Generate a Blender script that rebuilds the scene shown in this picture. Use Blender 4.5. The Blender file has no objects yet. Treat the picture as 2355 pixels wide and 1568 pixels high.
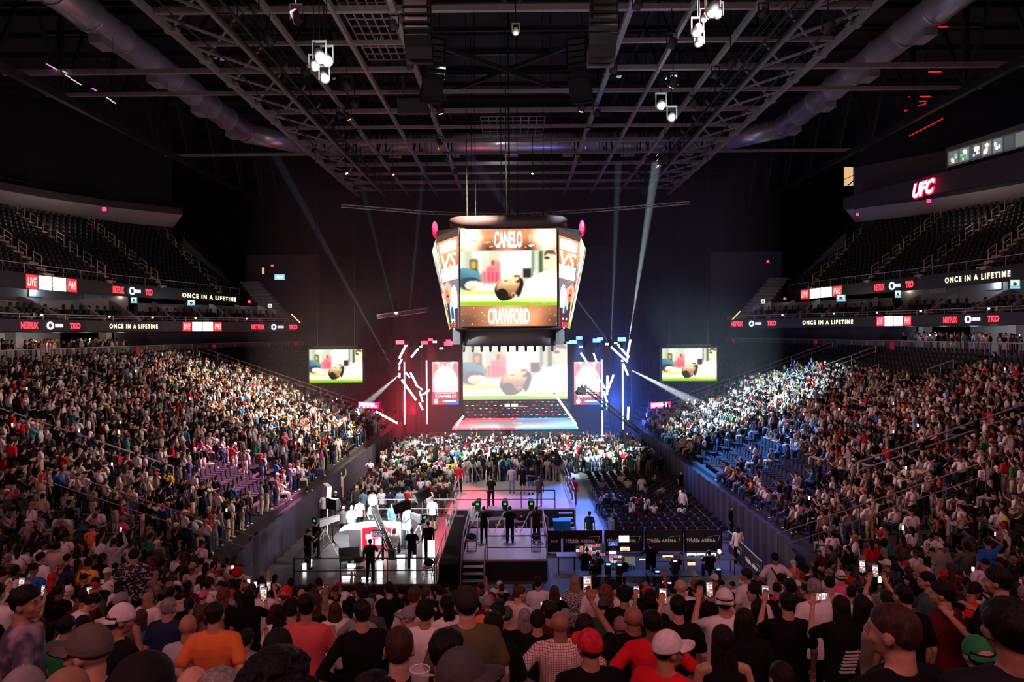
import bpy, math, random
import numpy as np
from mathutils import Vector, Matrix, Euler
random.seed(7); RNG = np.random.default_rng(7)
SC = bpy.context.scene; COL = SC.collection
pi = math.pi
# ------------------------------------------------------------------ camera
CAMZ = 11.2
FPX = 1570.0
cam_data = bpy.data.cameras.new('camera'); cam_data.lens = 24.0; cam_data.sensor_width = 36.0
cam_data.clip_start = 0.2; cam_data.clip_end = 400
cam = bpy.data.objects.new('camera', cam_data); COL.objects.link(cam)
R_CAM = Matrix.Rotation(math.radians(0.2), 3, 'Z') @ Matrix.Rotation(math.radians(90 - 0.64), 3, 'X') @ Matrix.Rotation(math.radians(-0.40), 3, 'Z')
cam.matrix_world = Matrix.Translation((0, 0, CAMZ)) @ R_CAM.to_4x4()
SC.camera = cam
def at(px, py, D):
    """the point seen at pixel (px, py) of the photograph at the distance D down the hall"""
    d = R_CAM @ Vector(((px - 1177.5) / FPX, -(py - 784) / FPX, -1.0))
    return Vector((0, 0, CAMZ)) + d * (D / d.y)
def pix(p):
    q = R_CAM.transposed() @ (Vector(p) - Vector((0, 0, CAMZ)))
    if q.z > -0.05: return (-9999, -9999)
    return (1177.5 + FPX * q.x / -q.z, 784 - FPX * q.y / -q.z)
def inview(p, m=30):
    x, y = pix(p); return -m < x < 2355 + m and -m < y < 1568 + m
# ------------------------------------------------------------------ colour management, world
SC.view_settings.view_transform = 'Standard'; SC.view_settings.look = 'None'
SC.view_settings.gamma = 1.0; SC.view_settings.use_curve_mapping = False
SC.view_settings.exposure = 0.0
SC.cycles.use_denoising = True; SC.cycles.adaptive_threshold = 0.025
SC.cycles.max_bounces = 5; SC.cycles.diffuse_bounces = 2; SC.cycles.glossy_bounces = 2
SC.cycles.volume_bounces = 0; SC.cycles.transparent_max_bounces = 8
SC.cycles.sample_clamp_indirect = 2.0; SC.cycles.use_light_tree = True
SC.cycles.caustics_reflective = False; SC.cycles.caustics_refractive = False
world = bpy.data.worlds.new('world'); SC.world = world; world.use_nodes = True
world.node_tree.nodes['Background'].inputs[0].default_value = (0.75, 0.62, 0.72, 1)
world.node_tree.nodes['Background'].inputs[1].default_value = 0.0016
# ------------------------------------------------------------------ lights of the hall
def spot(loc, target, power, color, angle, blend=0.6, radius=0.25, name='spot_light'):
    l = bpy.data.lights.new(name, 'SPOT'); l.energy = power; l.color = color
    l.spot_size = math.radians(angle); l.spot_blend = blend; l.shadow_soft_size = radius
    o = bpy.data.objects.new(name, l); COL.objects.link(o); o.location = loc
    o.rotation_euler = (Vector(target) - Vector(loc)).to_track_quat('-Z', 'Y').to_euler(); return o
def point(loc, power, color, radius=0.2):
    l = bpy.data.lights.new('point_light', 'POINT'); l.energy = power; l.color = color; l.shadow_soft_size = radius
    o = bpy.data.objects.new('point_light', l); COL.objects.link(o); o.location = loc; return o
def area(loc, target, sx, sy, power, color, spread=180):
    l = bpy.data.lights.new('area_light', 'AREA'); l.energy = power; l.color = color; l.shape = 'RECTANGLE'
    l.size = sx; l.size_y = sy; l.spread = math.radians(spread)
    o = bpy.data.objects.new('area_light', l); COL.objects.link(o); o.location = loc
    o.rotation_euler = (Vector(target) - Vector(loc)).to_track_quat('-Z', 'Y').to_euler(); return o
PINK = (1.0, 0.42, 0.46); WARM = (1.0, 0.74, 0.62); CYAN = (0.55, 0.86, 1.0); BLUE = (0.08, 0.25, 1.0); RED = (1.0, 0.03, 0.06)
K = 1.0
# near end stand, seen from behind: pinkish red wash from the catwalk over the camera
area((0, -6, 22), (0, 9, 4), 22, 5, 1500 * K, (1.0, 0.34, 0.36))
area((-22, 4, 24), (-14, 16, 4), 8, 4, 900 * K, (1.0, 0.40, 0.50))
area((22, 4, 24), (16, 16, 4), 8, 4, 900 * K, (1.0, 0.36, 0.42))
# left stand: warm white, brightest far down by the stage
spot((13, 30, 27), (-24, 44, 5), 42000, (1.0, 0.66, 0.60), 54, 0.8, 1.0)
spot((1.5, 43, 27.4), (-18, 58, 3.6), 210000, (1.0, 0.78, 0.62), 44, 1.0, 0.6)
# right stand: pink near, cyan white far
spot((-13, 28, 27), (26, 38, 5), 30000, (1.0, 0.55, 0.58), 54, 0.8, 1.0)
spot((-1.5, 43, 27.4), (21.0, 60, 4.0), 330000, (0.56, 0.86, 1.0), 29, 0.8, 0.6)
spot((6, 55, 22), (16.0, 46, 2.5), 220000, (0.06, 0.30, 1.0), 24, 0.6, 0.5)
# floor, crowd before the stage
spot((-11.5, 36, 27), (-3.4, 60.5, 0), 185000, (0.90, 0.95, 1.0), 24, 0.6, 0.6)
spot((11.5, 36, 27), (3.4, 60.5, 0), 225000, (0.76, 0.93, 1.0), 24, 0.6, 0.6)
spot((-12, 44, 27), (-3, 55, 0), 60000, (1, 0.88, 0.80), 26, 0.9, 0.6)
spot((-4, 40, 27), (-6, 48, 0), 26000, (1.0, 0.85, 0.78), 46, 0.8, 0.6)
spot((0, 63, 10.6), (0, 70.5, 2), 5000, (1, 0.95, 0.97), 70, 0.8, 0.4)
# red and blue wash down the aisles and over the camera platforms
spot((-9, 56, 26), (-3.6, 42, 0), 110000, (1.0, 0.06, 0.10), 14, 0.7, 0.4)
spot((9, 56, 26), (4.2, 42, 0), 150000, (0.06, 0.20, 1.0), 16, 0.7, 0.4)
spot((6, 57, 25), (12.2, 38, 1), 60000, (0.20, 0.20, 1.0), 24, 0.7, 0.4)
spot((-7.5, 50, 26), (-1.2, 39.5, 1), 30000, (1.0, 0.26, 0.55), 20, 0.8, 0.4)
spot((7.5, 50, 26), (1.2, 39, 1), 38000, (0.42, 0.28, 1.0), 22, 0.8, 0.4)
spot((0, 40, 27), (-.4, 33, 1), 17000, (0.80, 0.62, 0.95), 14, 0.8, 0.4)
# pink lamp over the empty seats of the left stand
spot((-6, 46, 25), (-15.6, 39, 2.8), 220000, (1.0, 0.30, 0.62), 17, 0.5, 0.3)
# unseen fill lights added to brighten the roof steelwork and the crossing duct
spot((0, 30, 12.2), (0, 46, 28), 2600, (0.90, 0.82, 0.86), 150, 1.0, 1.5)
point((-1.5, 67.5, 29.6), 110, (0.95, 0.93, 1.0), 0.4)
# ------------------------------------------------------------------ materials
MATS = {}
def mat(name, rgb=(.5,.5,.5), rough=.6, metal=0.0, emit=None, strength=0.0, noise=0.0, nscale=8.0, bump=0.0, light=True, spec=.4):
    if name in MATS: return MATS[name]
    m = bpy.data.materials.new(name); m.use_nodes = True; nt = m.node_tree; b = nt.nodes['Principled BSDF']
    b.inputs['Base Color'].default_value = (*rgb, 1); b.inputs['Roughness'].default_value = rough
    b.inputs['Metallic'].default_value = metal; b.inputs['Specular IOR Level'].default_value = spec
    if noise or bump:
        tc = nt.nodes.new('ShaderNodeTexCoord'); nz = nt.nodes.new('ShaderNodeTexNoise')
        nz.inputs['Scale'].default_value = nscale; nz.inputs['Detail'].default_value = 4
        nt.links.new(tc.outputs['Object'], nz.inputs['Vector'])
        if noise:
            mx = nt.nodes.new('ShaderNodeMix'); mx.data_type = 'RGBA'
            mx.inputs[6].default_value = (*[c * (1 - noise) for c in rgb], 1); mx.inputs[7].default_value = (*[min(1, c * (1 + noise)) for c in rgb], 1)
            nt.links.new(nz.outputs['Fac'], mx.inputs[0]); nt.links.new(mx.outputs[2], b.inputs['Base Color'])
        if bump:
            bp = nt.nodes.new('ShaderNodeBump'); bp.inputs['Strength'].default_value = bump
            nt.links.new(nz.outputs['Fac'], bp.inputs['Height']); nt.links.new(bp.outputs['Normal'], b.inputs['Normal'])
    if emit:
        b.inputs['Emission Color'].default_value = (*emit, 1); b.inputs['Emission Strength'].default_value = strength
        if not light: m.cycles.emission_sampling = 'NONE'
    MATS[name] = m; return m
def objcol(name, rough, bump, nscale, noise=.12, spec=.3, stretch=None):
    """a material whose colour is the object's own colour"""
    m = bpy.data.materials.new(name); m.use_nodes = True; nt = m.node_tree; b = nt.nodes['Principled BSDF']
    oi = nt.nodes.new('ShaderNodeObjectInfo'); tc = nt.nodes.new('ShaderNodeTexCoord'); nz = nt.nodes.new('ShaderNodeTexNoise')
    nz.inputs['Scale'].default_value = nscale; nz.inputs['Detail'].default_value = 5
    if stretch:
        mp = nt.nodes.new('ShaderNodeMapping'); mp.inputs['Scale'].default_value = stretch
        nt.links.new(tc.outputs['Object'], mp.inputs['Vector']); nt.links.new(mp.outputs[0], nz.inputs['Vector'])
    else: nt.links.new(tc.outputs['Object'], nz.inputs['Vector'])
    mr = nt.nodes.new('ShaderNodeMapRange'); mr.inputs[1].default_value = .3; mr.inputs[2].default_value = .7
    mr.inputs[3].default_value = 1 - noise; mr.inputs[4].default_value = 1 + noise
    nt.links.new(nz.outputs['Fac'], mr.inputs[0])
    vm = nt.nodes.new('ShaderNodeVectorMath'); vm.operation = 'SCALE'
    nt.links.new(oi.outputs['Color'], vm.inputs[0]); nt.links.new(mr.outputs[0], vm.inputs['Scale'])
    nt.links.new(vm.outputs[0], b.inputs['Base Color'])
    bp = nt.nodes.new('ShaderNodeBump'); bp.inputs['Strength'].default_value = bump; bp.inputs['Distance'].default_value = .03
    nt.links.new(nz.outputs['Fac'], bp.inputs['Height']); nt.links.new(bp.outputs['Normal'], b.inputs['Normal'])
    b.inputs['Roughness'].default_value = rough; b.inputs['Specular IOR Level'].default_value = spec
    MATS[name] = m; return m
def vcol(name, emis=0.0, rough=.8, light=True):
    """a material that reads the colour painted on each piece"""
    m = bpy.data.materials.new(name); m.use_nodes = True; nt = m.node_tree; b = nt.nodes['Principled BSDF']
    a = nt.nodes.new('ShaderNodeAttribute'); a.attribute_name = 'Col'; a.attribute_type = 'GEOMETRY'
    b.inputs['Roughness'].default_value = rough; b.inputs['Specular IOR Level'].default_value = .2
    if emis:
        b.inputs['Base Color'].default_value = (0, 0, 0, 1); nt.links.new(a.outputs['Color'], b.inputs['Emission Color'])
        b.inputs['Emission Strength'].default_value = emis
        if not light: m.cycles.emission_sampling = 'NONE'
    else: nt.links.new(a.outputs['Color'], b.inputs['Base Color'])
    MATS[name] = m; return m
CONC = mat('concrete', (.16,.16,.17), .85, noise=.3, nscale=1.5, bump=.1)
STEEL = mat('roof_steel', (.30,.27,.28), .55, .3, noise=.3, nscale=2)
DSTEEL = mat('dark_steel', (.022,.021,.023), .5, .3, noise=.3, nscale=2)
BLK = mat('black_paint', (.012,.012,.013), .6)
DARK = mat('dark_grey', (.035,.035,.038), .7, noise=.2, nscale=3)
RAILM = mat('rail_metal', (.50,.48,.48), .4, .15)
WHITE = mat('white_paint', (.75,.74,.73), .6)
GREYW = mat('grey_wall', (.30,.29,.29), .8, noise=.15, nscale=1)
SEATM = mat('seat_plastic', (.020,.021,.024), .5, noise=.1)
DUCTM = mat('galvanised_duct', (.62,.61,.66), .33, .6, noise=.25, nscale=1.2, bump=.08)
CLOTH = objcol('cloth', .9, .9, 7.0, .07, .12, (1, 1, .55))
SKIN = objcol('skin', .55, .15, 30.0, .08, .4)
HAIR = objcol('hair', .6, .8, 40.0, .4, .22, (1, 1, .25))
HATM = objcol('hat_cloth', .8, .3, 25.0, .12)
PLAST = objcol('coloured_plastic', .45, .05, 10.0, .04, .4)
# ------------------------------------------------------------------ objects
ORDW = 'first second third fourth fifth sixth seventh eighth ninth tenth eleventh twelfth thirteenth fourteenth fifteenth sixteenth seventeenth eighteenth nineteenth twentieth'.split()
def nth(i):
    if i <= 20: return ORDW[i-1]
    t, u = divmod(i, 10); tens = {2:'twenty',3:'thirty',4:'forty',5:'fifty',6:'sixty',7:'seventy',8:'eighty',9:'ninety'}; tieth = {3:'thirtieth',4:'fortieth',5:'fiftieth',6:'sixtieth',7:'seventieth',8:'eightieth',9:'ninetieth'}
    return tieth[t] if u == 0 else tens[t] + '-' + ORDW[u-1]
def tag(o, label=None, cat=None, group=None, kind=None):
    if label: o['label'] = label
    if cat: o['category'] = cat
    if group: o['group'] = group
    if kind: o['kind'] = kind
    return o
def empty(name, loc=(0,0,0), rz=0.0, label=None, cat=None, group=None):
    o = bpy.data.objects.new(name, None); COL.objects.link(o); o.location = loc; o.rotation_euler = (0,0,rz)
    o.empty_display_size = .1
    return tag(o, label, cat, group)
def obj(name, me, parent=None, m=None, loc=None, rot=None, scale=None, color=None):
    if m is not None and len(me.materials) == 0: me.materials.append(m)
    o = bpy.data.objects.new(name, me); COL.objects.link(o)
    if parent is not None: o.parent = parent
    if loc is not None: o.location = loc
    if rot is not None: o.rotation_euler = rot
    if scale is not None: o.scale = scale
    if color is not None: o.color = (*color[:3], 1)
    return o
def copy_tree(o, parent=None):
    c = o.copy(); COL.objects.link(c); c.parent = parent
    for ch in list(o.children): copy_tree(ch, c)
    return c
class MB:
    def __init__(s): s.v = []; s.f = []; s.c = []
    def add(s, vs, fs, col=None):
        n = len(s.v); s.v += [tuple(p) for p in vs]; s.f += [tuple(i + n for i in f) for f in fs]
        if col is not None: s.c += [col] * len(vs)
        return s
    def box(s, x0, x1, y0, y1, z0, z1, M=None, col=None):
        vs = [Vector((x, y, z)) for z in (z0, z1) for y in (y0, y1) for x in (x0, x1)]
        if M is not None: vs = [M @ v for v in vs]
        return s.add(vs, [(0,2,3,1),(4,5,7,6),(0,1,5,4),(2,6,7,3),(0,4,6,2),(1,3,7,5)], col)
    def tube(s, p, q, r1, r2=None, n=8, cap=True, col=None):
        r2 = r1 if r2 is None else r2; p = Vector(p); q = Vector(q); d = q - p
        if d.length < 1e-6: return s
        R = d.to_track_quat('Z', 'Y').to_matrix(); vs = []
        for c, r in ((p, r1), (q, r2)):
            for k in range(n):
                a = 2*pi*k/n; vs.append(c + R @ Vector((r*math.cos(a), r*math.sin(a), 0)))
        fs = [(k, (k+1) % n, n + (k+1) % n, n + k) for k in range(n)]
        if cap: fs += [tuple(range(n))[::-1], tuple(range(n, 2*n))]
        return s.add(vs, fs, col)
    def bar(s, p, q, w, h=None, col=None):
        """a square bar from p to q"""
        h = w if h is None else h; p = Vector(p); q = Vector(q); d = q - p
        if d.length < 1e-6: return s
        up = Vector((0,0,1)) if abs(d.normalized().z) < .95 else Vector((0,1,0))
        a = d.cross(up).normalized() * (w/2); b = a.cross(d).normalized() * (h/2)
        vs = [c + i*a + j*b for c in (p, q) for i, j in ((-1,-1),(1,-1),(1,1),(-1,1))]
        return s.add(vs, [(0,3,2,1),(4,5,6,7),(0,1,5,4),(1,2,6,5),(2,3,7,6),(3,0,4,7)], col)
    def path(s, pts, r, n=6):
        for a, b in zip(pts[:-1], pts[1:]): s.tube(a, b, r, n=n)
        return s
    def capsule(s, p, q, r1, r2=None, n=10, m=3, flat=1.0, fdir=None, col=None):
        r2 = r1 if r2 is None else r2; p = Vector(p); q = Vector(q); d = q - p
        R = (d if d.length > 1e-6 else Vector((0,0,1))).to_track_quat('Z', 'Y').to_matrix(); vs = []; rings = []
        for i in range(m + 1): t = -pi/2 + (pi/2)*i/m; rings.append((p, r1, t))
        for i in range(m + 1): t = (pi/2)*i/m; rings.append((q, r2, t))
        for c, r, t in rings:
            rr = max(r*math.cos(t), r*.02)
            for k in range(n):
                a = 2*pi*k/n; vs.append(c + R @ Vector((rr*math.cos(a), rr*math.sin(a)*flat, r*math.sin(t))))
        L = len(rings); fs = [(i*n+k, i*n+(k+1)%n, (i+1)*n+(k+1)%n, (i+1)*n+k) for i in range(L-1) for k in range(n)]
        fs += [tuple(range(n))[::-1], tuple(range((L-1)*n, L*n))]
        return s.add(vs, fs, col)
    def ell(s, c, r, n=14, m=8, R=None, col=None, zmin=-1.0):
        c = Vector(c); vs = []; t0 = math.asin(zmin) if zmin > -1 else -pi/2
        for i in range(m + 1):
            t = t0 + (pi/2 - t0)*i/m; cr = max(math.cos(t), .02)
            for k in range(n):
                a = 2*pi*k/n; v = Vector((r[0]*cr*math.cos(a), r[1]*cr*math.sin(a), r[2]*math.sin(t)))
                vs.append(c + (R @ v if R is not None else v))
        fs = [(i*n+k, i*n+(k+1)%n, (i+1)*n+(k+1)%n, (i+1)*n+k) for i in range(m) for k in range(n)]
        fs += [tuple(range(n))[::-1], tuple(range(m*n, (m+1)*n))]
        return s.add(vs, fs, col)
    def quad(s, a, b, c, d, col=None): return s.add([a,b,c,d], [(0,1,2,3)], col)
    def poly(s, pts, col=None): return s.add(pts, [tuple(range(len(pts)))], col)
    def mesh(s, name, m=None, smooth=False):
        me = bpy.data.meshes.new(name); me.from_pydata(s.v, [], s.f)
        if s.c and len(s.c) == len(s.v):
            at_ = me.color_attributes.new('Col', 'FLOAT_COLOR', 'POINT')
            arr = np.ones((len(s.v), 4), np.float32); arr[:, :3] = np.array(s.c, np.float32); at_.data.foreach_set('color', arr.ravel())
        if smooth: me.polygons.foreach_set('use_smooth', [True]*len(me.polygons))
        if m: me.materials.append(m)
        me.update(); return me
    def build(s, name, m, parent=None, smooth=False, **k): return obj(name, s.mesh(name, m, smooth), parent, **k)
def remesh(mb, name, voxel, smooth=3, m=None, hole=None):
    """fuse overlapping pieces into one continuous skin"""
    me = mb.mesh(name); o = bpy.data.objects.new(name, me); COL.objects.link(o)
    md = o.modifiers.new('r', 'REMESH'); md.mode = 'VOXEL'; md.voxel_size = voxel
    if smooth: sm = o.modifiers.new('s', 'SMOOTH'); sm.iterations = smooth; sm.factor = .5
    dg = bpy.context.evaluated_depsgraph_get(); out = bpy.data.meshes.new_from_object(o.evaluated_get(dg)); out.name = name
    bpy.data.objects.remove(o); bpy.data.meshes.remove(me)
    out.polygons.foreach_set('use_smooth', [True]*len(out.polygons)); out.materials.clear()
    if m: out.materials.append(m)
    return out
def struct(name, mb, m, label, smooth=False):
    return tag(mb.build(name, m, None, smooth), label, None, None, 'structure')
def thing(name, mb, m, label, cat, group=None, smooth=False, **k):
    return tag(mb.build(name, m, None, smooth, **k), label, cat, group)
TEXTS = {}
def text_mesh(s, size=1.0, extrude=0.0, bold=0.0, align='CENTER', shear=0.0, space=1.0):
    key = (s, size, extrude, bold, align, shear, space)
    if key in TEXTS: return TEXTS[key]
    cu = bpy.data.curves.new('lettering', 'FONT'); cu.body = s; cu.size = size; cu.extrude = extrude; cu.offset = bold
    cu.align_x = align; cu.align_y = 'CENTER'; cu.shear = shear; cu.space_character = space; cu.resolution_u = 3
    o = bpy.data.objects.new('lettering', cu); COL.objects.link(o); dg = bpy.context.evaluated_depsgraph_get()
    me = bpy.data.meshes.new_from_object(o.evaluated_get(dg)); bpy.data.objects.remove(o); bpy.data.curves.remove(cu)
    TEXTS[key] = me; return me
def frame_matrix(o, u, n):
    """local x = u, local z = n, local y = up"""
    u = Vector(u).normalized(); n = Vector(n).normalized(); v = n.cross(u).normalized(); n = u.cross(v)
    return Matrix(((u.x, v.x, n.x, o[0]), (u.y, v.y, n.y, o[1]), (u.z, v.z, n.z, o[2]), (0,0,0,1)))
def put_text(s, size, M, m, parent=None, fit=None, name='lettering', **k):
    me = text_mesh(s, size, **k).copy()
    if fit:
        xs = [v.co.x for v in me.vertices]; ys = [v.co.y for v in me.vertices]; w = max(xs)-min(xs); h = max(ys)-min(ys)
        for v in me.vertices: v.co.x = (v.co.x-(max(xs)+min(xs))/2)*fit[0]/w; v.co.y = (v.co.y-(max(ys)+min(ys))/2)*fit[1]/h
    me.materials.clear(); me.materials.append(m)
    o = bpy.data.objects.new(name, me); COL.objects.link(o); o.parent = parent
    o.matrix_local = M; return o
# ------------------------------------------------------------------ the bowl
HW, R0, YN, YF = 12.0, 8.5, 22.0, 83.0
CX, CYN, CYF = HW - R0, YN + R0, YF - R0
def base_ring():
    out = []
    for k in range(13): a = math.radians(92 + 88*k/12); out.append((-CX, CYF, math.cos(a), math.sin(a)))
    for k in range(1, 12): out.append((-CX, CYF + (CYN-CYF)*k/12, -1, 0))
    for k in range(17): a = math.radians(180 + 90*k/16); out.append((-CX, CYN, math.cos(a), math.sin(a)))
    return out + [(-c[0], c[1], -c[2], c[3]) for c in reversed(out)]
RING = base_ring()
def ring(s): return [(c[0] + c[2]*(R0+s), c[1] + c[3]*(R0+s)) for c in RING]
def s_of(x, y):
    """how far outside the edge of the arena floor a point lies"""
    ax = abs(x)
    if y < CYN:
        if ax < CX: return YN - y
        return math.hypot(ax-CX, y-CYN) - R0
    if y > CYF:
        if ax < CX: return y - YF
        return math.hypot(ax-CX, y-CYF) - R0
    return ax - HW
ROWD, ROWH, NROW, S1 = .88, .31, 24, .9
def row_z(i): return 1.5 + ROWH*(i+1)
def row_s(i): return S1 + ROWD*i
def tread(x, y):
    s = s_of(x, y)
    if s < 0: return 0.0
    if s < S1: return 1.5
    i = int((s - S1)/ROWD)
    return row_z(i) if i < NROW else 9.25
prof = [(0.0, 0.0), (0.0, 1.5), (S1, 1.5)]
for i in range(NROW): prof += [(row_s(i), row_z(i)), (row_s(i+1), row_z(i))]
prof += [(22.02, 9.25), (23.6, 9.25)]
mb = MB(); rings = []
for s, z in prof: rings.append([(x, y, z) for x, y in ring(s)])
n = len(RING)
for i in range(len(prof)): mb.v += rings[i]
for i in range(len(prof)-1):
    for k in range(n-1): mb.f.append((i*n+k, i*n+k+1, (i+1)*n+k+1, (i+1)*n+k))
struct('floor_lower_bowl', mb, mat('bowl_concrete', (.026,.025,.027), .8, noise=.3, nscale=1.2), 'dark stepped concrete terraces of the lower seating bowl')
mb = MB(); A = ring(22.02); B = ring(40)
mb.v += [(x, y, 9.25) for x, y in A] + [(x, y, 9.25) for x, y in B]
for k in range(n-1): mb.f.append((k, k+1, n+k+1, n+k))
struct('floor_concourse', mb, mat('concourse_floor', (.22,.21,.21), .5, noise=.2, nscale=1), 'grey concourse floor that rings the top of the lower bowl')
mb = MB(); mb.box(-12, 12, 21.5, 84, -.3, 0)
struct('floor_arena', mb, mat('arena_floor', (.10,.10,.105), .38, noise=.35, nscale=.7, bump=.03), 'flat dark arena floor between the stands')
# floor lanes
mb = MB(); mb.box(-4.25, -3.0, 28.3, 58, .004, .012)
struct('floor_aisle_left', mb, mat('aisle_vinyl', (.30,.29,.32), .4, noise=.15, nscale=1), 'smooth aisle floor lit red beside the camera platforms')
mb = MB(); mb.box(3.5, 5.0, 34.7, 58, .004, .012)
struct('floor_aisle_right', mb, MATS['aisle_vinyl'], 'smooth aisle floor lit blue beside the camera platforms')
# drapes on the floor-side wall of the bowl: pleated
def pleats(path, z0, z1, amp, step):
    mb = MB(); pts = []; ph = 0
    for (a, b) in zip(path[:-1], path[1:]):
        d = math.hypot(b[0]-a[0], b[1]-a[1]); m = max(1, int(d/step)); tx, ty = (b[0]-a[0])/d, (b[1]-a[1])/d
        for k in range(m):
            t = k/m; o = amp*math.sin(ph) + amp*.5*math.sin(ph*.37); ph += 1.1
            pts.append((a[0]+(b[0]-a[0])*t + ty*o, a[1]+(b[1]-a[1])*t - tx*o))
    pts.append(path[-1]); n_ = len(pts)
    mb.v += [(x, y, z1) for x, y in pts] + [(x+.02, y, z0) for x, y in pts]
    mb.f += [(k, k+1, n_+k+1, n_+k) for k in range(n_-1)]; return mb
DRAPE = mat('drape_cloth', (.030,.026,.042), .8, noise=.2, nscale=2)
for sx in (-1, 1):
    p = [(sx*x, y) for x, y in ring(-.12) if x < 0]; p = [q for q in p if 25.5 < q[1] < 84]
    mb = pleats(p, 0.0, 2.05, .05, .18)
    tag(mb.build('wall_drape_left' if sx < 0 else 'wall_drape_right', DRAPE, None, True), 'dark pleated drape hung from the edge of the ' + ('left' if sx < 0 else 'right') + ' stand down to the floor', None, None, 'structure')
p = [q for q in ring(-.12) if q[1] <= 26]
struct('wall_drape_near', pleats(p, 0, 2.0, .04, .2), DRAPE, 'dark drape below the front row of the near stand', True)
# ------------------------------------------------------------------ outer walls, roof deck
mb = MB(); mb.box(-62, -61.5, -8, 112, 0, 36); struct('wall_left', mb, BLK, 'black outer wall behind the left upper stand')
mb = MB(); mb.box(61.5, 62, -8, 112, 0, 36); struct('wall_right', mb, BLK, 'black outer wall behind the right upper stand')
mb = MB(); mb.box(-62, 62, 108, 108.5, 0, 36); struct('wall_far', mb, BLK, 'black far wall of the hall')
mb = MB(); mb.box(-62, 62, -8.5, -8, 0, 36); struct('wall_near', mb, BLK, 'black wall behind the near stand')
mb = MB(); mb.box(-62, 62, -8, 108, 35.5, 36)
for k in range(30): mb.box(-60, 60, -6+k*3.8, -5.7+k*3.8, 35.1, 35.5)
struct('ceiling', mb, mat('roof_deck', (.02,.02,.022), .8), 'black ribbed roof deck above the steelwork')
# black curtain round the far end
cur = mat('black_curtain', (.006,.006,.007), .9)
struct('wall_curtain_upper', pleats([(-29, 93), (-20, 90), (20, 90), (29, 93)], 9.3, 30, .12, .5), cur, 'tall black curtain closing off the far end above the concourse', True)
struct('wall_curtain_stage', pleats([(-14.5, 79), (-13, 77.6), (13, 77.6), (14.5, 79)], 0, 21, .10, .45), cur, 'black curtain hung directly behind the stage', True)
# ------------------------------------------------------------------ galleries left and right
LR = [(-37,-7.5),(-36.8,30),(-36.7,48),(-35.2,56),(-32,62),(-28,67),(-24.2,73),(-23.4,75)]
UR = [(-37.6,-7.5),(-37.5,20),(-37.5,35),(-37.5,50),(-36.5,62),(-34.5,72),(-33,82)]
TP = [(-50.5,-7.5),(-50.5,20),(-50.5,36),(-50,55),(-48.5,66),(-44,76),(-40,83)]
TS = [(-49.6,-7.5),(-49.4,20),(-49.2,40),(-49,62),(-46.5,68),(-43.2,73),(-37.8,78)]
def mir(pts, sx): return [(-sx*p[0], *p[1:]) for p in pts]          # sx=-1 keeps the left side
def normals(pts):
    out = []
    for i in range(len(pts)):
        a = Vector(pts[max(0, i-1)][:2]); b = Vector(pts[min(len(pts)-1, i+1)][:2]); t = (b-a).normalized(); out.append((-t.y, t.x))
    return out
def sweep(pts, prof, sx, closed=False):
    """prof: list of (outward, z) swept along the left-hand path; sx mirrors it"""
    mb = MB(); N = normals(pts); m = len(prof); pr = prof
    for (x, y), (nx, ny) in zip(pts, N):
        for o, z in pr: mb.v.append((-sx*(x + nx*o), y + ny*o, z))
    for i in range(len(pts)-1):
        for k in range(m if closed else m-1):
            a = i*m+k; b = i*m+(k+1) % m; mb.f.append((a, b, b+m, a+m))
    if closed: mb.f += [tuple(range(m)), tuple(range((len(pts)-1)*m, len(pts)*m))]
    return mb
def along(pts, y):
    """the point and outward normal of a left-hand path at depth y"""
    for (a, b) in zip(pts[:-1], pts[1:]):
        if a[1] <= y <= b[1]:
            t = (y-a[1])/(b[1]-a[1]); d = Vector((b[0]-a[0], b[1]-a[1])).normalized()
            return a[0]+(b[0]-a[0])*t, y, -d.y, d.x, d
    a, b = pts[-2:]; d = Vector((b[0]-a[0], b[1]-a[1])).normalized(); return b[0], b[1], -d.y, d.x, d
SID = {-1: 'left', 1: 'right'}
fasc = mat('gallery_fascia', (.035,.034,.036), .5, noise=.1)
soff = mat('soffit_plaster', (.62,.56,.52), .85, noise=.06, nscale=.8)
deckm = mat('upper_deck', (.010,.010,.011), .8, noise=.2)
stepm = mat('aisle_steps', (.50,.36,.26), .8, noise=.2, nscale=3)  # brown tint puts the warm light on the steps into their colour
wallg = mat('gallery_wall', (.22,.21,.21), .8, noise=.08, nscale=.7)
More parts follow.
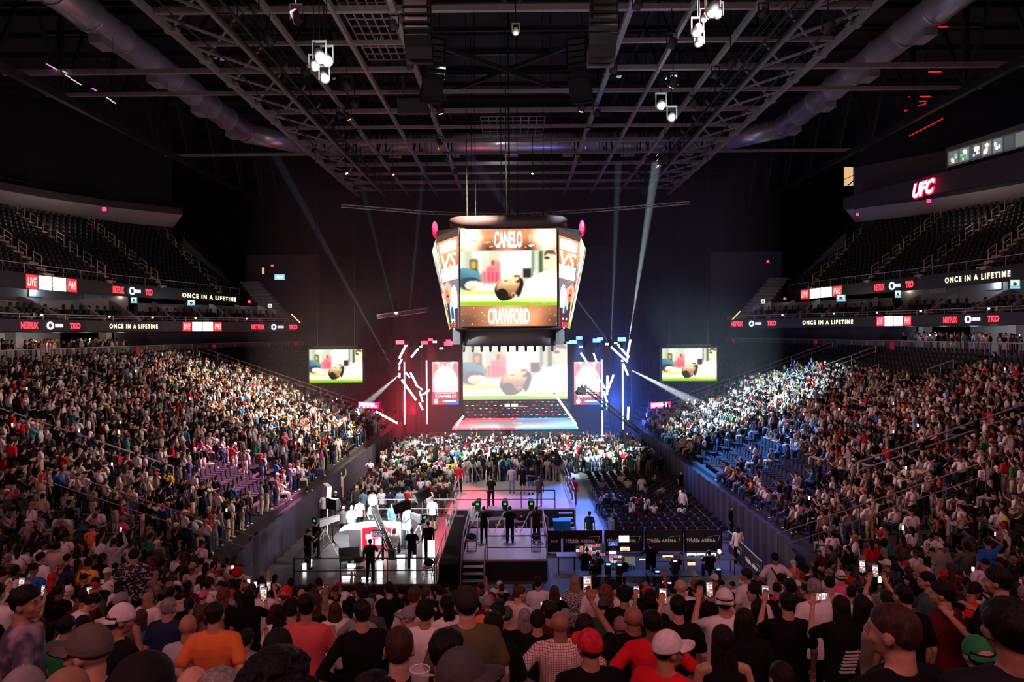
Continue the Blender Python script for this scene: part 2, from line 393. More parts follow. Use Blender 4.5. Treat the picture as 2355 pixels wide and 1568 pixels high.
for sx in (-1, 1):
    S = SID[sx]
    struct('trim_lower_fascia_' + S, sweep(LR, [(0,11.62),(0,12.52),(.35,12.52),(.35,11.62)], sx, True), fasc, f'dark fascia band under the {S} suites, carrying the lower ribbon screen')
    struct('ceiling_concourse_' + S, sweep(LR, [(.35,11.55),(9.5,11.55),(9.5,11.75),(.35,11.75)], sx, True), fasc, f'dark soffit over the {S} concourse')
    st = [(.35,12.45)]
    for k in range(4): st += [(.5+k*1.1, 12.2+k*.42), (1.6+k*1.1, 12.2+k*.42)]
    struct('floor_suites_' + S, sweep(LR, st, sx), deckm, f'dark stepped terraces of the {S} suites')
    struct('wall_suites_' + S, sweep(LR[:5], [(5.0,12.0),(5.0,15.6),(5.3,15.6),(5.3,12.0)], sx, True), wallg, f'grey back wall of the {S} suites')
    struct('wall_suites_far_' + S, sweep(LR[4:], [(5.0,12.0),(5.0,14.35),(5.3,14.35),(5.3,12.0)], sx, True), wallg, f'grey back wall of the farthest {S} suites')
    struct('trim_upper_fascia_' + S, sweep(UR, [(0,14.9),(0,16.1),(.4,16.1),(.4,14.9)], sx, True), fasc, f'dark fascia band at the foot of the {S} upper stand')
    # upper stand
    mb = MB(); NR = 15; pr = []
    for i in range(NR):
        t = i/NR; t2 = (i+1)/NR; z = 16.0 + (23.4-16.0)*t
        for tt, zz in ((t, z), (t2, z)): pr.append([(-sx*(a[0]+(b[0]-a[0])*tt), a[1]+(b[1]-a[1])*tt, zz) for a, b in zip(UR, TP)])
    m = len(UR)
    for p in pr: mb.v += p
    for i in range(len(pr)-1):
        for k in range(m-1): mb.f.append((i*m+k, i*m+k+1, (i+1)*m+k+1, (i+1)*m+k))
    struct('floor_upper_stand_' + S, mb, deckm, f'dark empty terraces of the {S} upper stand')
    # upper concourse: fascia, soffit
    struct('trim_top_fascia_' + S, sweep(TS, [(0,25.0),(0,25.75),(.3,25.75),(.3,25.0)], sx, True), mat('top_fascia', (.045,.043,.043), .7), f'dark grey fascia above the {S} upper stand')
    struct('ceiling_upper_' + S, sweep(TS, [(.0,24.99),(3.3,23.95),(3.3,24.2),(.3,25.3)], sx, True), soff, f'pale sloping soffit along the top of the {S} upper stand')
    struct('wall_upper_' + S, sweep(TS, [(3.6,22.6),(3.6,35.5)], sx), BLK, f'black wall above the {S} upper stand')
    # end wall of the upper stand and the grey portal wall past it
    mb = MB(); a, b = (-33,82.3), (-37.8,78.3)
    mb.poly([(-sx*-33.2, 82.2, 14.9), (-sx*-33.2, 82.2, 16.6), (-sx*-38.2, 78.8, 22.6), (-sx*-38.2, 78.8, 26.6), (-sx*-41, 84, 26.6), (-sx*-41, 84, 14.9)])
    struct('wall_stand_end_' + S, mb, mat('end_wall', (.07,.07,.075), .8), f'dark end wall of the {S} upper stand')
    mb = MB(); mb.box(min(-sx*-36, -sx*-24), max(-sx*-36, -sx*-24), 92, 92.5, 12.4, 22)
    struct('wall_corner_' + S, mb, mat('corner_wall', (.06,.062,.068), .8, noise=.2, nscale=.5), f'dark grey wall in the far {S} corner above the suites')
    mb = MB(); P0 = at(600, 640, 86); P1 = at(690, 742, 78); w = 2.4
    q = [Vector(P0), Vector(P1)]
    for k in range(14):
        t = k/14; a = q[0].lerp(q[1], t); b = q[0].lerp(q[1], t+1/14)
        mb.box(min(-sx*a.x, -sx*(a.x-w)), max(-sx*a.x, -sx*(a.x-w)), min(b.y, a.y)-.05, max(a.y, b.y)+.05, b.z-.35, b.z)
    struct('floor_ramp_' + S, mb, mat('ramp_concrete', (.22,.22,.23), .8, noise=.1), f'grey stair flight at the far end of the {S} suites')
    for y in (30, 42, 54, 66): point((-sx*(-45.8 if y < 60 else -43.2), y, 22.9), 120, (1.0,.80,.70), .6)  # unseen points added to brighten the soffit and the upper steps
    # concourse back walls
    W = [(-37.6,64),(-38.4,74),(-37,86),(-33,96),(-27,102)]
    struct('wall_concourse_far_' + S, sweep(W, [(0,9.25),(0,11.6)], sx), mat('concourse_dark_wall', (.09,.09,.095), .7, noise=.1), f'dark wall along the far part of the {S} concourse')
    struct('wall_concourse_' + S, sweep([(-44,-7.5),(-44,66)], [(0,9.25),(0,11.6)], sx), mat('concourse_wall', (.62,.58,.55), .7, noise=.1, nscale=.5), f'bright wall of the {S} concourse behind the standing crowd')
    for j, y in enumerate((40, 52, 63.6)):
        mb = MB(); x = -sx*-38.2; mb.box(x-.4, x+.4, y-.4, y+.4, 9.25, 11.6)
        struct(f'trim_{j+1}_column_{S}', mb, wallg, f'square concourse column on the {S}, {nth(j+1)} from the near end')
    for y, pw in ((44, 160), (50, 200), (56, 160), (61, 100)):
        point((-sx*-41, y, 11.2), pw*.55, (1.0, .86, .78) if sx < 0 else (.8, .85, 1.0), .3)
        point((-sx*-36.4, y+2, 11.2), 55, (1.0, .8, .8) if sx < 0 else (.85, .85, 1.0), .3)  # unseen point added to brighten the balustrade
    # suites: dividers, lamps, screens
    proto = None; i = 0
    for y in [30, 33.6, 37.2, 40.8, 44.4, 48, 51.4, 54.6, 57.6, 60.4, 63, 65.5, 68, 70.5, 73]:
        x0, y0, nx, ny, d = along(LR, y); mb = MB()
        for e in (-.07, .07):
            mb.v += [(-sx*(x0+nx*o+d.x*e), y0+ny*o+d.y*e, z) for o, z in ((.4,12.2),(.4,12.75),(1.2,13.0),(4.2,14.35),(4.95,14.5),(4.95,12.2))]
        mb.f += [tuple(range(6)), tuple(range(6,12))] + [(k, (k+1)%6, 6+(k+1)%6, 6+k) for k in range(6)]
        i += 1
        thing('suite_divider', mb, mat('divider_plaster', (.24,.22,.22), .8), f'sloping pale divider wall between suites on the {S} gallery, {nth(i)} from the near end', 'divider wall', f'divider walls between the {S} suites')
        if i % 2 == 0 and y > 40:
            point((-sx*(x0+nx*4.3), y0+ny*4.3+1.2, 15.0), 48, (1.0, .80, .62) if i % 4 else (.75, .85, 1.0), .15)
        if y > 40 and i % 3 != 1:
            mb = MB(); M = Matrix.Translation((-sx*(x0+nx*4.9+d.x*1.6), y0+ny*4.9+d.y*1.6, 14.95 if y < 58 else 13.75)) @ Matrix.Rotation(math.atan2(-sx*d.y, d.x) if sx < 0 else math.atan2(d.y, -sx*d.x), 4, 'Z')
            mb.box(-.75, .75, -.03, .03, -.4, .4, M)
            thing('wall_poster', mb, mat('pale_panel', (.35,.37,.42), .6), f'pale framed panel on the back wall of a {S} suite, {nth(i)} from the near end', 'panel', f'framed panels in the {S} suites')
    # small warm lamps on suite ledges
    gl = mat('warm_lamp', (1,.8,.5), emit=(1.0,.72,.35), strength=30, light=False)
    for j, y in enumerate((42, 46.5, 53, 58.5, 62, 65, 69.5)):
        x0, y0, nx, ny, d = along(LR, y); t = empty('ledge_lamp', (-sx*(x0+nx*1.0), y0, 12.62), 0, f'small glowing lamp on a {S} suite ledge, {nth(j+1)} from the near end', 'lamp', f'small lamps on the {S} suite ledges')
        mb = MB(); mb.tube((0,0,0), (0,0,.22), .03); mb.build('stem', DSTEEL, t); mb = MB(); mb.ell((0,0,.26), (.08,.08,.08), 8, 5); mb.build('bulb', gl, t)
# handrails on top of the fascias
def rail_run(pts, h, r=.03, step=2.0):
    mb = MB(); 
    for a, b in zip(pts[:-1], pts[1:]):
        a = Vector(a); b = Vector(b); L = (b-a).length; k = max(1, round(L/step))
        for i in range(k+1): p = a.lerp(b, i/k); mb.tube(p, p+Vector((0,0,h)), r*.8, n=5)
        mb.tube(a+Vector((0,0,h)), b+Vector((0,0,h)), r, n=6); mb.tube(a+Vector((0,0,h*.5)), b+Vector((0,0,h*.5)), r*.5, n=5)
    return mb
for sx in (-1, 1):
    thing('guard_rail', rail_run([(-sx*x, y, 12.5) for x, y in LR[1:]], .42), RAILM, f'thin metal rail along the top of the lower {SID[sx]} ribbon screen', 'railing')
    thing('guard_rail', rail_run([(-sx*x, y, 16.1) for x, y in UR[1:]], .7), RAILM, f'thin metal rail along the front edge of the {SID[sx]} upper stand', 'railing')
    thing('guard_rail', rail_run([(-sx*x, y, 25.7) for x, y in TS[2:]], .5, .02), DSTEEL, f'dark rail on top of the {SID[sx]} top fascia', 'railing')
# concourse balustrade panels: picket fences
def fence_mesh(L, h, step, r=.018, frame=.03):
    mb = MB(); mb.bar((0,0,h), (L,0,h), frame*1.6); mb.bar((0,0,.12), (L,0,.12), frame)
    for x in (0.02, L-.02): mb.bar((x,0,0), (x,0,h), frame*1.3)
    k = int(L/step)
    for i in range(1, k): mb.bar((L*i/k,0,.12), (L*i/k,0,h), r)
    return mb
fm = fence_mesh(2.9, 1.05, .16).mesh('balustrade_panel', RAILM)
for sx in (-1, 1):
    P = [(x, y) for x, y in ring(22.25) if x < 0 and y > 30]; P.sort(key=lambda q: q[1]); i = 0
    tot = 0; pts = [Vector((x, y)) for x, y in P]; pos = pts[0].copy(); seg = 0; cur_ = []
    while seg < len(pts)-1:
        d = pts[seg+1]-pos
        if d.length < 3.0: seg += 1; continue
        nxt = pos + d.normalized()*3.0; cur_.append((pos.copy(), nxt.copy())); pos = nxt
    for a, b in cur_:
        if b.y > 94 or abs(b.x) < 22: continue
        if a.y > 61 and a.y < 63.2 and sx > 0: continue
        d = b-a; i += 1
        t = obj('balustrade_panel', fm, None, None, (-sx*a.x, a.y, 9.25), (0,0,math.atan2(d.y, -sx*d.x)))
        tag(t, f'pale picket balustrade panel above the {SID[sx]} stand, {nth(i)} from the near end', 'balustrade', f'balustrade panels along the {SID[sx]} concourse')
        if i in (5, 11, 16, 21):
            mb = MB(); mb.box(1.1, 1.75, -.07, -.04, .3, .95) if sx < 0 else mb.box(1.1, 1.75, .04, .07, .3, .95)
            s_ = mb.build('section_sign', mat('red_sign', (.5,.02,.05), .5, emit=(1,.03,.1), strength=.12, light=False), None); s_.matrix_world = Matrix.Translation((-sx*a.x, a.y, 9.25)) @ Matrix.Rotation(math.atan2(d.y, -sx*d.x), 4, 'Z')
            tag(s_, f'small red section sign hung on the {SID[sx]} concourse balustrade, beside the {nth(i)} panel', 'sign', f'red section signs of the {SID[sx]} balustrade')
# ------------------------------------------------------------------ roof steelwork
CZ = 28.2
def girder(pts, w, m=STEEL, name='roof_beam', label='', cat='beam', group=None):
    mb = MB()
    for a, b in zip(pts[:-1], pts[1:]): mb.bar(a, b, w, w*1.2)
    return thing(name, mb, m, label, cat, group)
XB = (19.0, 15.8, 12.8, 9.4, 6.2)
for sx in (-1, 1):
    for j, x in enumerate(XB):
        dbl = j in (1, 2)
        t = empty('roof_truss', (sx*x, 0, CZ), 0, f'long steel roof truss running the length of the hall, {["outermost","second","third","fourth","innermost"][j]} of the {SID[sx]} group', 'roof truss')
        mb = MB(); mb.bar((0,14,0), (0,84,0), .30 if j in (0, 4) else .2, .34)
        mb.build('bottom_chord', STEEL, t)
        mb = MB(); mb.bar((0,14,4.6), (0,84,4.6), .28, .3); mb.build('top_chord', DSTEEL, t)
        mb = MB()
        for k in range(17):
            y = 15.6 + k*4.1
            mb.bar((0,y,0), (0,y,4.6), .12); mb.bar((0,y,0), (0,y+4.1,4.6), .1)
        mb.build('web', DSTEEL, t)
mbp = None
ys = [15.6 + 4.1*k for k in range(17)]
for k, y in enumerate(ys):
    W = 33 if k in (7, 8, 12) else 19
    if 24 < y < 48 and k != 5:
        for e in (-1, 1): girder([(e*6.2, y, CZ+.1), (e*W, y, CZ+.1)], .26 if k % 2 else .2, STEEL, 'cross_beam', f'{SID[e]} half of the {nth(k+1)} steel cross beam from the near end, gap in the middle', 'beam', 'cross beams under the roof')
    else: girder([(-W, y, CZ+.1), (W, y, CZ+.1)], .26 if k % 2 else .2, STEEL, 'cross_beam', f'full-width steel cross beam under the roof, {nth(k+1)} from the near end', 'beam', 'cross beams under the roof')
    girder([(-W, y+.1, CZ+4.5), (W, y+.1, CZ+4.5)], .24, DSTEEL, 'cross_beam', f'dark upper cross beam just below the roof deck, {nth(k+1)} from the near end', 'beam', 'upper cross beams')
# bracing in plan between the two outer trusses
for sx in (-1, 1):
    for k, y in enumerate(ys[:-1]):
        mb = MB(); mb.bar((sx*19, y, CZ), (sx*15.8, y+4.1, CZ), .13); mb.bar((sx*19, y+2.05, CZ+.05), (sx*15.8, y, CZ+2.2), .16)
        mb.box(min(sx*19.3, sx*18.6), max(sx*19.3, sx*18.6), y+1.8, y+2.3, CZ-.16, CZ+.1)
        thing('diagonal_brace', mb, STEEL, f'diagonal steel brace beside the outermost {SID[sx]} roof truss, {nth(k+1)} bay', 'brace', f'diagonal braces of the {SID[sx]} roof')
# centre diagonals
for a, b, l in (((-6.2,24,CZ+1), (-.3,38,CZ+1.4), 'left of the middle, nearest the stand'), ((6.2,24,CZ+1), (.3,38,CZ+1.4), 'right of the middle, nearest the stand'),
                ((-6.2,40,CZ+.5), (6.2,52,CZ+.5), 'crossing the middle from left to right'), ((6.2,40,CZ+.8), (-6.2,52,CZ+.8), 'crossing the middle from right to left')):
    girder([a, b], .22, DSTEEL, 'diagonal_beam', 'dark diagonal steel beam in the roof, ' + l, 'beam')
# outer side trusses beyond the ducts
for sx in (-1, 1):
    t = empty('side_truss', (sx*31, 0, 27.6), 0, f'deep steel side truss outside the {SID[sx]} air duct', 'roof truss')
    mb = MB(); mb.bar((0,10,0), (0,88,0), .4, .5); mb.build('bottom_chord', DSTEEL, t)
    mb = MB(); mb.bar((0,10,6.6), (0,88,6.6), .4, .5); mb.build('top_chord', DSTEEL, t)
    for k in range(12):
        y = 16 + k*6.2; mb = MB(); mb.bar((0,y,0), (0,y,6.6), .32); mb.build('post', DSTEEL, t)
        mb = MB(); mb.bar((0,y,0), (0,y+3.1,6.6), .2); mb.bar((0,y+6.2,0), (0,y+3.1,6.6), .2); mb.build('diagonal', DSTEEL, t)
# the duct loop
for sx in (-1, 1):
    t = empty('air_duct', (0,0,0), 0, f'large round silver air duct running along the {SID[sx]} side under the roof', 'air duct')
    mb = MB(); mb.tube((sx*26.4, 8, 31.2), (sx*26.4, 67.6, 31.2), .98, n=24); mb.tube((sx*26.4, 67.6, 31.2), (sx*22.4, 71.6, 31.2), .98, n=24); mb.ell((sx*26.4,67.6,31.2), (1,1,1), 20, 10); mb.build('duct_pipe', DUCTM, t, True)
    for k in range(17):
        y = 12 + k*3.4; mb = MB(); mb.tube((sx*26.4, y, 31.2), (sx*26.4, y+.12, 31.2), 1.05, n=24); mb.build('collar', DUCTM, t)
        if k % 2: mb = MB(); mb.box(sx*26.4-.42, sx*26.4+.42, y+.7, y+2.2, 29.8, 30.4); mb.build('air_grille', mat('duct_grille', (.38,.36,.38), .5, .4), t)
t = empty('air_duct', (0,0,0), 0, 'round silver air duct crossing the hall under the roof beyond the hanging screen', 'air duct')
mb = MB(); mb.tube((-22.4, 71.6, 31.2), (22.4, 71.6, 31.2), .98, n=24); mb.build('duct_pipe', DUCTM, t, True)
for k in range(14):
    x = -20 + k*3.05; mb = MB(); mb.tube((x,71.6,31.2), (x+.12,71.6,31.2), 1.05, n=24); mb.build('collar', DUCTM, t)
    if k % 2 == 0: mb = MB(); mb.box(x+.8, x+2.2, 71.2, 72, 29.7, 30.3); mb.build('air_grille', MATS['duct_grille'], t)
# catwalk grid panel, left of the middle
mb = MB()
for k in range(7): mb.bar((-9.2+k*.5, 33.5, CZ+.6), (-9.2+k*.5, 44, CZ+.6), .07)
for k in range(12): mb.bar((-9.2, 33.5+k*.95, CZ+.6), (-6.2, 33.5+k*.95, CZ+.6), .07)
thing('rigging_grid', mb, STEEL, 'square steel rigging grid under the roof left of the middle', 'rigging grid')
mb = MB()
for k in range(9): mb.bar((-2.6+k*.65, 55, CZ+.4), (-2.6+k*.65, 62, CZ+.4), .07)
for k in range(8): mb.bar((-2.6, 55+k, CZ+.4), (2.6, 55+k, CZ+.4), .07)
thing('rigging_grid', mb, STEEL, 'square steel rigging grid over the middle, beyond the hanging screen', 'rigging grid')
# catwalks: ladder floor, hand rails
for sx in (-1, 1):
    t = empty('catwalk', (sx*14.3, 0, 27.2), 0, f'narrow {SID[sx]} catwalk hung under the roof trusses', 'catwalk')
    mb = MB(); mb.bar((-.4,16,0), (-.4,84,0), .12); mb.bar((.4,16,0), (.4,84,0), .12)
    for k in range(60): mb.bar((-.4, 16+k*1.13, 0), (.4, 16+k*1.13, 0), .06)
    mb.build('walkway', DSTEEL, t)
    for e in (-.45, .45):
        mb = MB(); mb.path([(e,16,1.05), (e,84,1.05)], .03); mb.path([(e,16,.55), (e,84,.55)], .02)
        for k in range(23): mb.tube((e,16+k*3.09,0), (e,16+k*3.09,1.05), .025, n=4)
        mb.build('hand_rail', DSTEEL, t)
# electric-cable bundles and drop lines
for sx in (-1, 1):
    mb = MB(); mb.path([(sx*16.6, 12+2*k, 27.0 + .15*math.sin(k)) for k in range(37)], .05)
    thing('cable_bundle', mb, BLK, f'black cable bundle sagging along the {SID[sx]} roof truss', 'cable')
for j, (x, y) in enumerate([(-3.4,50),(-2.8,50.5),(2.2,50),(2.8,50.5),(-.9,51),(-.3,51),(.3,52),(3.1,56),(-3.4,56),(-.5,47.8)]):
    z0 = 19.3; mb = MB(); mb.tube((x, y, z0), (x, y, 35.3), .035 if j != 5 else .07, n=5)
    thing('hoist_cable', mb, DSTEEL, f'thin vertical hoist cable from the roof down to the hanging screen, {nth(j+1)}', 'cable', 'hoist cables of the hanging screen')
# bowed curtain track
t = empty('curtain_track', (0,0,0), 0, 'thin bowed lattice truss hung across the hall above the big screen', 'truss')
pts = [at(x, y, 58) for x, y in ((784,470),(985,486),(1180,492),(1380,480),(1586,463))]
for j, dz in enumerate((0, -.22)):
    mb = MB(); mb.path([p + Vector((0,0,dz)) for p in pts], .04); mb.build('rail', RAILM, t)
mb = MB()
for a, b in zip(pts[:-1], pts[1:]):
    for k in range(12):
        p = a.lerp(b, k/12); q = a.lerp(b, (k+1)/12); mb.tube(p, q + Vector((0,0,-.22)), .015, n=4)
mb.build('lattice', RAILM, t)
# ------------------------------------------------------------------ lamps and speakers in the roof
def fixture(loc, aim, label, kind, group=None, col=(1,1,1), s=1.0):
    t = empty('stage_light', loc, 0, label, 'stage light', group)
    d = (Vector(aim) - Vector(loc)).normalized(); R = d.to_track_quat('-Z', 'Y').to_matrix().to_4x4()
    mb = MB(); mb.tube((0,0,.5*s), (0,0,max(.9*s, 35.4-loc[2])), .03); mb.build('drop_pole', DSTEEL, t); mb = MB(); mb.box(-.22*s,.22*s,-.03*s,.03*s,.44*s,.5*s); mb.box(-.24*s,-.2*s,-.04*s,.04*s,-.1*s,.5*s); mb.box(.2*s,.24*s,-.04*s,.04*s,-.1*s,.5*s)
    mb.build('yoke', WHITE if kind == 'white' else DSTEEL, t)
    mb = MB(); mb.tube((0,0,.25*s), (0,0,-.2*s), .15*s, .19*s, n=14); o = mb.build('housing', WHITE if kind == 'white' else DARK, t, True); o.matrix_local = R
    if kind:
        em = mat('lens_%s' % kind, col, emit=col, strength=14, light=False); mb = MB(); mb.tube((0,0,-.2*s), (0,0,-.215*s), .12*s, n=14); o = mb.build('lens', em, t); o.matrix_local = R
    return t
fx = [(735,128,34,'white',1.5),(752,136,34.5,'white',1.4),(722,150,34,'white',1.1),(746,178,35,'white',1.2),(798,200,42,None,1.4),(1640,22,28,'white',1.3),(1652,30,28,'white',.9),(1604,70,31,'white',1.2),(1608,96,32,'white',1.0),(1620,40,30,'white',.8),(1545,100,36,None,1.2),
      (1520,240,44,'white',1.5),(1545,268,45,'white',1.4),(1548,190,40,'dim',1.3),(1012,254,49,'pinkish',1.2),(1338,249,49,'pinkish',1.2),(1186,72,34,'white',.8),(800,268,48,'redd',1.1),(815,240,46,None,1.2),
      (795,395,62,'pinkish',1.0),(903,397,62,'redd',1.0),(1047,395,62,None,1.0),(1225,395,60,'warmw',.9),(1453,395,62,None,1.0),(682,40,28,'dim',1.1),(1905,64,30,None,1.2),(620,95,36,None,1.2),(1680,150,38,None,1.2)]
cols = {'white': (.85,1,.97), 'dim': (.4,.45,.6), 'pinkish': (1,.55,.75), 'redd': (1,.05,.05), 'warmw': (1,.8,.55), None: (1,1,1)}
for j, (px, py, D, k, s) in enumerate(fx):
    p = at(px, py, D); p.z = min(p.z, 27.9)
    if k == 'white' and s > 1.15: point(p+Vector((.3,-.8,-.5)), 45, (.80,1,.96), .2)
    fixture(p, (0, 20, 6) if k == 'white' else (0, 55, 0), f'{"bright white" if k=="white" else "glowing" if k else "unlit"} stage light clamped under the roof truss', k, ('bright white' if k=='white' else 'glowing' if k else 'plain')+' stage lights under the roof', cols[k], s)
for i in range(22):
    x = (-12.8, 12.8, -6.2, 6.2)[i % 4]; y = 34 + (i//4)*7.3 + (i % 3)
    fixture((x, y, 27.4), (0, 55, 0), f'unlit stage light hanging in the rows under the roof', None, 'unlit stage lights under the roof', s=1.1)
grilm = mat('speaker_grille', (.004,.004,.005), .7, noise=.3, nscale=40, spec=.15)
def line_array(loc, rz, n, label, pale=False):  # pale: cabinets in the lighter tone that carries the grey light
    t = empty('line_array_speaker', loc, rz, label, 'speaker array'); z = 0; y = 0; a = 0
    mb = MB(); mb.bar((0,-.1,.2), (0,-.1,3.0), .05); mb.box(-.6,.6,-.5,.5,.1,.2); mb.build('rigging_bar', DSTEEL, t)
    for k in range(n):
        a += math.radians(1.5 + k*1.5); M = Matrix.Translation((0, y, z)) @ Matrix.Rotation(-a, 4, 'X')
        mb = MB(); mb.box(-.62,.62,-.38,.38,-.36,0, M); c = mb.build('speaker_cabinet', mat('lit_tone_cabinet', (.018,.019,.022), .4) if pale else grilm, t)  # second, lighter tone carries the grey light on one array in its colour
        mb = MB(); mb.box(-.5,.5,-.40,-.385,-.31,-.05, M); mb.build('grille', DARK, c)
        z -= .375*math.cos(a); y += -.375*math.sin(a)*-1
    return t
line_array(at(958, -30, 31), 0, 9, 'curved black line array speaker hanging at the top, left of the middle')
line_array(at(1388, -35, 31), 0, 10, 'curved line array speaker, cabinets tinted as lit, hanging at the top, right of the middle', True)
line_array(at(998, 95, 40), .3, 10, 'dark line array speaker under the roof, left of the middle and further back')
line_array(at(1328, 95, 40), -.3, 10, 'dark line array speaker under the roof, right of the middle and further back')
mb = MB(); mb.box(-7.8,-5.8,46.2,46.6,26.1,27.1); mb.bar((-7.4,46.4,27),(-7.4,46.4,35.3),.05); mb.bar((-6.2,46.4,27),(-6.2,46.4,35.3),.05); thing('projector_housing', mb, DARK, 'wide dark box housing hung under the roof left of the middle', 'housing')
# coloured sparks: glowing strips that stand for reflections and signal lights on the gantries over the upper stands
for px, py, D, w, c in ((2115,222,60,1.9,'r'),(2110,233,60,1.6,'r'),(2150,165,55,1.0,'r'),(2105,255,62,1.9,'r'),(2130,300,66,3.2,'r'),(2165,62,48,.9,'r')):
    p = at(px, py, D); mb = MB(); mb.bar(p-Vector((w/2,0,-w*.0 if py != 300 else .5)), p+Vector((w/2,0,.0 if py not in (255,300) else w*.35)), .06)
    o = thing('glint_strip', mb, mat('red_glint', (1,0,0), emit=(1,.01,.03), strength=2.2, light=False), f'thin red glint strip over the dark right upper stand', 'light strip', 'red strips over the right upper stand')
    mb = MB(); mb.tube(p+Vector((.1,.06,.03)), (p.x+.1, p.y+.06, 35.4), .012, n=4); mb.build('hanger', BLK, o)  # hanger made only for the added glint strip
for j, (px, py) in enumerate(((107,147),(120,154),(144,163),(150,172),(163,181),(176,189),(212,203),(245,224),(256,232))):
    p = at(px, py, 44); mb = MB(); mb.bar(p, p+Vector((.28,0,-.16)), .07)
    o = thing('glint_strip', mb, mat('magenta_spark', (1,0,1), emit=(1,.1,.6), strength=2, light=False) if j in (0,6) else mat('pale_spark', (1,1,1), emit=(.8,.75,.85), strength=.9, light=False), f'small glint strip in the dark over the left upper stand', 'light strip', 'glint strips over the left upper stand')
    mb = MB(); mb.tube(p+Vector((.1,.06,.03)), (p.x+.1, p.y+.06, 35.4), .012, n=4); mb.build('hanger', BLK, o)
# handrail hoops up the aisles of the upper stands, steps tinted brown as warmly lit
mb = MB(); mb.path([(0,0,0),(0,0,.95),(.95,0,1.45),(.95,0,.45)], .035); mb.path([(0,0,.5),(.95,0,1.0)], .025); hoop = mb.mesh('handrail', mat('handrail_lit_brown', (.55,.42,.33), .4, .4))  # brown of the rails stands in for warm light on them
for sx in (-1, 1):
    for j, yb in enumerate((33.5, 40.5, 47.5, 54.5, 62, 68.5, 78)):
        t0 = 0
        for k in range(len(UR)-1):
            if UR[k][1] <= yb <= UR[k+1][1]: t0 = (yb-UR[k][1])/(UR[k+1][1]-UR[k][1]); break
        a = Vector((*UR[k], 16.0)).lerp(Vector((*UR[k+1], 16.0)), t0); b = Vector((*TP[k], 23.4)).lerp(Vector((*TP[k+1], 23.4)), t0)
        a.x *= -sx; b.x *= -sx; mbs = MB()
        for i in range(15):
            p = a.lerp(b, i/15); q = a.lerp(b, (i+1)/15); w = .55
            mbs.box(min(p.x,q.x), max(p.x,q.x), p.y-w, p.y+w, p.z+.0, p.z+.25)
            if i % 2 == 1:
                o = obj('handrail', hoop, None, None, (p.x, p.y+.0, p.z+.2), (0,0,math.atan2(b.y-a.y, b.x-a.x)))
                tag(o, f'small looped handrail, {nth(i//2+1)} from the bottom in the {nth(j+1)} aisle, upper {SID[sx]} stand', 'handrail', f'looped handrails of the {SID[sx]} upper stand')
        struct(f'trim_{j+1}_aisle_{SID[sx]}', mbs, stepm, f'steps tinted as warmly lit, aisle {j+1} in the {SID[sx]} upper stand')
# ------------------------------------------------------------------ lit pictures
LEDM = vcol('led_screen', 1.4, .5)
LEDM_S = vcol('led_screen_small', 1.0, .5, False)
class Pic:
    def __init__(s, W, H, gain=1.0): s.W, s.H, s.mb, s.k, s.g = W, H, MB(), 0, gain
    def poly(s, pts, col, g=1.0):
        s.k += 1; z = .004*s.k; s.mb.add([((u-.5)*s.W, (v-.5)*s.H, z) for u, v in pts], [tuple(range(len(pts)))], tuple(c*s.g*g for c in col)); return s
    def rect(s, u0, v0, u1, v1, col, g=1.0): return s.poly([(u0,v0),(u1,v0),(u1,v1),(u0,v1)], col, g)
    def ell(s, cu, cv, ru, rv, col, g=1.0, rot=0.0, n=22):
        A = s.W/s.H; pts = []
        for k in range(n):
            a = 2*pi*k/n; x = ru*math.cos(a); y = rv/A*math.sin(a); pts.append((cu + x*math.cos(rot)-y*math.sin(rot), cv + (x*math.sin(rot)+y*math.cos(rot))*A))
        return s.poly(pts, col, g)
    def text(s, t, cu, cv, w, h, col, g=1.0, bold=0.02, **kw):
        me = text_mesh(t, 1.0, bold=bold, **kw); xs = [v.co.x for v in me.vertices]; ys = [v.co.y for v in me.vertices]
        mw, mh = max(xs)-min(xs), max(ys)-min(ys); mx, my = (max(xs)+min(xs))/2, (max(ys)+min(ys))/2; s.k += 1; z = .004*s.k
        s.mb.add([((cu-.5)*s.W + (v.co.x-mx)*w*s.W/mw, (cv-.5)*s.H + (v.co.y-my)*h*s.H/mh, z) for v in me.vertices], [tuple(p.vertices) for p in me.polygons], tuple(c*s.g*g for c in col)); return s
    def build(s, name, M, parent=None, m=None):
        o = s.mb.build(name, m or LEDM, parent); o.matrix_local = M; return o
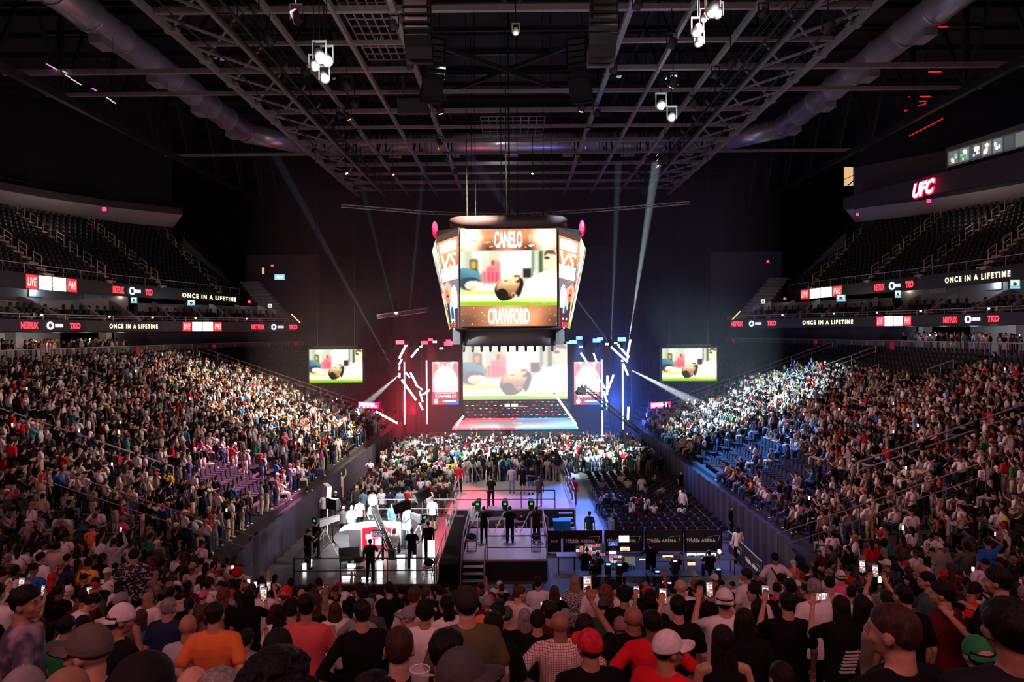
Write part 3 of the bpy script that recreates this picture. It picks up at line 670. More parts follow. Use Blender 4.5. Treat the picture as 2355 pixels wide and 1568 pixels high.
class Ras:
    """soft picture shown on the video screens, worked out on a grid of points"""
    def __init__(s, nx=170, ny=96):
        s.nx, s.ny = nx, ny; s.U, s.V = np.meshgrid(np.linspace(0,1,nx), np.linspace(0,1,ny)); s.I = np.zeros((ny, nx, 3), np.float32); s.asp = 1.76
    def blur(s, m, sg):
        if sg <= 0: return m
        r = max(1, int(sg*3)); k = np.exp(-.5*(np.arange(-r, r+1)/sg)**2); k /= k.sum(); P = np.pad(m, r, mode='edge')
        P = np.apply_along_axis(lambda v: np.convolve(v, k, 'valid'), 1, P); return np.apply_along_axis(lambda v: np.convolve(v, k, 'valid'), 0, P)
    def put(s, m, col):
        if callable(col): col = col(s.U, s.V)
        s.I = s.I*(1-m[..., None]) + np.asarray(col, np.float32)*m[..., None]
    def poly(s, pts, col, sg=.7):
        m = np.zeros_like(s.U, bool); n = len(pts)
        for i in range(n):
            (x0, y0), (x1, y1) = pts[i], pts[(i+1) % n]
            if y0 == y1: continue
            c = ((s.V >= y0) != (s.V >= y1)) & (s.U < (x1-x0)*(s.V-y0)/(y1-y0)+x0); m ^= c
        s.put(s.blur(m.astype(float), sg), col)
    def rect(s, a, b, c, d, col, sg=.7): s.poly([(a,b),(c,b),(c,d),(a,d)], col, sg)
    def ell(s, cu, cv, ru, rv, col, rot=0.0, soft=.12):
        x = (s.U-cu)*s.asp; y = s.V-cv; c, q = math.cos(rot), math.sin(rot); X_ = (x*c+y*q)/(ru*s.asp); Y_ = (-x*q+y*c)/rv; d = np.sqrt(X_**2+Y_**2); m = np.clip((1-d)/soft+.5, 0, 1)
        if callable(col): s.put(m, col(X_, Y_)[..., :])
        else: s.put(m, col)
def banner(P, x0, y0, x1, y1, glows, base=(.34,.075,.025)):
    r = Ras(90, 40); r.rect(-1,-1,2,2,base,0); r.asp = (x1-x0)/(y1-y0)
    for u, v, ru, rv, col in glows: r.ell(u, v, ru, rv, col, 0, 1.6)
    P.k += 1; z = .004*P.k; n0 = len(P.mb.v); X_ = ((x0+(x1-x0)*r.U)-.5)*P.W; Y_ = ((y0+(y1-y0)*r.V)-.5)*P.H
    P.mb.v += [(float(a), float(b), z) for a, b in zip(X_.ravel(), Y_.ravel())]; P.mb.c += [tuple(map(float, c)) for c in r.I.reshape(-1, 3)]
    P.mb.f += [(n0+j*r.nx+i, n0+j*r.nx+i+1, n0+(j+1)*r.nx+i+1, n0+(j+1)*r.nx+i) for j in range(r.ny-1) for i in range(r.nx-1)]
def shade(c0, c1, ax, ay, k=1.0):
    c0, c1 = np.array(c0), np.array(c1); return lambda x, y: c0 + (c1-c0)*np.clip(.5+.5*(x*ax+y*ay)*k, 0, 1)[..., None]
def lying_image(hazy=0.0):
    """a man in a white shirt asleep on his back on bright grass, a room behind him"""
    r = Ras(); R, G, E = r.rect, r.poly, r.ell
    R(-1,-1,2,2,(.44,.48,.36)); E(.35,.75,.5,.45,(.62,.66,.52),0,1.2); R(0,.2,.12,1,(.50,.55,.38),2); R(.12,.88,.3,1,(.7,.75,.6),1.5); R(.155,.3,.215,1,(.85,.9,.75),1.5); R(.0,.4,.05,1,(.62,.66,.5),1.5)
    R(.095,.62,.185,.85,(.02,.06,.02),1.6); R(.10,.3,.20,.64,(.07,.12,.05),1.8); R(.115,.68,.165,.80,(.75,.35,.05),1.5); R(.21,.25,.30,.6,(.12,.16,.08),2)
    R(.305,.70,.385,.87,(.85,.55,.35),1.5); R(.325,.72,.365,.83,(.30,.08,.02),1.2); R(.23,.42,.33,.64,(1.1,.32,.28),1.5); R(.27,.40,.45,.72,(1.3,.16,.20),1.8); R(.36,.62,.44,.80,(1.1,.25,.22),2)
    for k in range(5): R(.245+k*.042,.44,.258+k*.042,.62,(.5,.02,.05),1.0)
    R(.43,.45,.65,.93,(1.9,1.95,1.9),2.2); R(.46,.80,.62,.97,(1.7,1.7,1.6),2.5); R(.53,.42,.625,.56,(.9,.03,.06),1.2); R(.545,.40,.612,.55,(.03,.01,.01),1.0); R(.637,.42,.648,.92,(1.2,.15,.15),.8)
    R(.65,.50,.735,.685,(.02,.02,.02),1.0); R(.65,.69,.73,1,(1.5,1.55,1.4),1.5); R(.735,.42,.775,1,(.25,.27,.17),1.3); R(.775,.42,.812,1,(.62,.66,.52),1.3); R(.812,.42,.86,1,(.08,.12,.03),1.3); R(.86,.4,1,1,(.62,.66,.50),1.6)
    G([(.76,.60),(.755,.45),(.775,.40),(.77,.52),(.785,.64)], (1.6,1.6,1.3), .6)
    R(-1,-1,2,.265,shade((.22,.42,.01),(.85,1.15,.12),0,4.0),.8); R(-1,.10,2,.20,(1.5,1.65,.95),2.2); R(-1,-1,2,.075,(.28,.52,.02),1.2)
    # near arm in a dark blue sleeve
    E(.06,.53,.155,.155,shade((.01,.04,.07),(.10,.32,.42),.5,.9),-.15,.15); E(.10,.40,.12,.12,(.015,.05,.08),0,.2)
    G([(.06,.335),(.08,.43),(.16,.445),(.24,.405),(.36,.39),(.38,.27),(.26,.265),(.12,.285)], shade((.80,.38,.18),(1.6,1.15,.75),0,3.2,.9), 1.1); E(.115,.37,.065,.075,shade((.9,.45,.22),(1.7,1.25,.85),-.3,1),0,.3)
    # shirt
    G([(.575,.10),(.60,.22),(.64,.36),(.70,.46),(.78,.55),(.87,.605),(1.05,.61),(1.05,.07),(.80,.065),(.65,.08)], lambda U, V: np.stack([1.0+1.3*(V-.08)*2, 1.1+1.3*(V-.08)*2, .35+2.2*(V-.08)*2], -1), 1.0)
    for q, (x, y) in enumerate(((.66,.20),(.72,.16),(.78,.21),(.85,.15),(.92,.2))): G([(x,y-.10),(x+.02,y),(x+.035,y-.01),(x+.03,y-.1)], (.65,.80,.22), 1.4)
    # head, face to the ceiling
    E(.47,.285,.118,.195,(.02,.012,.006),.25,.1); E(.505,.345,.112,.175,shade((.18,.07,.02),(1.0,.58,.27),.35,1.0),.35,.2); E(.45,.35,.075,.12,shade((.30,.13,.05),(.95,.55,.25),.2,1),.2,.5)
    G([(.425,.43),(.455,.50),(.485,.515),(.52,.505),(.533,.555),(.552,.56),(.566,.51),(.60,.52),(.612,.49),(.635,.49),(.64,.42),(.56,.38),(.45,.38)], shade((.45,.22,.09),(1.1,.68,.36),0,2.2), .8)
    G([(.600,.13),(.635,.22),(.66,.36),(.655,.47),(.625,.52),(.60,.49),(.615,.40),(.59,.30),(.565,.22)], (.015,.008,.004), 1.1); G([(.56,.43),(.60,.475),(.625,.45),(.60,.40)], (.05,.02,.01), .9)
    G([(.452,.452),(.50,.462),(.50,.445),(.455,.435)], (.05,.02,.01), .7); G([(.505,.43),(.535,.44),(.535,.425)], (.06,.02,.01), .6); E(.548,.195,.026,.05,shade((.25,.09,.03),(.85,.45,.22),.5,.8),.2,.2); E(.55,.19,.012,.026,(.12,.04,.02),.2,.4)
    E(.435,.20,.062,.115,(.012,.007,.004),.5,.15)
    # part of a second head at the right edge
    E(.93,.93,.06,.085,(.14,.08,.05),0,.2); G([(.865,.74),(.87,.85),(.90,.93),(.97,.92),(1.05,.86),(1.05,.62),(.94,.60),(.905,.68)], shade((.55,.28,.12),(1.2,.82,.55),.3,.6), 1.2); G([(.90,.62),(1.05,.64),(1.05,.5),(.93,.52)], (1.4,1.0,.75), 1.4); E(.90,.86,.03,.03,(.1,.05,.02),0,.5)
    I = r.I*1.0
    if hazy: I = I*(1-hazy) + np.array([1.0,.9,.95])*hazy  # veil of stage haze mixed into the picture colours
    return r, I
LY = {0: lying_image(0), 1: lying_image(.30)}
def scene_lying(P, x0=0, y0=0, x1=1, y1=1, hazy=0.0):
    r, I = LY[1 if hazy else 0]; P.k += 1; z = .004*P.k; n0 = len(P.mb.v); X_ = ((x0+(x1-x0)*r.U)-.5)*P.W; Y_ = ((y0+(y1-y0)*r.V)-.5)*P.H
    P.mb.v += [(float(a), float(b), z) for a, b in zip(X_.ravel(), Y_.ravel())]; P.mb.c += [tuple(map(float, c)) for c in I.reshape(-1, 3)*P.g]
    P.mb.f += [(n0+j*r.nx+i, n0+j*r.nx+i+1, n0+(j+1)*r.nx+i+1, n0+(j+1)*r.nx+i) for j in range(r.ny-1) for i in range(r.nx-1)]
def screen_thing(name, TL, BR, label, cat, thick=.25, tilt=0, frame=.10):
    """flat display: top left and bottom right corners in the hall, facing the near stand"""
    W = BR.x-TL.x; H = TL.z-BR.z; c = (TL+BR)/2
    t = empty(name, (c.x, c.y, BR.z-frame), 0, label, cat)
    mb = MB(); mb.box(-W/2-frame, W/2+frame, .02, thick, 0, H+2*frame); mb.build('casing', BLK, t)
    return t, W, H, Matrix.Translation((0, 0, H/2+frame)) @ Matrix.Rotation(pi/2, 4, 'X')
ORANGE = (.85,.25,.10)
# ------------------------------------------------------------------ the hanging screen cube
SY = 49.0
c_tl, c_br = at(1058, 527, SY), at(1281, 749, SY)
cx = (c_tl.x + c_br.x)/2; zt, zb = c_tl.z, c_br.z; W = c_br.x - c_tl.x; H = zt - zb
t = empty('hanging_scoreboard', (cx, SY, zb), 0, 'big hanging scoreboard with tapered bright screens over the middle of the hall', 'scoreboard')
SB = t
P = Pic(W, H, 1.0)
P.rect(0,0,1,1,(.34,.075,.025)); banner(P, 0,.775,1,1, [(.12,.5,.22,.7,(.95,.42,.18)),(.88,.5,.22,.7,(.95,.42,.18)),(.10,.55,.09,.4,(2.2,1.7,1.2)),(.88,.55,.10,.4,(2.2,1.7,1.2)),(.5,.5,.2,.6,(.8,.3,.14)),(.3,.1,.1,.3,(.12,.03,.02)),(.7,.1,.1,.3,(.12,.03,.02))])
for k in range(26):
    u = random.random(); v = random.choice((random.uniform(.79,.98), random.uniform(.02,.17))); r = random.uniform(.004,.03); P.ell(u, v, r, r*.4, (1.1,.5,.25), random.uniform(.5,1.4), random.uniform(-.6,.6), 8)
P.poly([(.72,.86),(.715,.93),(.722,.93)], (2,1.6,1.2)); P.poly([(.74,.81),(.70,.82),(.73,.84),(.77,.83)], (1.8,1.2,.9))
P.text('CANELO', .5, .89, .29, .175, (2.0,2.1,2.1), 1, .028)
scene_lying(P, 0, .21, 1, .775)
banner(P, 0,0,1,.21, [(.3,.4,.25,.6,(.75,.33,.15)),(.75,.45,.22,.6,(.85,.36,.16)),(.05,.2,.2,.6,(.15,.05,.03)),(.97,.2,.12,.6,(.15,.05,.03)),(.5,.5,.12,.5,(1.1,.6,.35))])
for k in range(60):
    u = random.random(); v = random.uniform(.02,.19); r = random.uniform(.002,.006); P.ell(u, v, r, r, (1.5,.8,.5), random.uniform(.5,1.5), 0, 6)
P.text('CRAWFORD', .5, .10, .43, .16, (2.0,2.1,2.15), 1, .030)
Mf = Matrix.Translation((0, -.03, H/2)) @ Matrix.Rotation(pi/2, 4, 'X')
P.build('front_screen', Mf, t)
def warp_quad(parent, a, b, c, d, painter, name, res):
    """picture on the four-cornered panel a (bottom left) b (bottom right) c (top right) d (top left)"""
    P = Pic(1, 1); painter(P); a, b, c, d = map(Vector, (a, b, c, d)); n_ = (b-a).cross(d-a).normalized()
    P.mb.v = [tuple(((a*(1-(x+.5)) + b*(x+.5))*(1-(y+.5)) + (d*(1-(x+.5)) + c*(x+.5))*(y+.5)) + n_*z*2) for x, y, z in P.mb.v]
    return P.mb.build(name, LEDM, parent)
def corner_pic(flip):
    def f(P):
        X = (lambda u: 1-u) if flip else (lambda u: u)
        banner(P, 0,0,1,1, [(.5,.85,.6,.15,(1.0,.5,.25)),(.5,.5,.5,.2,(.8,.25,.12)),(.1,.3,.4,.2,(.25,.06,.04))]); P.rect(0,.93,1,1,(.10,.05,.04)); P.ell(.5,.86,.42,.05,(2.2,2.1,2.0)); P.rect(.1,.80,.9,.90,(2.4,2.4,2.4))
        P.text('VS', .5, .70, .85, .17, (1.9,.9,.65), 1, .03, shear=.25); P.rect(.02,.55,.98,.64,(2.4,2.4,2.4)); P.rect(0,.50,1,.56,(1.5,1.1,1.0))
        P.rect(0,.36,1,.50,(.25,.20,.22)); P.ell(X(.74),.36,.34,.13,(.95,.45,.32)); P.ell(X(.30),.28,.26,.16,(1.7,1.4,1.3)); P.ell(X(.82),.30,.16,.12,(.60,.22,.14)); P.ell(X(.86),.22,.10,.05,(.06,.02,.02)); P.ell(X(.78),.34,.08,.012,(.05,.02,.02))
        P.rect(0,0,1,.20,(.10,.02,.03)); P.ell(.5,.135,.24,.16,(.5,.85,1.2)); P.ell(.5,.135,.14,.09,(.05,.1,.2)); P.rect(.25,.075,.75,.095,(1.2,1.3,1.4)); P.rect(.15,.0,.85,.055,(.05,.0,.01)); P.text('TKO', .5, .028, .7, .045, (2.0,.15,.2), 1, .03)
    return f
def side_pic(P): scene_lying(P)
half = W/2 + .12
for e in (-1, 1):
    xi, xo_t, xo_b = e*half, e*(half+1.75), e*(half+.62); yt, yb_ = 1.3, .9
    z0, z1 = -.1, H+.15
    A_, B_, C_, D_ = (xi,0,z0), (xo_b,yb_,z0), (xo_t,yt,z1-.5), (xi,0,z1-.1)
    if e > 0: warp_quad(t, A_, B_, C_, D_, corner_pic(False), 'corner_screen', 8)
    else: warp_quad(t, B_, A_, D_, C_, corner_pic(True), 'corner_screen', 8)
    A_, B_, C_, D_ = (xo_b,yb_+.05,z0), (xo_b+e*.85,8.2,z0-.1), (xo_t+e*1.15,8.4,z1-.7), (xo_t,yt+.05,z1-.55)
    if e > 0: warp_quad(t, A_, B_, C_, D_, side_pic, 'side_screen', 8)
    else: warp_quad(t, B_, A_, D_, C_, side_pic, 'side_screen', 8)
    mb = MB(); mb.tube((xi,-.03,z0), (xi,-.03,z1), .05, n=6); mb.build('screen_edge', BLK, t)
    mb = MB(); mb.ell((e*(half+1.95), 2.4, H+.35), (.22,1.0,.62), 10, 6); mb.build('corner_lamp', mat('red_corner', (.4,.01,.03), .4, emit=(1,.01,.08), strength=.8), t)
# core, cap, lower ring
mb = MB(); pl = [(-half,.06),(half,.06),(half+1.7,1.4),(half+2.8,8.5),(half,10),(-half,10),(-half-2.8,8.5),(-half-1.7,1.4)]
pb = [(-half,.06),(half,.06),(half+.58,1.0),(half+1.35,8.3),(half,10),(-half,10),(-half-1.35,8.3),(-half-.58,1.0)]
mb.v += [(x,y,-.1) for x,y in pb] + [(x,y,H+.1) for x,y in pl]; mb.f += [tuple(range(8))[::-1], tuple(range(8,16))] + [(k,(k+1)%8,8+(k+1)%8,8+k) for k in range(8)]
mb.build('core', BLK, t)
mb = MB(); ring_ = [( (half+.9)*math.cos(a)*1.0, 5+ 5.4*math.sin(a)) for a in [2*pi*k/28 for k in range(28)]]
def sq(a, w, d): c, s_ = math.cos(a), math.sin(a); return (math.copysign(abs(c)**.35, c)*w, 5+math.copysign(abs(s_)**.35, s_)*d)
rp = [sq(2*pi*k/40, half+.85, 5.1) for k in range(40)]
mb.v += [(x,y,H+.12) for x,y in rp] + [(x,y,H+.95) for x,y in rp]; mb.f += [(k,(k+1)%40,40+(k+1)%40,40+k) for k in range(40)] + [tuple(range(40,80)), tuple(range(40))[::-1]]
mb.build('top_cap', mat('cap_metal', (.06,.035,.035), .5), t, True)
mb = MB(); rp = [sq(2*pi*k/40, half-.05, 4.6) for k in range(40)]
mb.v += [(x,y,-.28) for x,y in rp] + [(x,y,-1.45) for x,y in rp]; mb.f += [(k,(k+1)%40,40+(k+1)%40,40+k) for k in range(40)] + [tuple(range(40,80)), tuple(range(40))[::-1]]
mb.build('lower_ring', mat('ring_metal', (.10,.095,.10), .6), t, True)
for e in (-1, 1):
    mb = MB()
    for j in range(8): mb.box(e*(half+.15)-.35+.1*(j%3), e*(half+.15)+.2+.1*(j%2), .3+.2*j, .55+.2*j, -1.3+.13*(j%4), -.25-.1*(j%3))
    mb.build('speaker_cluster', DARK, t)
for k in range(11):
    x = -half + .3 + k*(W-.5)/10; q = empty('moving_head_light', (cx+x, SY+.4, zb-1.45), 0, f'small moving-head light under the hanging scoreboard, {nth(k+1)} of the row', 'stage light', 'lights under the scoreboard')
    mb = MB(); mb.box(-.1,.1,-.08,.08,-.1,0); mb.build('base', BLK, q); mb = MB(); mb.capsule((0,0,-.18), (0,-.03,-.34), .10, .08, 10, 3); mb.build('head', BLK, q, True)
# ------------------------------------------------------------------ the stage
STY0, STY1 = 66.0, 72.2
sl, sr = at(1040, 985, STY0).x, at(1330, 985, STY0).x
t = empty('stage', (0, STY0, 0), 0, 'low stage at the far end edged with red and blue light strips', 'stage')
mb = MB(); mb.box(sl, sr, 0, 6.3, 1.9, 2.05); mb.build('deck', mat('stage_deck', (.42,.42,.43), .5), t)
mb = MB(); mb.box(sl+.05, sr-.05, .08, 6.25, 0, 1.9); mb.build('skirt', BLK, t)
rt = mat('red_strip', (1,0,0), emit=(1,.03,.06), strength=3.5, light=False); rtw = mat('red_strip_core', (1,.3,.3), emit=(1,.25,.3), strength=6)
bt = mat('blue_strip', (0,0,1), emit=(.03,.14,1), strength=4.5, light=False); wt = mat('white_strip', (1,1,1), emit=(.85,.95,1), strength=9)
mid = (sl+sr)/2 + .2
for x0, x1, m_ in ((sl, mid, rt), (mid, sr, bt)):
    L = x1-x0; k = 0
    for a, b in ((0,.05),(.07,.28),(.30,.36),(.38,.60),(.62,.70),(.72,.97)):
        mb = MB(); mb.tube((x0+L*a, -.06, 1.98), (x0+L*b, -.06, 1.98), .09, n=8); mb.build('light_strip', m_, t)
for x0, x1, m_ in ((sl+.8, mid, rt), (mid, sr-.6, bt)):
    mb = MB(); mb.tube((x0, 6.2, 2.12), (x1, 6.2, 2.12), .10, n=8); mb.build('rear_light_strip', m_, t)
mb = MB(); mb.box(mid-.5, mid+.5, 3.0, 3.6, 2.05, 2.12); mb.build('riser', WHITE, t)
# the big LED wall and the sponsor wall under it
TL, BR = at(1064, 793, 75.5), at(1305, 919, 75.5)
t, W2, H2, M2 = screen_thing('led_wall', TL, BR, 'wide bright LED wall above the stage showing a man lying on grass', 'screen')
P = Pic(W2, H2, .95); scene_lying(P, 0, 0, 1, 1.0, .30); P.build('picture', M2, t)
TL, BR = at(1066, 920, 75.0), at(1312, 964, 75.0)
t, W3, H3, M3 = screen_thing('sponsor_wall', TL, BR, 'dark sponsor wall with small repeated red, white and green logos behind the stage', 'backdrop board', frame=.02)
P = Pic(W3, H3, 1.0); P.rect(0,0,1,1,(.018,.018,.02))
for r in range(6):
    for c in range(19):
        u = .03+c*.0525+(.02 if r % 2 else 0); v = .08+r*.168
        if .36 < u < .63 and r == 4 or u > .98: continue
        k = (c+r*2) % 5
        if k == 0: P.text('NETFLIX', u, v, .030, .055, (.75,.02,.04))
        elif k == 1: P.ell(u, v, .011, .009, (.8,.8,.8)); P.rect(u-.003,v-.01,u+.012,v+.05,(.018,.018,.02))
        elif k == 2: P.text('TKO', u, v, .018, .06, (.7,.03,.05))
        elif k == 3: P.ell(u-.008, v, .007, .007, (.3,.55,.1)); P.rect(u,v-.02,u+.016,v+.02,(.55,.6,.55))
        else: P.ell(u-.007, v, .006, .006, (.25,.5,.85)); P.rect(u,v-.018,u+.018,v+.018,(.6,.6,.65))
P.mb.c = [tuple(v*2.2 if max(c) > .1 else v for v in c) for c in P.mb.c]; P.rect(.385,.68,.435,.84,(1.1,1.1,1.1)); P.rect(.445,.68,.51,.84,(1.1,1.1,1.1)); P.text('TKO', .545,.78,.045,.08,(.8,.05,.05)); P.rect(.52,.68,.60,.71,(.8,.8,.8)); P.ell(.5,.28,.014,.010,(.9,.9,.9)); P.rect(.482,.10,.518,.14,(.8,.1,.1))
P.build('picture', M3, t, LEDM_S)
# poster screens left and right of the LED wall
for nm, (x0, x1), txt in (('left', (993,1055), 'CANELO'), ('right', (1320,1383), 'CRAWFORD')):
    TL, BR = at(x0, 832, 72.5), at(x1, 930, 72.5)
    t, w, h, M = screen_thing('poster_screen', TL, BR, f'tall blown-out poster screen on the {nm} of the stage wall', 'screen')
    P = Pic(w, h, .85); P.rect(0,0,1,1,(1.0,.45,.45)); P.rect(.08,.30,.95,.88,(2.4,2.3,2.35)); P.ell(.2,.95,.12,.05,(2.2,2.1,2.0)); P.ell(.8,.95,.12,.05,(2.2,2.1,2.0))
    P.ell(.14,.78,.12,.20,(1.0,.35,.35)); P.ell(.88,.78,.12,.20,(1.0,.30,.33)); P.ell(.35,.92,.1,.06,(1.0,.5,.45)); P.poly([(.3,.82),(.4,.95),(.5,.85),(.6,.96),(.7,.82)],(2.2,2.0,2.0)); P.ell(.5,.55,.45,.35,(2.7,2.7,2.7))
    P.rect(0,.0,1,.30,(.55,.10,.12)); P.rect(0,.0,.5,.10,(.60,.10,.10)); P.rect(.5,.0,1,.12,(.10,.22,.75)); P.text(txt, .52,.20,.8,.06,(2.2,2.2,2.3),1,.04); P.rect(.1,.25,.9,.29,(1.5,.6,.6)); P.rect(.4,.06,.9,.10,(1.9,1.9,2.1)); P.ell(.15,.08,.08,.06,(1.6,1.4,1.4))
    P.build('picture', M, t)
# side screens
for nm, (x0,y0,x1,y1) in (('left', (711,804,834,879)), ('right', (1523,801,1648,875))):
    TL, BR = at(x0, y0, 63), at(x1, y1, 63)
    t, w, h, M = screen_thing('side_screen', TL, BR, f'hanging video screen at the {nm} of the stage showing a man lying on grass', 'screen')
    P = Pic(w, h, .95); scene_lying(P); P.build('picture', M, t)
    for e in (-.35, .35): mb = MB(); mb.tube((w*e,.1,h+.2), (w*e,.1,33-t.location.z), .03, n=5); mb.build('hanging_cable', DSTEEL, t)
    mb = MB(); mb.bar((-w*.4,.1,h+.35), (w*.4,.1,h+.35), .18); mb.build('hanging_bar', DSTEEL, t)
# small pink signs over the far corners
for nm, (x0,x1), sl_ in (('left', (820,875), .35), ('right', (1492,1546), -.35)):
    TL, BR = at(x0, 924, 70), at(x1, 939, 70)
    t, w, h, M = screen_thing('exit_banner', TL, BR, f'small glowing pink banner screen low at the {nm} of the stage', 'screen', .1)
    P = Pic(w, h, 1); P.rect(0,0,1,1,(1.2,.05,.35)); P.rect(.04,.35,.8,.85,(2.2,1.5,1.9))
    for k in range(14): P.rect(.05+k*.065,.12,.085+k*.065,.5,(2.2,1.2,1.8))
    P.build('picture', M, t, LEDM_S); t.rotation_euler[2] = -sl_
# vertical neon tubes, the white tilted light sticks
for px, y0, y1, D, c in ((930,832,976,69,'red'),(981,828,975,69,'red'),(1384,827,935,68,'blue'),(1385,943,1006,66,'blue'),(1432,836,988,68,'blue')):
    a, b = at(px, y0, D), at(px+1, y1, D); b.x = a.x
    t = empty('light_tube', (a.x, a.y, b.z), 0, f'tall vertical {c} light tube beside the stage, ' + {930:'outer left',981:'inner left',1384:'inner right, upper piece',1385:'inner right, lower piece',1432:'outer right'}[px], 'light tube')
    mb = MB(); mb.tube((0,0,0), (0,0,a.z-b.z), .085, n=10); mb.build('tube', mat(c+'_neon', (1,1,1), emit=(1,.006,.03) if c == 'red' else (.012,.09,1), strength=7), t)
    mb = MB(); mb.tube((0,-.07,.1), (0,-.07,a.z-b.z-.1), .035, n=8); mb.build('core', mat(c+'_core', (1,1,1), emit=(1,.62,.70) if c == 'red' else (.65,.85,1), strength=6, light=False), t)
    mb = MB(); mb.box(-.12,.12,.1,.2,-.3,a.z-b.z+.2); mb.bar((0,.15,-.3), (0,.15,-b.z), .14); mb.build('mount', BLK, t)
sticks = [(932,797,918,824,66),(924,826,918,838,66),(919,842,918,850,66),(919,858,919,868,66),(924,873,957,920,66),(944,857,958,884,66),(955,884,971,896,67),(933,856,942,867,66),(965,900,972,924,67),(964,926,972,942,66),(971,908,988,897,67),
          (972,790,946,821,69),(1336,812,1356,842,68),(1365,812,1372,832,68),(1400,793,1443,832,69),(1421,792,1444,820,68),(1446,818,1440,831,68),(1430,828,1444,862,69),(1397,864,1396,908,68),(1411,862,1397,900,68),(1394,917,1396,940,68),(1376,868,1392,893,69),(1450,780,1443,815,68),(1445,936,1444,966,68),
          (1276,906,1325,976,65.5),(1066,956,1050,978,65.5),(864,946,914,973,67),(1388,900,1396,925,68)]
sm_ = mat('white_stick', (1,1,1), emit=(.90,.97,1), strength=5)
for j, (x0,y0,x1,y1,D) in enumerate(sticks):
    a, b = at(x0, y0, D), at(x1, y1, D+.4); t = empty('light_stick', a, 0, f'tilted white light stick {"left" if x0 < 1183 else "right"} of the stage, {"upper" if y0 < 870 else "lower"} part', 'light stick', 'tilted white light sticks of the stage')
    r = .10 if (b-a).length > 1.2 else .08
    mb = MB(); mb.tube((0,0,0), b-a, r, n=8); mb.build('tube', sm_, t)
    mb = MB(); mb.ell((0,.12,0), (.12,.12,.12), 8, 5); mb.build('joint', BLK, t)
# truss towers and the flown light truss over the stage
def lattice(p, q, w, parent, m=DSTEEL, name='lattice', bays=None):
    p = Vector(p); q = Vector(q); d = (q-p); L = d.length; d.normalize(); up = Vector((0,0,1)) if abs(d.z) < .9 else Vector((0,1,0)); a = d.cross(up).normalized()*w/2; b = d.cross(a).normalized()*w/2
    mb = MB(); cs = [a+b, a-b, -a-b, -a+b]
    for c in cs: mb.tube(p+c, q+c, .03, n=5)
    n_ = bays or max(2, int(L/w))
    for k in range(n_):
        u = p + d*L*k/n_; v = p + d*L*(k+1)/n_
        for i in range(4): mb.tube(u+cs[i], v+cs[(i+1)%4], .018, n=4); mb.tube(u+cs[i], u+cs[(i+1)%4], .018, n=4)
    return mb.build(name, m, parent)
zt_ = at(1177, 782, 67).z
for nm, xa, xb in (('left', at(903,782,67).x, at(1060,782,67).x), ('right', at(1300,780,67).x, at(1462,780,67).x)):
    t = empty('lighting_truss', (0,0,0), 0, f'flown black lighting truss over the {nm} wing of the stage', 'lighting truss')
    lattice((xa,67,zt_+.25), (xb,67,zt_+.25), .5, t)
    for f in (.1,.5,.9): x = xa+(xb-xa)*f; mb = MB(); mb.tube((x,67,zt_+.5), (x,67,33), .025, n=5); mb.build('hoist_chain', DSTEEL, t)
for px, nm in ((921,'outer left'),(964,'inner left'),(1397,'inner right'),(1447,'outer right')):
    a = at(px, 985, 70); t = empty('truss_tower', (a.x, 70, 0), 0, f'black lattice truss tower standing behind the light tubes, {nm}', 'truss tower'); lattice((0,0,0), (0,0,zt_), .55, t)
heads = [(920,787,'r',1.6),(976,788,'r',1.3),(990,781,'r',.9),(1000,786,'rp',.8),(1031,783,'r',.9),(1031,790,'r',1.6),(1037,787,'r',.8),(934,795,'w',.6),(1015,801,'w',.7),(968,797,'p',.5),
         (1318,786,'b',1.5),(1332,777,'b',1.2),(1372,783,'b',1.5),(1380,779,'b',1.2),(1430,780,'b',1.6),(1336,797,'w',.6),(1396,791,'w',.7),(1416,789,'w',.6),(1308,788,'b',.9)]
hc = {'r': ((1,.012,.03),9), 'rp': ((1,.35,.4),6), 'p': ((1,.3,.7),4), 'w': ((.9,.97,1),6), 'b': ((.03,.10,1),12)}
for j, (px, py, c, s) in enumerate(heads):
    a = at(px, py, 66.6); t = empty('moving_head_light', (a.x, a.y, a.z), 0, f'{"red" if c[0]=="r" else "blue" if c=="b" else "pink" if c=="p" else "white"} glowing stage light on the flown truss over the stage wings', 'stage light', 'glowing lights on the stage trusses')
    mb = MB(); mb.box(-.3*s,.3*s,-.03,.22,-.16*s,.16*s); mb.build('housing', BLK, t); mb = MB(); mb.box(-.25*s,.25*s,-.06,-.035,-.12*s,.12*s); mb.build('lens', mat('head_'+c, (1,1,1), emit=hc[c][0], strength=hc[c][1]), t)
    mb = MB(); mb.box(-.03,.03,.05,.12,.1,zt_+.5-a.z if a.z < zt_ else .4); mb.build('clamp', BLK, t)
for k in range(8):
    x = at(905+k*20, 790, 66.8).x if k < 4 else at(1345+(k-4)*28, 790, 66.8).x; t = empty('moving_head_light', (x, 66.8, zt_-.05), 0, f'unlit black moving-head light under the {"left" if k < 4 else "right"} stage truss, {nth(k%4+1)}', 'stage light', 'unlit lights on the stage trusses')
    mb = MB(); mb.box(-.16,.16,-.13,.13,-.18,0); mb.build('base', BLK, t); mb = MB(); mb.capsule((0,0,-.36), (0,-.08,-.62), .2, .17, 10, 3); mb.build('head', BLK, t, True)
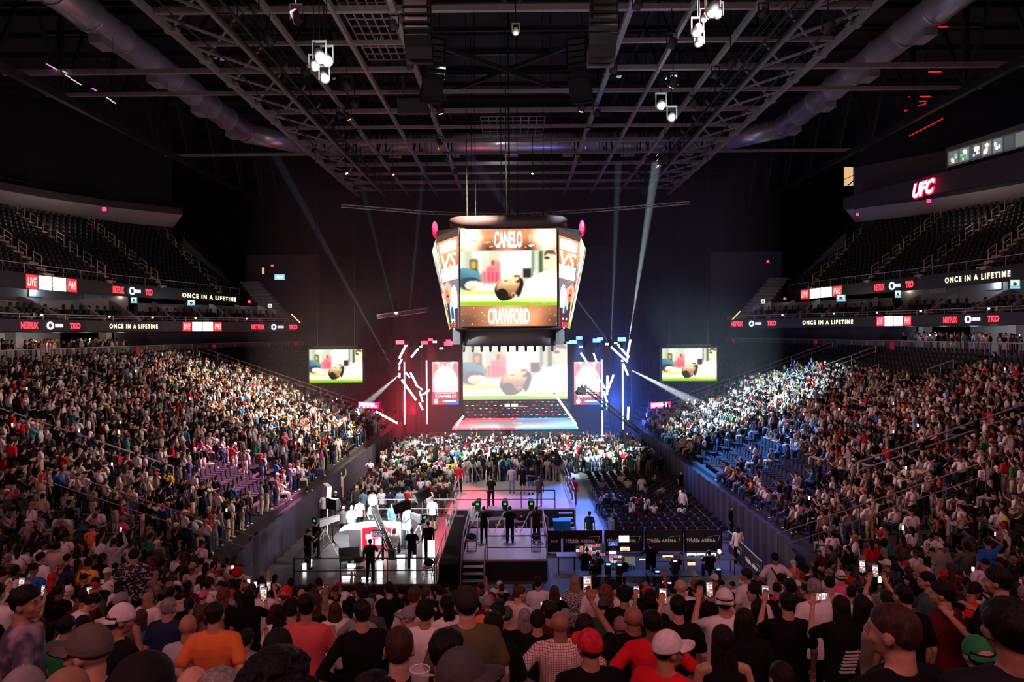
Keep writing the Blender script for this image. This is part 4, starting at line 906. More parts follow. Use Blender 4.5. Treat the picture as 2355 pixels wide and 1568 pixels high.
# speaker stacks and hanging frames above the wings
for px, py, nm in ((985,620,'left'),(1445,640,'right')):
    a = at(px, py, 64); t = empty('chain_rig', a, 0, f'dark hanging rigging frame with chains at the {nm} of the big screen', 'rigging frame')
    lattice((0,0,0), (0,0,-4.2), .9, t, DARK); mb = MB(); mb.tube((-.4,0,0), (-.4,0,33-a.z), .02, n=4); mb.tube((-.4,0,.02), (.4,0,.02), .03, n=5); mb.tube((.4,0,0), (.4,0,33-a.z), .02, n=4); mb.build('chain', DSTEEL, t)
a, b = at(868, 728, 62), at(985, 712, 62); t = empty('crane_arm', (0,0,0), 0, 'small horizontal truss arm with lamps in the dark left of the hanging scoreboard', 'truss arm'); lattice(a, b, .35, t, STEEL)
mb = MB(); mb.tube(b, (b.x, b.y, 33), .02, n=4); mb.build('cable', DSTEEL, t); mb = MB(); mb.ell(at(911,720,61.8), (.16,.1,.12), 8, 5); mb.build('lamp', mat('pale_lamp', (1,1,1), emit=(.85,.95,1), strength=3, light=False), t)
a, b = at(1470, 992, 60), at(1338, 886, 57); t = empty('camera_crane', (0,0,0), 0, 'black camera crane arm slanting up in front of the right stage wing', 'camera crane'); lattice(a, b, .32, t, BLK, 'arm')
mb = MB(); mb.box(b.x-.35,b.x+.3,b.y-.3,b.y+.3,b.z-.75,b.z-.15); mb.ell((b.x-.1,b.y,b.z-.55),(.45,.35,.28),12,7); mb.tube(b, b+Vector((0,0,-.4)), .08, n=6); mb.build('camera_head', BLK, t)
e = a.lerp(b, .25); mb = MB(); mb.tube((e.x,e.y,0), e, .09, n=8)
for k in range(3): mb.tube((e.x,e.y,1.0), (e.x+.8*math.cos(k*2.1), e.y+.8*math.sin(k*2.1), .03), .05, n=6)
mb.build('column', BLK, t)
# ------------------------------------------------------------------ ribbon screens: writing round the galleries
txw = mat('ribbon_white', (1,1,1), emit=(1,.98,.97), strength=3.0); txr = mat('ribbon_red', (1,0,0), emit=(1,.04,.06), strength=2.6)
txg = mat('ribbon_gold', (1,1,.6), emit=(1,.93,.50), strength=2.0, light=False); txb = mat('ribbon_blue', (0,0,1), emit=(.10,.45,1), strength=2.5, light=False)
redbox = mat('ribbon_redbox', (1,0,0), emit=(.9,.06,.07), strength=.9, light=False); redhot = mat('ribbon_hot', (1,1,1), emit=(1,.5,.5), strength=1.2, light=False)
def ribbon(sx, path, z, items, band, h):
    t = empty('ribbon_display', (0,0,0), 0, f'{SID[sx]} {band} ribbon display with lit sponsor names along the gallery front', 'ribbon display')
    def frame(pxc):
        best = None
        for k in range(1200):
            y = 20 + k*.053
            if y > path[-1][1]: break
            x0, y0, nx, ny, d = along(path, y); px_ = pix((-sx*x0, y, z))[0]
            if best is None or abs(px_-pxc) < best[0]: best = (abs(px_-pxc), x0, y, nx, ny, d)
        _, x0, y0, nx, ny, d = best; n_ = Vector((-sx*-nx, -ny, 0)); p = Vector((-sx*x0, y0, z)) + n_*.03
        u = Vector((0,0,1)).cross(n_).normalized(); return frame_matrix(p, u, n_), u
    for kind, pa, pb_ in items:
        M, u = frame((pa+pb_)/2); p = M.translation; Ma = pix(p - u*.5)[0]; Mb = pix(p + u*.5)[0]; w = abs(pb_-pa)/max(1, abs(Mb-Ma))
        if kind == 'L': put_text('ONCE IN A LIFETIME', 1, M, txg, t, (w, h*.42), 'lettering', bold=.035, space=1.35)
        if kind == 'N':
            put_text('NETFLIX', 1, M @ Matrix.Translation((-w*.36,0,0)), txr, t, (w*.27, h*.55), 'lettering', bold=.05)
            mb = MB(); r = h*.33
            for k in range(20): a0, a1 = 2*pi*k/20, 2*pi*(k+1)/20; mb.tube((r*math.cos(a0)*.8-w*.03, r*math.sin(a0)*.8, 0), (r*math.cos(a1)*.8-w*.03, r*math.sin(a1)*.8, 0), .07, n=5)
            o = mb.build('ring_logo', txb if False else mat('ribbon_ring', (1,1,1), emit=(.55,.8,1), strength=2.4, light=False), t); o.matrix_local = M
            mb = MB()
            for k in range(4): mb.box(w*.05+k*w*.035, w*.05+k*w*.035+w*.028, -h*.14, h*.14, 0, .02)
            o = mb.build('logo_letters', mat('ribbon_dim', (1,1,1), emit=(.8,.85,1), strength=.9, light=False), t); o.matrix_local = M
            put_text('TKO', 1, M @ Matrix.Translation((w*.40,0,0)), txr, t, (w*.19, h*.55), 'lettering', bold=.06, shear=.15)
        if kind == 'B':
            for c, a0, a1, tx in ((redbox, -.5, -.29, 'LIVE'), (txw, -.26, -.02, None), (txw, .01, .27, None), (redbox, .30, .5, 'PWS')):
                mb = MB(); mb.box(w*a0, w*a1, -h*.47, h*.47, 0, .02); o = mb.build('lit_panel', c, t); o.matrix_local = M
                if tx: put_text(tx, 1, M @ Matrix.Translation((w*(a0+a1)/2, 0, .03)), redhot, t, (w*.17, h*.6), 'lettering', bold=.03, shear=.2)
            put_text('CANELO CRAWFORD', 1, M @ Matrix.Translation((w*.005, 0, .035)), mat('ribbon_hotwhite', (1,1,1), emit=(.92,.95,1), strength=1.05, light=False), t, (w*.48, h*.35), 'lettering', bold=.01)
    return t
ribbon(-1, LR, 12.05, [('N',50,188),('L',253,364),('B',421,510),('N',579,685)], 'lower', .9)
ribbon(-1, UR, 15.45, [('B',62,178),('N',260,352),('L',423,546)], 'upper', 1.15)
ribbon(1, LR, 12.05, [('N',1680,1785),('L',1845,1961),('B',2016,2095),('N',2166,2296)], 'lower', .9)
ribbon(1, UR, 15.45, [('B',1840,1934),('N',2010,2100),('L',2169,2319)], 'upper', 1.15)
# ------------------------------------------------------------------ platforms on the arena floor
platm = mat('platform_deck', (.36,.34,.37), .30, noise=.25, nscale=1.5, bump=.03)
def platform(x0, x1, y0, y1, z, label, m=None):
    t = empty('platform', (x0, y0, 0), 0, label, 'platform')
    mb = MB(); mb.box(0, x1-x0, 0, y1-y0, z-.09, z); mb.build('deck', m or platm, t)
    mb = MB(); mb.box(.03, x1-x0-.03, .04, y1-y0-.04, 0, z-.09); mb.build('skirt', BLK, t); return t
def guard(p, q, label, h=1.05, m=DSTEEL, posts=None, name='guard_rail'):
    p = Vector(p); q = Vector(q); t = empty(name, p, 0, label, 'railing'); d = q-p; k = posts or max(1, round(d.length/1.8)); Z = Vector((0,0,1))
    mb = MB(); mb.tube(Z*h, d+Z*h, .028, n=6); mb.build('top_rail', m, t); mb = MB(); mb.tube(Z*h*.5, d+Z*h*.5, .022, n=6); mb.build('mid_rail', m, t)
    for i in range(k+1): mb = MB(); mb.tube(d*i/k, d*i/k+Z*h, .025, n=6); mb.build('post', m, t)
    return t
PZ = 1.0
platform(-2.4, 1.45, 30.7, 35.6, PZ, 'small camera platform with steps in the middle of the floor, nearest the stand')
platform(-3.65, 3.5, 39.6, 49.5, PZ, 'wide camera platform in the middle of the floor, nearer the stage')
t = empty('platform_steps', (-2.4, 29.3, 0), 0, 'short metal steps leading up to the near camera platform', 'steps')
for k in range(4): mb = MB(); mb.box(.05, 1.0, k*.32, k*.32+.3, .2*(k+1)-.03, .2*(k+1)); mb.build('tread', mat('step_metal', (.4,.38,.4), .4, .5), t)
for x in (0, 1.02): mb = MB(); mb.bar((x,0,.1), (x,1.4,.95), .05, .12); mb.build('stringer', DSTEEL, t)
for x in (0, 1.02): mb = MB(); mb.path([(x,0,.1),(x,0,1.0),(x,1.4,1.95),(x,1.4,1.0)], .03); mb.build('hand_rail', mat('lilac_rail', (.55,.5,.6), .3, .6), t)
guard((-1.3,30.75,PZ), (1.4,30.75,PZ), 'black guard rail across the front of the near camera platform')
guard((1.42,30.8,PZ), (1.42,35.5,PZ), 'pale guard rail on the right side of the near camera platform', m=MATS['lilac_rail'])
guard((-2.4,31.2,PZ), (-2.4,35.5,PZ), 'pale guard rail on the left side of the near camera platform', m=MATS['lilac_rail'])
guard((-3.6,39.7,PZ), (2.3,39.7,PZ), 'black guard rail along the near edge of the wide camera platform')
guard((3.45,39.8,PZ), (3.45,49,PZ), 'pale guard rail on the right side of the wide camera platform', m=MATS['lilac_rail'])
guard((-3.62,39.8,PZ), (-3.62,49,PZ), 'pale guard rail on the left side of the wide camera platform', m=MATS['lilac_rail'])
t = empty('platform_steps', (2.45, 38.3, 0), 0, 'grey metal steps at the near right corner of the wide camera platform', 'steps')
for k in range(4): mb = MB(); mb.box(.05, .85, k*.32, k*.32+.3, .2*(k+1)-.03, .2*(k+1)); mb.build('tread', MATS['step_metal'], t)
mb = MB(); mb.path([(.9,0,.1),(.9,0,1.2),(.9,1.3,2.0)], .035); mb.build('hand_rail', RAILM, t)
# broadcast studio platform, left
SZ = .8
stm = mat('studio_deck', (.09,.09,.095), .2, noise=.4, nscale=1.3, bump=.04)
platform(-9.4, -3.3, 28.3, 38.6, SZ, 'broadcast studio platform lit glaring white, at the left of the floor', stm)
mb = MB(); mb.box(-4.2, -3.3, 30, 38.6, SZ, SZ+.012); struct('floor_studio_walk', mb, mat('red_carpet', (.45,.06,.08), .6), 'red walkway down the right edge of the studio platform')
guard((-9.3,28.4,SZ), (-3.4,28.4,SZ), 'black guard rail along the near edge of the studio platform')
guard((-9.3,28.5,SZ), (-9.3,36,SZ), 'black guard rail on the left side of the studio platform')
guard((-8.2,38.5,SZ), (-3.4,38.5,SZ), 'bright steel guard rail along the back edge of the studio platform', m=RAILM)
guard((-3.35,28.6,SZ), (-3.35,38.4,SZ), 'pale guard rail on the right side of the studio platform', m=MATS['lilac_rail'])
mb = MB(); mb.box(-3.25, -2.45, 28.6, 36, 0, 1.5); thing('masking_drape', mb, mat('masking_black', (.004,.004,.004), .9, spec=.1), 'tall black masking between the studio platform and the near camera platform', 'drape')
# desk
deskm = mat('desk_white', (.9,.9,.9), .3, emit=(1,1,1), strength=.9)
t = empty('presenter_desk', (at(868,1210,33).x, 33.0, SZ), 0, 'curved glowing white presenters\' desk on the studio platform', 'desk')
mb = MB(); n_ = 20; up = []
for k in range(n_+1):
    a = -1.0+2.0*k/n_; x = 1.62*a; y = .55 - .75*a*a; up.append((x, y))
for z in (1.02, 1.10): mb.v += [(x, y+.40, z) for x, y in up] + [(x*1.04, y-.42, z) for x, y in up]
N_ = n_+1
for o in (0, 2*N_):
    for k in range(n_): mb.f.append((o+k, o+k+1, o+N_+k+1, o+N_+k))
for k in range(n_): mb.f.append((k, k+1, 2*N_+k+1, 2*N_+k)); mb.f.append((N_+k, N_+k+1, 3*N_+k+1, 3*N_+k))
mb.build('desk_top', deskm, t)
for x in (-1.0, 1.0): mb = MB(); mb.box(x-.28, x+.28, -.35, .55, 0, 1.02); mb.build('pedestal', mat('desk_grey', (.45,.45,.46), .5), t)
mb = MB(); mb.box(-.72,.72,-.05,.05,.05,1.0); mb.build('front_panel', mat('desk_red', (.7,.02,.05), .4, emit=(1,.02,.06), strength=.8), t)
for x, z, s in ((-.4,.62,.16),(-.1,.70,.2),(.25,.55,.16),(.45,.7,.13),(-.35,.35,.14),(.1,.35,.2)): mb = MB(); mb.box(x-s,x+s,-.07,-.055,z-s*.8,z+s*.7); mb.build('glowing_sign', mat('hot_panel', (1,1,1), emit=(1,.85,.85), strength=2.5, light=False), t)
# studio lights: panel housings on stands, facing the desk (away from us)
def panel_light(loc, rz, w, h, label, hgt, tiltx=0.2, white=False, power=600):
    t = empty('studio_light', (loc[0], loc[1], SZ), rz, label, 'studio light'); M = Matrix.Translation((0,0,hgt)) @ Matrix.Rotation(tiltx, 4, 'Y')
    mb = MB(); mb.box(-w/2,w/2,-.12,.12,-h/2,h/2,M); mb.build('housing', WHITE if white else BLK, t)
    mb = MB(); mb.box(-w/2+.04,w/2-.04,.125,.135,-h/2+.04,h/2-.04,M); mb.build('lit_face', mat('studio_lit', (1,1,1), emit=(.93,.97,1), strength=12), t)
    mb = MB(); mb.tube((0,0,.3), (0,0,hgt-h/2), .03, n=6)
    for k in range(3): a = k*2.1; mb.tube((0,0,.45), (.55*math.cos(a), .55*math.sin(a), .02), .02, n=5)
    mb.build('stand', RAILM if white else DSTEEL, t)
    if power: area(Vector((loc[0], loc[1], SZ+hgt)) + Matrix.Rotation(rz, 3, 'Z') @ Vector((0,.2,0)), Vector((-6.2, 34.5, SZ+1.1)), w, h, power, (.93,.97,1))
p = at(752,1158,34); panel_light((p.x, 34), -.9, .55, .62, 'white softbox lamp on a stand at the back left of the studio', 2.6, .2, True, 350)
p = at(765,1186,33); panel_light((p.x, 33), -.5, .66, .5, 'black rectangular studio lamp left of the presenters\' desk', 2.2, .0, False, 350)
p = at(924,1191,32); panel_light((p.x, 32), .35, .8, .46, 'black tilted studio lamp right of the presenters\' desk', 2.3, -.3, False, 320)
p = at(972,1173,33); panel_light((p.x, 33), .6, .8, .46, 'black tilted studio lamp at the far right of the studio', 2.6, -.35, False, 320)
spot((-6.2, 31.0, 14), (-6.2, 33.8, 1.2), 3500, (.95,.98,1), 34, .5, .5)
# cameras
def tripod_camera(loc, rz, label, z=SZ, big=True, mount=1.35, pale=False):
    t = empty('television_camera', (loc[0], loc[1], z), rz, label, 'camera'); m_ = mat('camera_grey', (.35,.35,.36), .5) if pale else DARK
    mb = MB(); mb.box(-.13,.13,-.35,.25,mount,mount+.3); mb.build('camera_body', m_, t)
    mb = MB(); mb.box(-.11,.11,.25,.85,mount+.02,mount+.27); mb.build('lens', m_, t)
    mb = MB(); mb.box(-.16,.16,-.55,-.38,mount+.22,mount+.45); o = mb.build('viewfinder', BLK, t)
    mb = MB(); mb.box(-.07,.07,-.56,-.552,mount+.28,mount+.37); mb.build('screen', mat('green_screen_lit', (0,1,0), emit=(.1,.7,.15), strength=.8, light=False), o)
    for k in range(3): a = k*2.094+.5; mb = MB(); mb.tube((0,0,mount-.1), (.65*math.cos(a), .65*math.sin(a), .02), .03, .025, n=6); mb.build('tripod_leg', RAILM, t)
    mb = MB(); mb.tube((0,0,mount-.15), (0,0,mount), .09, n=10); mb.build('head', DSTEEL, t); mb = MB(); mb.tube((.1,-.1,mount), (.35,-.8,mount-.25), .02, n=5); mb.build('pan_bar', DSTEEL, t); return t
for px, nm in ((1100,'leftmost'),(1162,'middle'),(1222,'rightmost')):
    p = at(px, 1230, 34.6); tripod_camera((p.x, 34.6), 0, f'television camera on a tripod on the near camera platform, {nm} of three', PZ)
p = at(745,1210,32); tripod_camera((p.x, 32), -.6, 'bulky pale television camera on a tripod at the left of the studio', SZ, mount=1.45, pale=True)
p = at(965,1215,33); tripod_camera((p.x, 33), .6, 'television camera on a pedestal at the right of the studio', SZ, mount=1.3)
for k, (x, y) in enumerate(((-2.9,46.5),(-1.2,47.5),(.3,47),(1.5,47.6),(2.6,46.8))): tripod_camera((x, y), 0, f'press camera on a tripod, far end of the wide platform, {nth(k+1)} from the left', PZ, mount=1.45)
# jib crane
a, b = at(902,1325,29.3), at(858,1165,35); t = empty('camera_crane', (0,0,0), 0, 'long camera crane reaching from the near edge of the studio up over the desk', 'camera crane')
e = at(880,1232,31); lattice(a+Vector((0,0,1.0)), b, .22, t, DSTEEL, 'arm')
mb = MB(); g = Vector((e.x, e.y, SZ)); mb.tube(g+Vector((0,0,.1)), e, .06, n=8)
for k in range(3): aa = k*2.094; mb.tube(g+Vector((0,0,.7)), g+Vector((.7*math.cos(aa), .7*math.sin(aa), .02)), .035, n=6)
mb.build('column', DSTEEL, t)
mb = MB(); mb.box(b.x-.2,b.x+.2,b.y-.3,b.y+.4,b.z-.35,b.z); mb.ell((b.x,b.y,b.z+.3),(.25,.25,.3),10,6); mb.build('camera_head', mat('camera_grey', (.35,.35,.36)), t)
mb = MB(); mb.box(a.x-.14,a.x+.14,a.y-.14,a.y+.14,a.z+.75,a.z+1.15); mb.build('counterweight', BLK, t)
mb = MB(); q = at(868,1227,30.2); M = Matrix.Translation(q); mb.box(-.26,.26,0,.05,-.17,.17,M); mb.build('monitor', BLK, t)
P = Pic(.48,.30,1); P.rect(0,0,1,1,(.05,.05,.06))
for k in range(24): P.rect((k%6)/6+.02,(k//6)/4+.03,(k%6)/6+.14,(k//6)/4+.2,(random.random(),random.random()*.7,random.random()*.8))
P.build('monitor_picture', Matrix.Translation(q+Vector((0,-.01,0))) @ Matrix.Rotation(pi/2,4,'X'), t, LEDM_S)
# monitor wedge, folding chairs, reflection panels, boxes
def slab(loc, w, h, th, tx, rz, m, name, label, cat, z=SZ, stand=True):
    t = empty(name, (loc[0], loc[1], z), rz, label, cat); M = Matrix.Translation((0,0,.55)) @ Matrix.Rotation(tx, 4, 'X')
    mb = MB(); mb.box(-w/2,w/2,-th,th,-h/2,h/2,M); mb.build('panel', m, t); mb = MB(); mb.bar((0,.05,0), (0,.0,.5), .12); mb.box(-.3,.3,-.2,.2,0,.04); mb.build('foot', m, t); return t
p = at(803,1268,30.5); slab((p.x,30.5), .9, .6, .05, -.7, .3, BLK, 'floor_monitor', 'black tilted floor monitor in front of the presenters\' desk', 'monitor')
def chair_mesh():
    mb = MB(); mb.ell((0,0,.45), (.22,.21,.025), 14, 4); s = mb.mesh('seat', BLK, True)
    mb = MB(); R = Matrix.Rotation(-.12, 3, 'X'); mb.ell((0,-.22,.72), (.21,.03,.17), 14, 6, R); b_ = mb.mesh('backrest', BLK, True)
    mb = MB()
    for x in (-.21,.21): mb.path([(x,.2,0),(x,-.16,.5),(x,-.26,.86)], .013, 5); mb.path([(x,-.24,0),(x,.05,.43),(x,.2,.45)], .013, 5)
    mb.tube((-.21,.12,.14),(.21,.12,.14),.01,n=5); mb.tube((-.21,-.18,.14),(.21,-.18,.14),.01,n=5); return s, b_, mb.mesh('frame', DSTEEL)
CH = chair_mesh()
def folding_chair(x, y, z, rz, label, group=None):
    t = empty('folding_chair', (x, y, z), rz, label, 'chair', group); obj('seat', CH[0], t); obj('backrest', CH[1], t); obj('frame', CH[2], t); return t
for px, py, nm, rz in ((826,1340,'left of the man in black at the crane',pi+.3),(983,1335,'at the right corner of the studio',.4)):
    p = at(px, py, 28.9); folding_chair(p.x, 29.0, SZ, rz, f'black folding chair on the studio platform, {nm}')
for px, nm in ((1086,'left'),(1232,'right')):
    p = at(px, 1250, 32.3); folding_chair(p.x, 32.0, PZ, 0, f'black folding chair on the near camera platform, behind the {nm} camera')
for k, (px, py, D, w, h) in enumerate(((873,1322,28.9,.22,.75),(948,1290,30,.12,.5),(953,1318,28.9,.12,1.0),(992,1272,30.6,.30,1.1),(976,1262,31.4,.18,.9),(922,1280,30.8,.34,.4),(800,1335,28.9,.5,.12),(842,1340,28.8,.36,.1),(808,1290,30.2,.35,.2),(700,1300,30.0,.14,.3),(712,1280,31,.2,.16))):  # added glowing panels stand for bright reflections on the studio deck
    p = at(px, py, D); t = empty('reflection_panel', (p.x, D, SZ), 0, f'glowing white panel added for a reflection on the studio platform', 'lamp', 'reflection panels of the studio')
    mb = MB(); mb.box(-w/2,w/2,-.03,.05,.03,h); mb.build('lit_face', mat('glare', (1,1,1), emit=(1,1,1), strength=5), t); mb = MB(); mb.box(-w/2-.02,w/2+.02,.05,.1,0,h+.02); mb.build('housing', BLK, t)  # face and housing belong to the added reflection panel
p = at(740,1340,27.0); t = empty('monitor', (p.x, 27.2, 1.0), .1, 'tilted white-blue display at the near left corner of the studio', 'monitor'); mb = MB(); mb.box(-.26,.26,0,.05,-.16,.16, Matrix.Rotation(.15,4,'Y')); mb.build('casing', BLK, t)
P = Pic(.5,.3,.9); P.rect(0,0,1,1,(.55,.6,.95)); P.ell(.5,.5,.25,.2,(.9,.6,.65)); P.rect(.1,.7,.6,.9,(.8,.5,.6)); P.build('picture', Matrix.Rotation(.15,4,'Y') @ Matrix.Translation((0,-.01,0)) @ Matrix.Rotation(pi/2,4,'X'), t, LEDM_S); mb = MB(); mb.tube((0,.05,-1.0),(0,.05,-.1),.02,n=5); mb.build('stand', DSTEEL, t)
# equipment between the camera platforms
for k, (x, w, d, h, c) in enumerate(((-3.3,.9,.8,1.2,.03),(-2.2,.8,.7,1.0,.12),(-1.0,1.0,.7,1.1,.05),(.2,.7,.6,.9,.03),(1.3,.8,.6,1.2,.04))):
    t = empty('flight_case', (x, 37.2+.2*(k%2), 0), .05*k, f'dark flight case standing between the two camera platforms, {nth(k+1)} from the left', 'case', 'flight cases')
    mb = MB(); mb.box(-w/2,w/2,-d/2,d/2,.1,h); mb.build('case_body', mat('case_%d' % k, (c,c,c*1.05), .5), t); mb = MB()
    for e in (-1,1):
        for f in (-1,1): mb.bar((e*w/2,f*d/2,.1),(e*w/2,f*d/2,h),.04)
    mb.build('corner_trim', RAILM, t); mb = MB(); mb.box(-.15,.15,-d/2-.012,-d/2,h-.3,h-.2); mb.build('label_plate', mat('orange_plate', (.8,.35,.05), .5), t)
p = at(1293,1200,37.6); t = empty('rolling_bin', (p.x, 37.8, 0), 0, 'bright blue rolling bin beside the wide camera platform', 'bin'); mb = MB(); mb.box(-.45,.45,-.3,.3,.25,.8); mb.box(-.5,.5,-.34,.34,.78,.84); mb.build('tub', mat('blue_plastic', (.01,.35,.60), .5, bump=.3), t); mb = MB(); mb.box(-.42,.42,-.28,.28,.12,.25); mb.build('chassis', BLK, t)
# ------------------------------------------------------------------ production pit, right
lw = mat('barrier_print', (.92,.92,.93), .6)
def mobile_panel(x0, x1, y, label, z1=1.14):
    t = empty('printed_barrier', ((x0+x1)/2, y, 0), 0, label, 'barrier', 'printed arena barriers'); w = x1-x0
    mb = MB(); mb.box(-w/2,w/2,-.02,.03,.08,z1); mb.build('cover', mat('barrier_cover', (.012,.012,.014), .5), t); mb = MB()
    for e in (-1,1): mb.bar((e*(w/2-.03),0,0),(e*(w/2-.03),0,z1),.04); mb.box(e*(w/2-.1)-.05,e*(w/2-.1)+.05,-.3,.3,0,.03)
    mb.tube((-w/2,.0,z1),(w/2,0,z1),.03,n=6); mb.build('frame', DSTEEL, t); return t
def arena_print(t, M, w):
    put_text('T', 1, M @ Matrix.Translation((-w*.42,-.02,0)), lw, t, (w*.05,.17), bold=.08); put_text('Mobile', 1, M @ Matrix.Translation((-w*.24,-.02,0)), lw, t, (w*.28,.22), bold=.035); put_text('ARENA', 1, M @ Matrix.Translation((w*.13,-.03,0)), lw, t, (w*.38,.17), bold=.05, space=1.2)
    mb = MB(); pts = []
    for k in range(14): a = k/13; pts.append((w*(.10+.33*a), .13+.10*math.sin(a*1.9)-.02*a, 0))
    for k in range(13): u, v = pts[k], pts[k+1]; th = .006+.002*k; mb.add([(u[0],u[1],0),(v[0],v[1],0),(v[0],v[1]-th,0),(u[0],u[1]-th,0)], [(3,2,1,0)])
    u = pts[-1]; mb.add([(u[0],u[1],0),(u[0]-.03,u[1]-.05,0),(u[0]-w*.06,-.12,0),(u[0]-w*.045,-.12,0)], [(0,1,2,3)]); o = mb.build('swoosh', lw, t); o.matrix_local = M
MP = Matrix.Translation((0,-.035,.66)) @ Matrix.Rotation(pi/2,4,'X')
for k, (x0, x1) in enumerate(((1257,1290),(1295,1385),(1390,1479),(1483,1571),(1574,1661))):
    a, b = at(x0,1250,34.6).x, at(x1,1250,34.6).x; t = mobile_panel(a, b, 34.6, 'black T-Mobile Arena barrier behind the production desks, ' + ('cut short at the platform','leftmost full panel','second full panel, behind the lit monitors','third full panel','rightmost panel')[k])
    if k: arena_print(t, MP, b-a)
    else: put_text('ENA', 1, MP @ Matrix.Translation((.05,-.03,0)), lw, t, (.38,.13), bold=.035, space=1.2)
for k in range(2):
    y1 = 34.4-k*2.4; t = empty('printed_barrier', (10.75+.0*k, y1-1.15, 0), -pi/2+.0, f'black printed barrier seen edge-on beside the right drape, {"farther" if not k else "nearer"} of two', 'barrier'); mb = MB(); mb.box(-1.12,1.12,-.02,.03,.08,1.14); mb.build('cover', MATS['barrier_cover'], t); mb = MB(); mb.tube((-1.14,0,1.16),(1.14,0,1.16),.03,n=6); mb.bar((-1.1,0,0),(-1.1,0,1.14),.04); mb.bar((1.1,0,0),(1.1,0,1.14),.04); mb.build('frame', MATS['lilac_rail'], t); arena_print(t, MP, 2.2)
def table(x0, x1, y, z, label, d=.75, c=.03):
    t = empty('folding_table', ((x0+x1)/2, y, 0), 0, label, 'table'); w = x1-x0; mb = MB(); mb.box(-w/2,w/2,-d/2,d/2,z-.04,z); mb.build('table_top', mat('table_%d' % int(c*100), (c,c,c*1.1), .5), t)
    for ex in (-1,1):
        for ey in (-1,1): mb = MB(); mb.tube((ex*(w/2-.08),ey*(d/2-.08),0),(ex*(w/2-.08),ey*(d/2-.08),z-.04),.02,n=6); mb.build('leg', DSTEEL, t)
    return t
def X(px, D): return at(px, 1270, D).x
table(X(1345,31.5), X(1450,31.5), 31.5, .76, 'dark production table with the multi-picture monitors'); table(X(1450,31.5), X(1560,31.5), 31.4, .76, 'dark production table in the middle of the pit'); table(X(1565,31.5), X(1690,31.5), 31.6, .76, 'production table with the bright screens, at the right of the pit')
table(X(1280,32), X(1325,32), 32.0, .8, 'small pale table left of the production desks', .6, .35); table(X(1330,29.6), X(1480,29.6), 29.5, .76, 'near row production table, left'); table(X(1485,29.6), X(1600,29.6), 29.5, .76, 'near row production table, right')
def monitor(px, py, D, w, h, kind, label, tilt=0.0):
    p = at(px, py, D); t = empty('monitor', (p.x, D, p.z), 0, label, 'monitor'); M = Matrix.Rotation(tilt, 4, 'Y')
    mb = MB(); mb.box(-w/2-.02,w/2+.02,.0,.05,-h/2-.02,h/2+.02,M); mb.build('casing', BLK, t); mb = MB(); base = .76; mb.tube((0,.04,base-p.z),(0,.04,-h/2),.02,n=5); mb.box(-.12,.12,-.06,.12,base-p.z,base-p.z+.015); mb.build('stand', BLK, t)
    P = Pic(w,h,1.0)
    if kind == 'multi':
        P.rect(0,0,1,1,(.03,.03,.04)); nx, ny = max(2,int(w/.16)), max(2,int(h/.12))
        for i in range(nx):
            for j in range(ny):
                c = random.choice([(1.0,.35,.4),(1.3,1.0,1.0),(.9,.9,.95),(.4,.6,.9),(.9,.2,.25),(.2,.25,.2),(1.2,.8,.7),(.05,.05,.06)]); P.rect((i+.06)/nx,(j+.08)/ny,(i+.94)/nx,(j+.92)/ny,c,.8); P.ell((i+.5)/nx,(j+.45)/ny,.25/nx,.25/nx,tuple(v*.4 for v in c))
    elif kind == 'white': P.rect(0,0,1,1,(1.5,1.6,1.5)); P.rect(.05,.85,.95,.95,(.9,1.1,1.0))
    elif kind == 'code': P.rect(0,0,1,1,(1.0,1.3,1.25)); P.rect(.12,.2,.85,.8,(.25,.32,.35)); P.rect(.2,.3,.5,.7,(.8,1.1,1.0)); P.ell(.2,.3,.12,.1,(1.5,1.1,.6))
    elif kind == 'dim': P.rect(0,0,1,1,(.10,.10,.10)); P.rect(.05,.1,.95,.9,(.14,.14,.13))
    elif kind == 'blue': P.rect(0,0,1,1,(.08,.12,.45)); P.poly([(.1,.1),(.5,.9),(.7,.2)],(.3,.35,.9))
    elif kind == 'teal': P.rect(0,0,1,1,(.1,.7,.6)); P.rect(.3,.3,.8,.8,(.9,1.2,1.1))
    elif kind == 'amber': P.rect(0,0,1,1,(1.4,.9,.45)); P.rect(.1,.2,.9,.6,(.9,.55,.25))
    P.build('picture', M @ Matrix.Translation((0,-.004,0)) @ Matrix.Rotation(pi/2,4,'X'), t, LEDM_S); return t
for px, py, D, w, h, k, l in ((1333,1262,31.4,.36,.30,'multi','left of the big multi-picture wall'),(1357,1265,31.3,.50,.58,'multi','left half of the big multi-picture wall'),(1381,1264,31.3,.46,.56,'multi','right half of the big multi-picture wall'),
    (1435,1239,33.2,.50,.32,'white','blank white, highest in the pit'),(1410,1250,32.8,.46,.22,'blue','blue, beside the highest white monitor'),(1409,1270,31.5,.34,.14,'white','small white, above the near table'),(1437,1262,32.6,.44,.18,'amber','yellowish rack display under the white monitor'),
    (1415,1285,30.6,.56,.36,'multi','red and white multi-picture, nearer the stand'),(1449,1290,30.6,.50,.44,'dim','dark grey, beside the man in black'),(1356,1291,30.9,.40,.18,'teal','turquoise, behind the long-haired woman'),(1477,1288,31.2,.28,.16,'white','small white, right of the dark grey monitor'),
    (1590,1279,31.8,.42,.28,'code','leftmost of three bright screens at the right'),(1612,1279,31.8,.42,.28,'code','middle of three bright screens at the right'),(1636,1278,31.8,.44,.28,'code','rightmost of three bright screens at the right'),(1590,1296,31.2,.36,.14,'amber','amber desk display under the bright screens'),(1536,1282,31.6,.5,.22,'amber','dim amber, between the desks')):
    monitor(px, py, D, w, h, k, 'lit monitor in the production pit: ' + l)
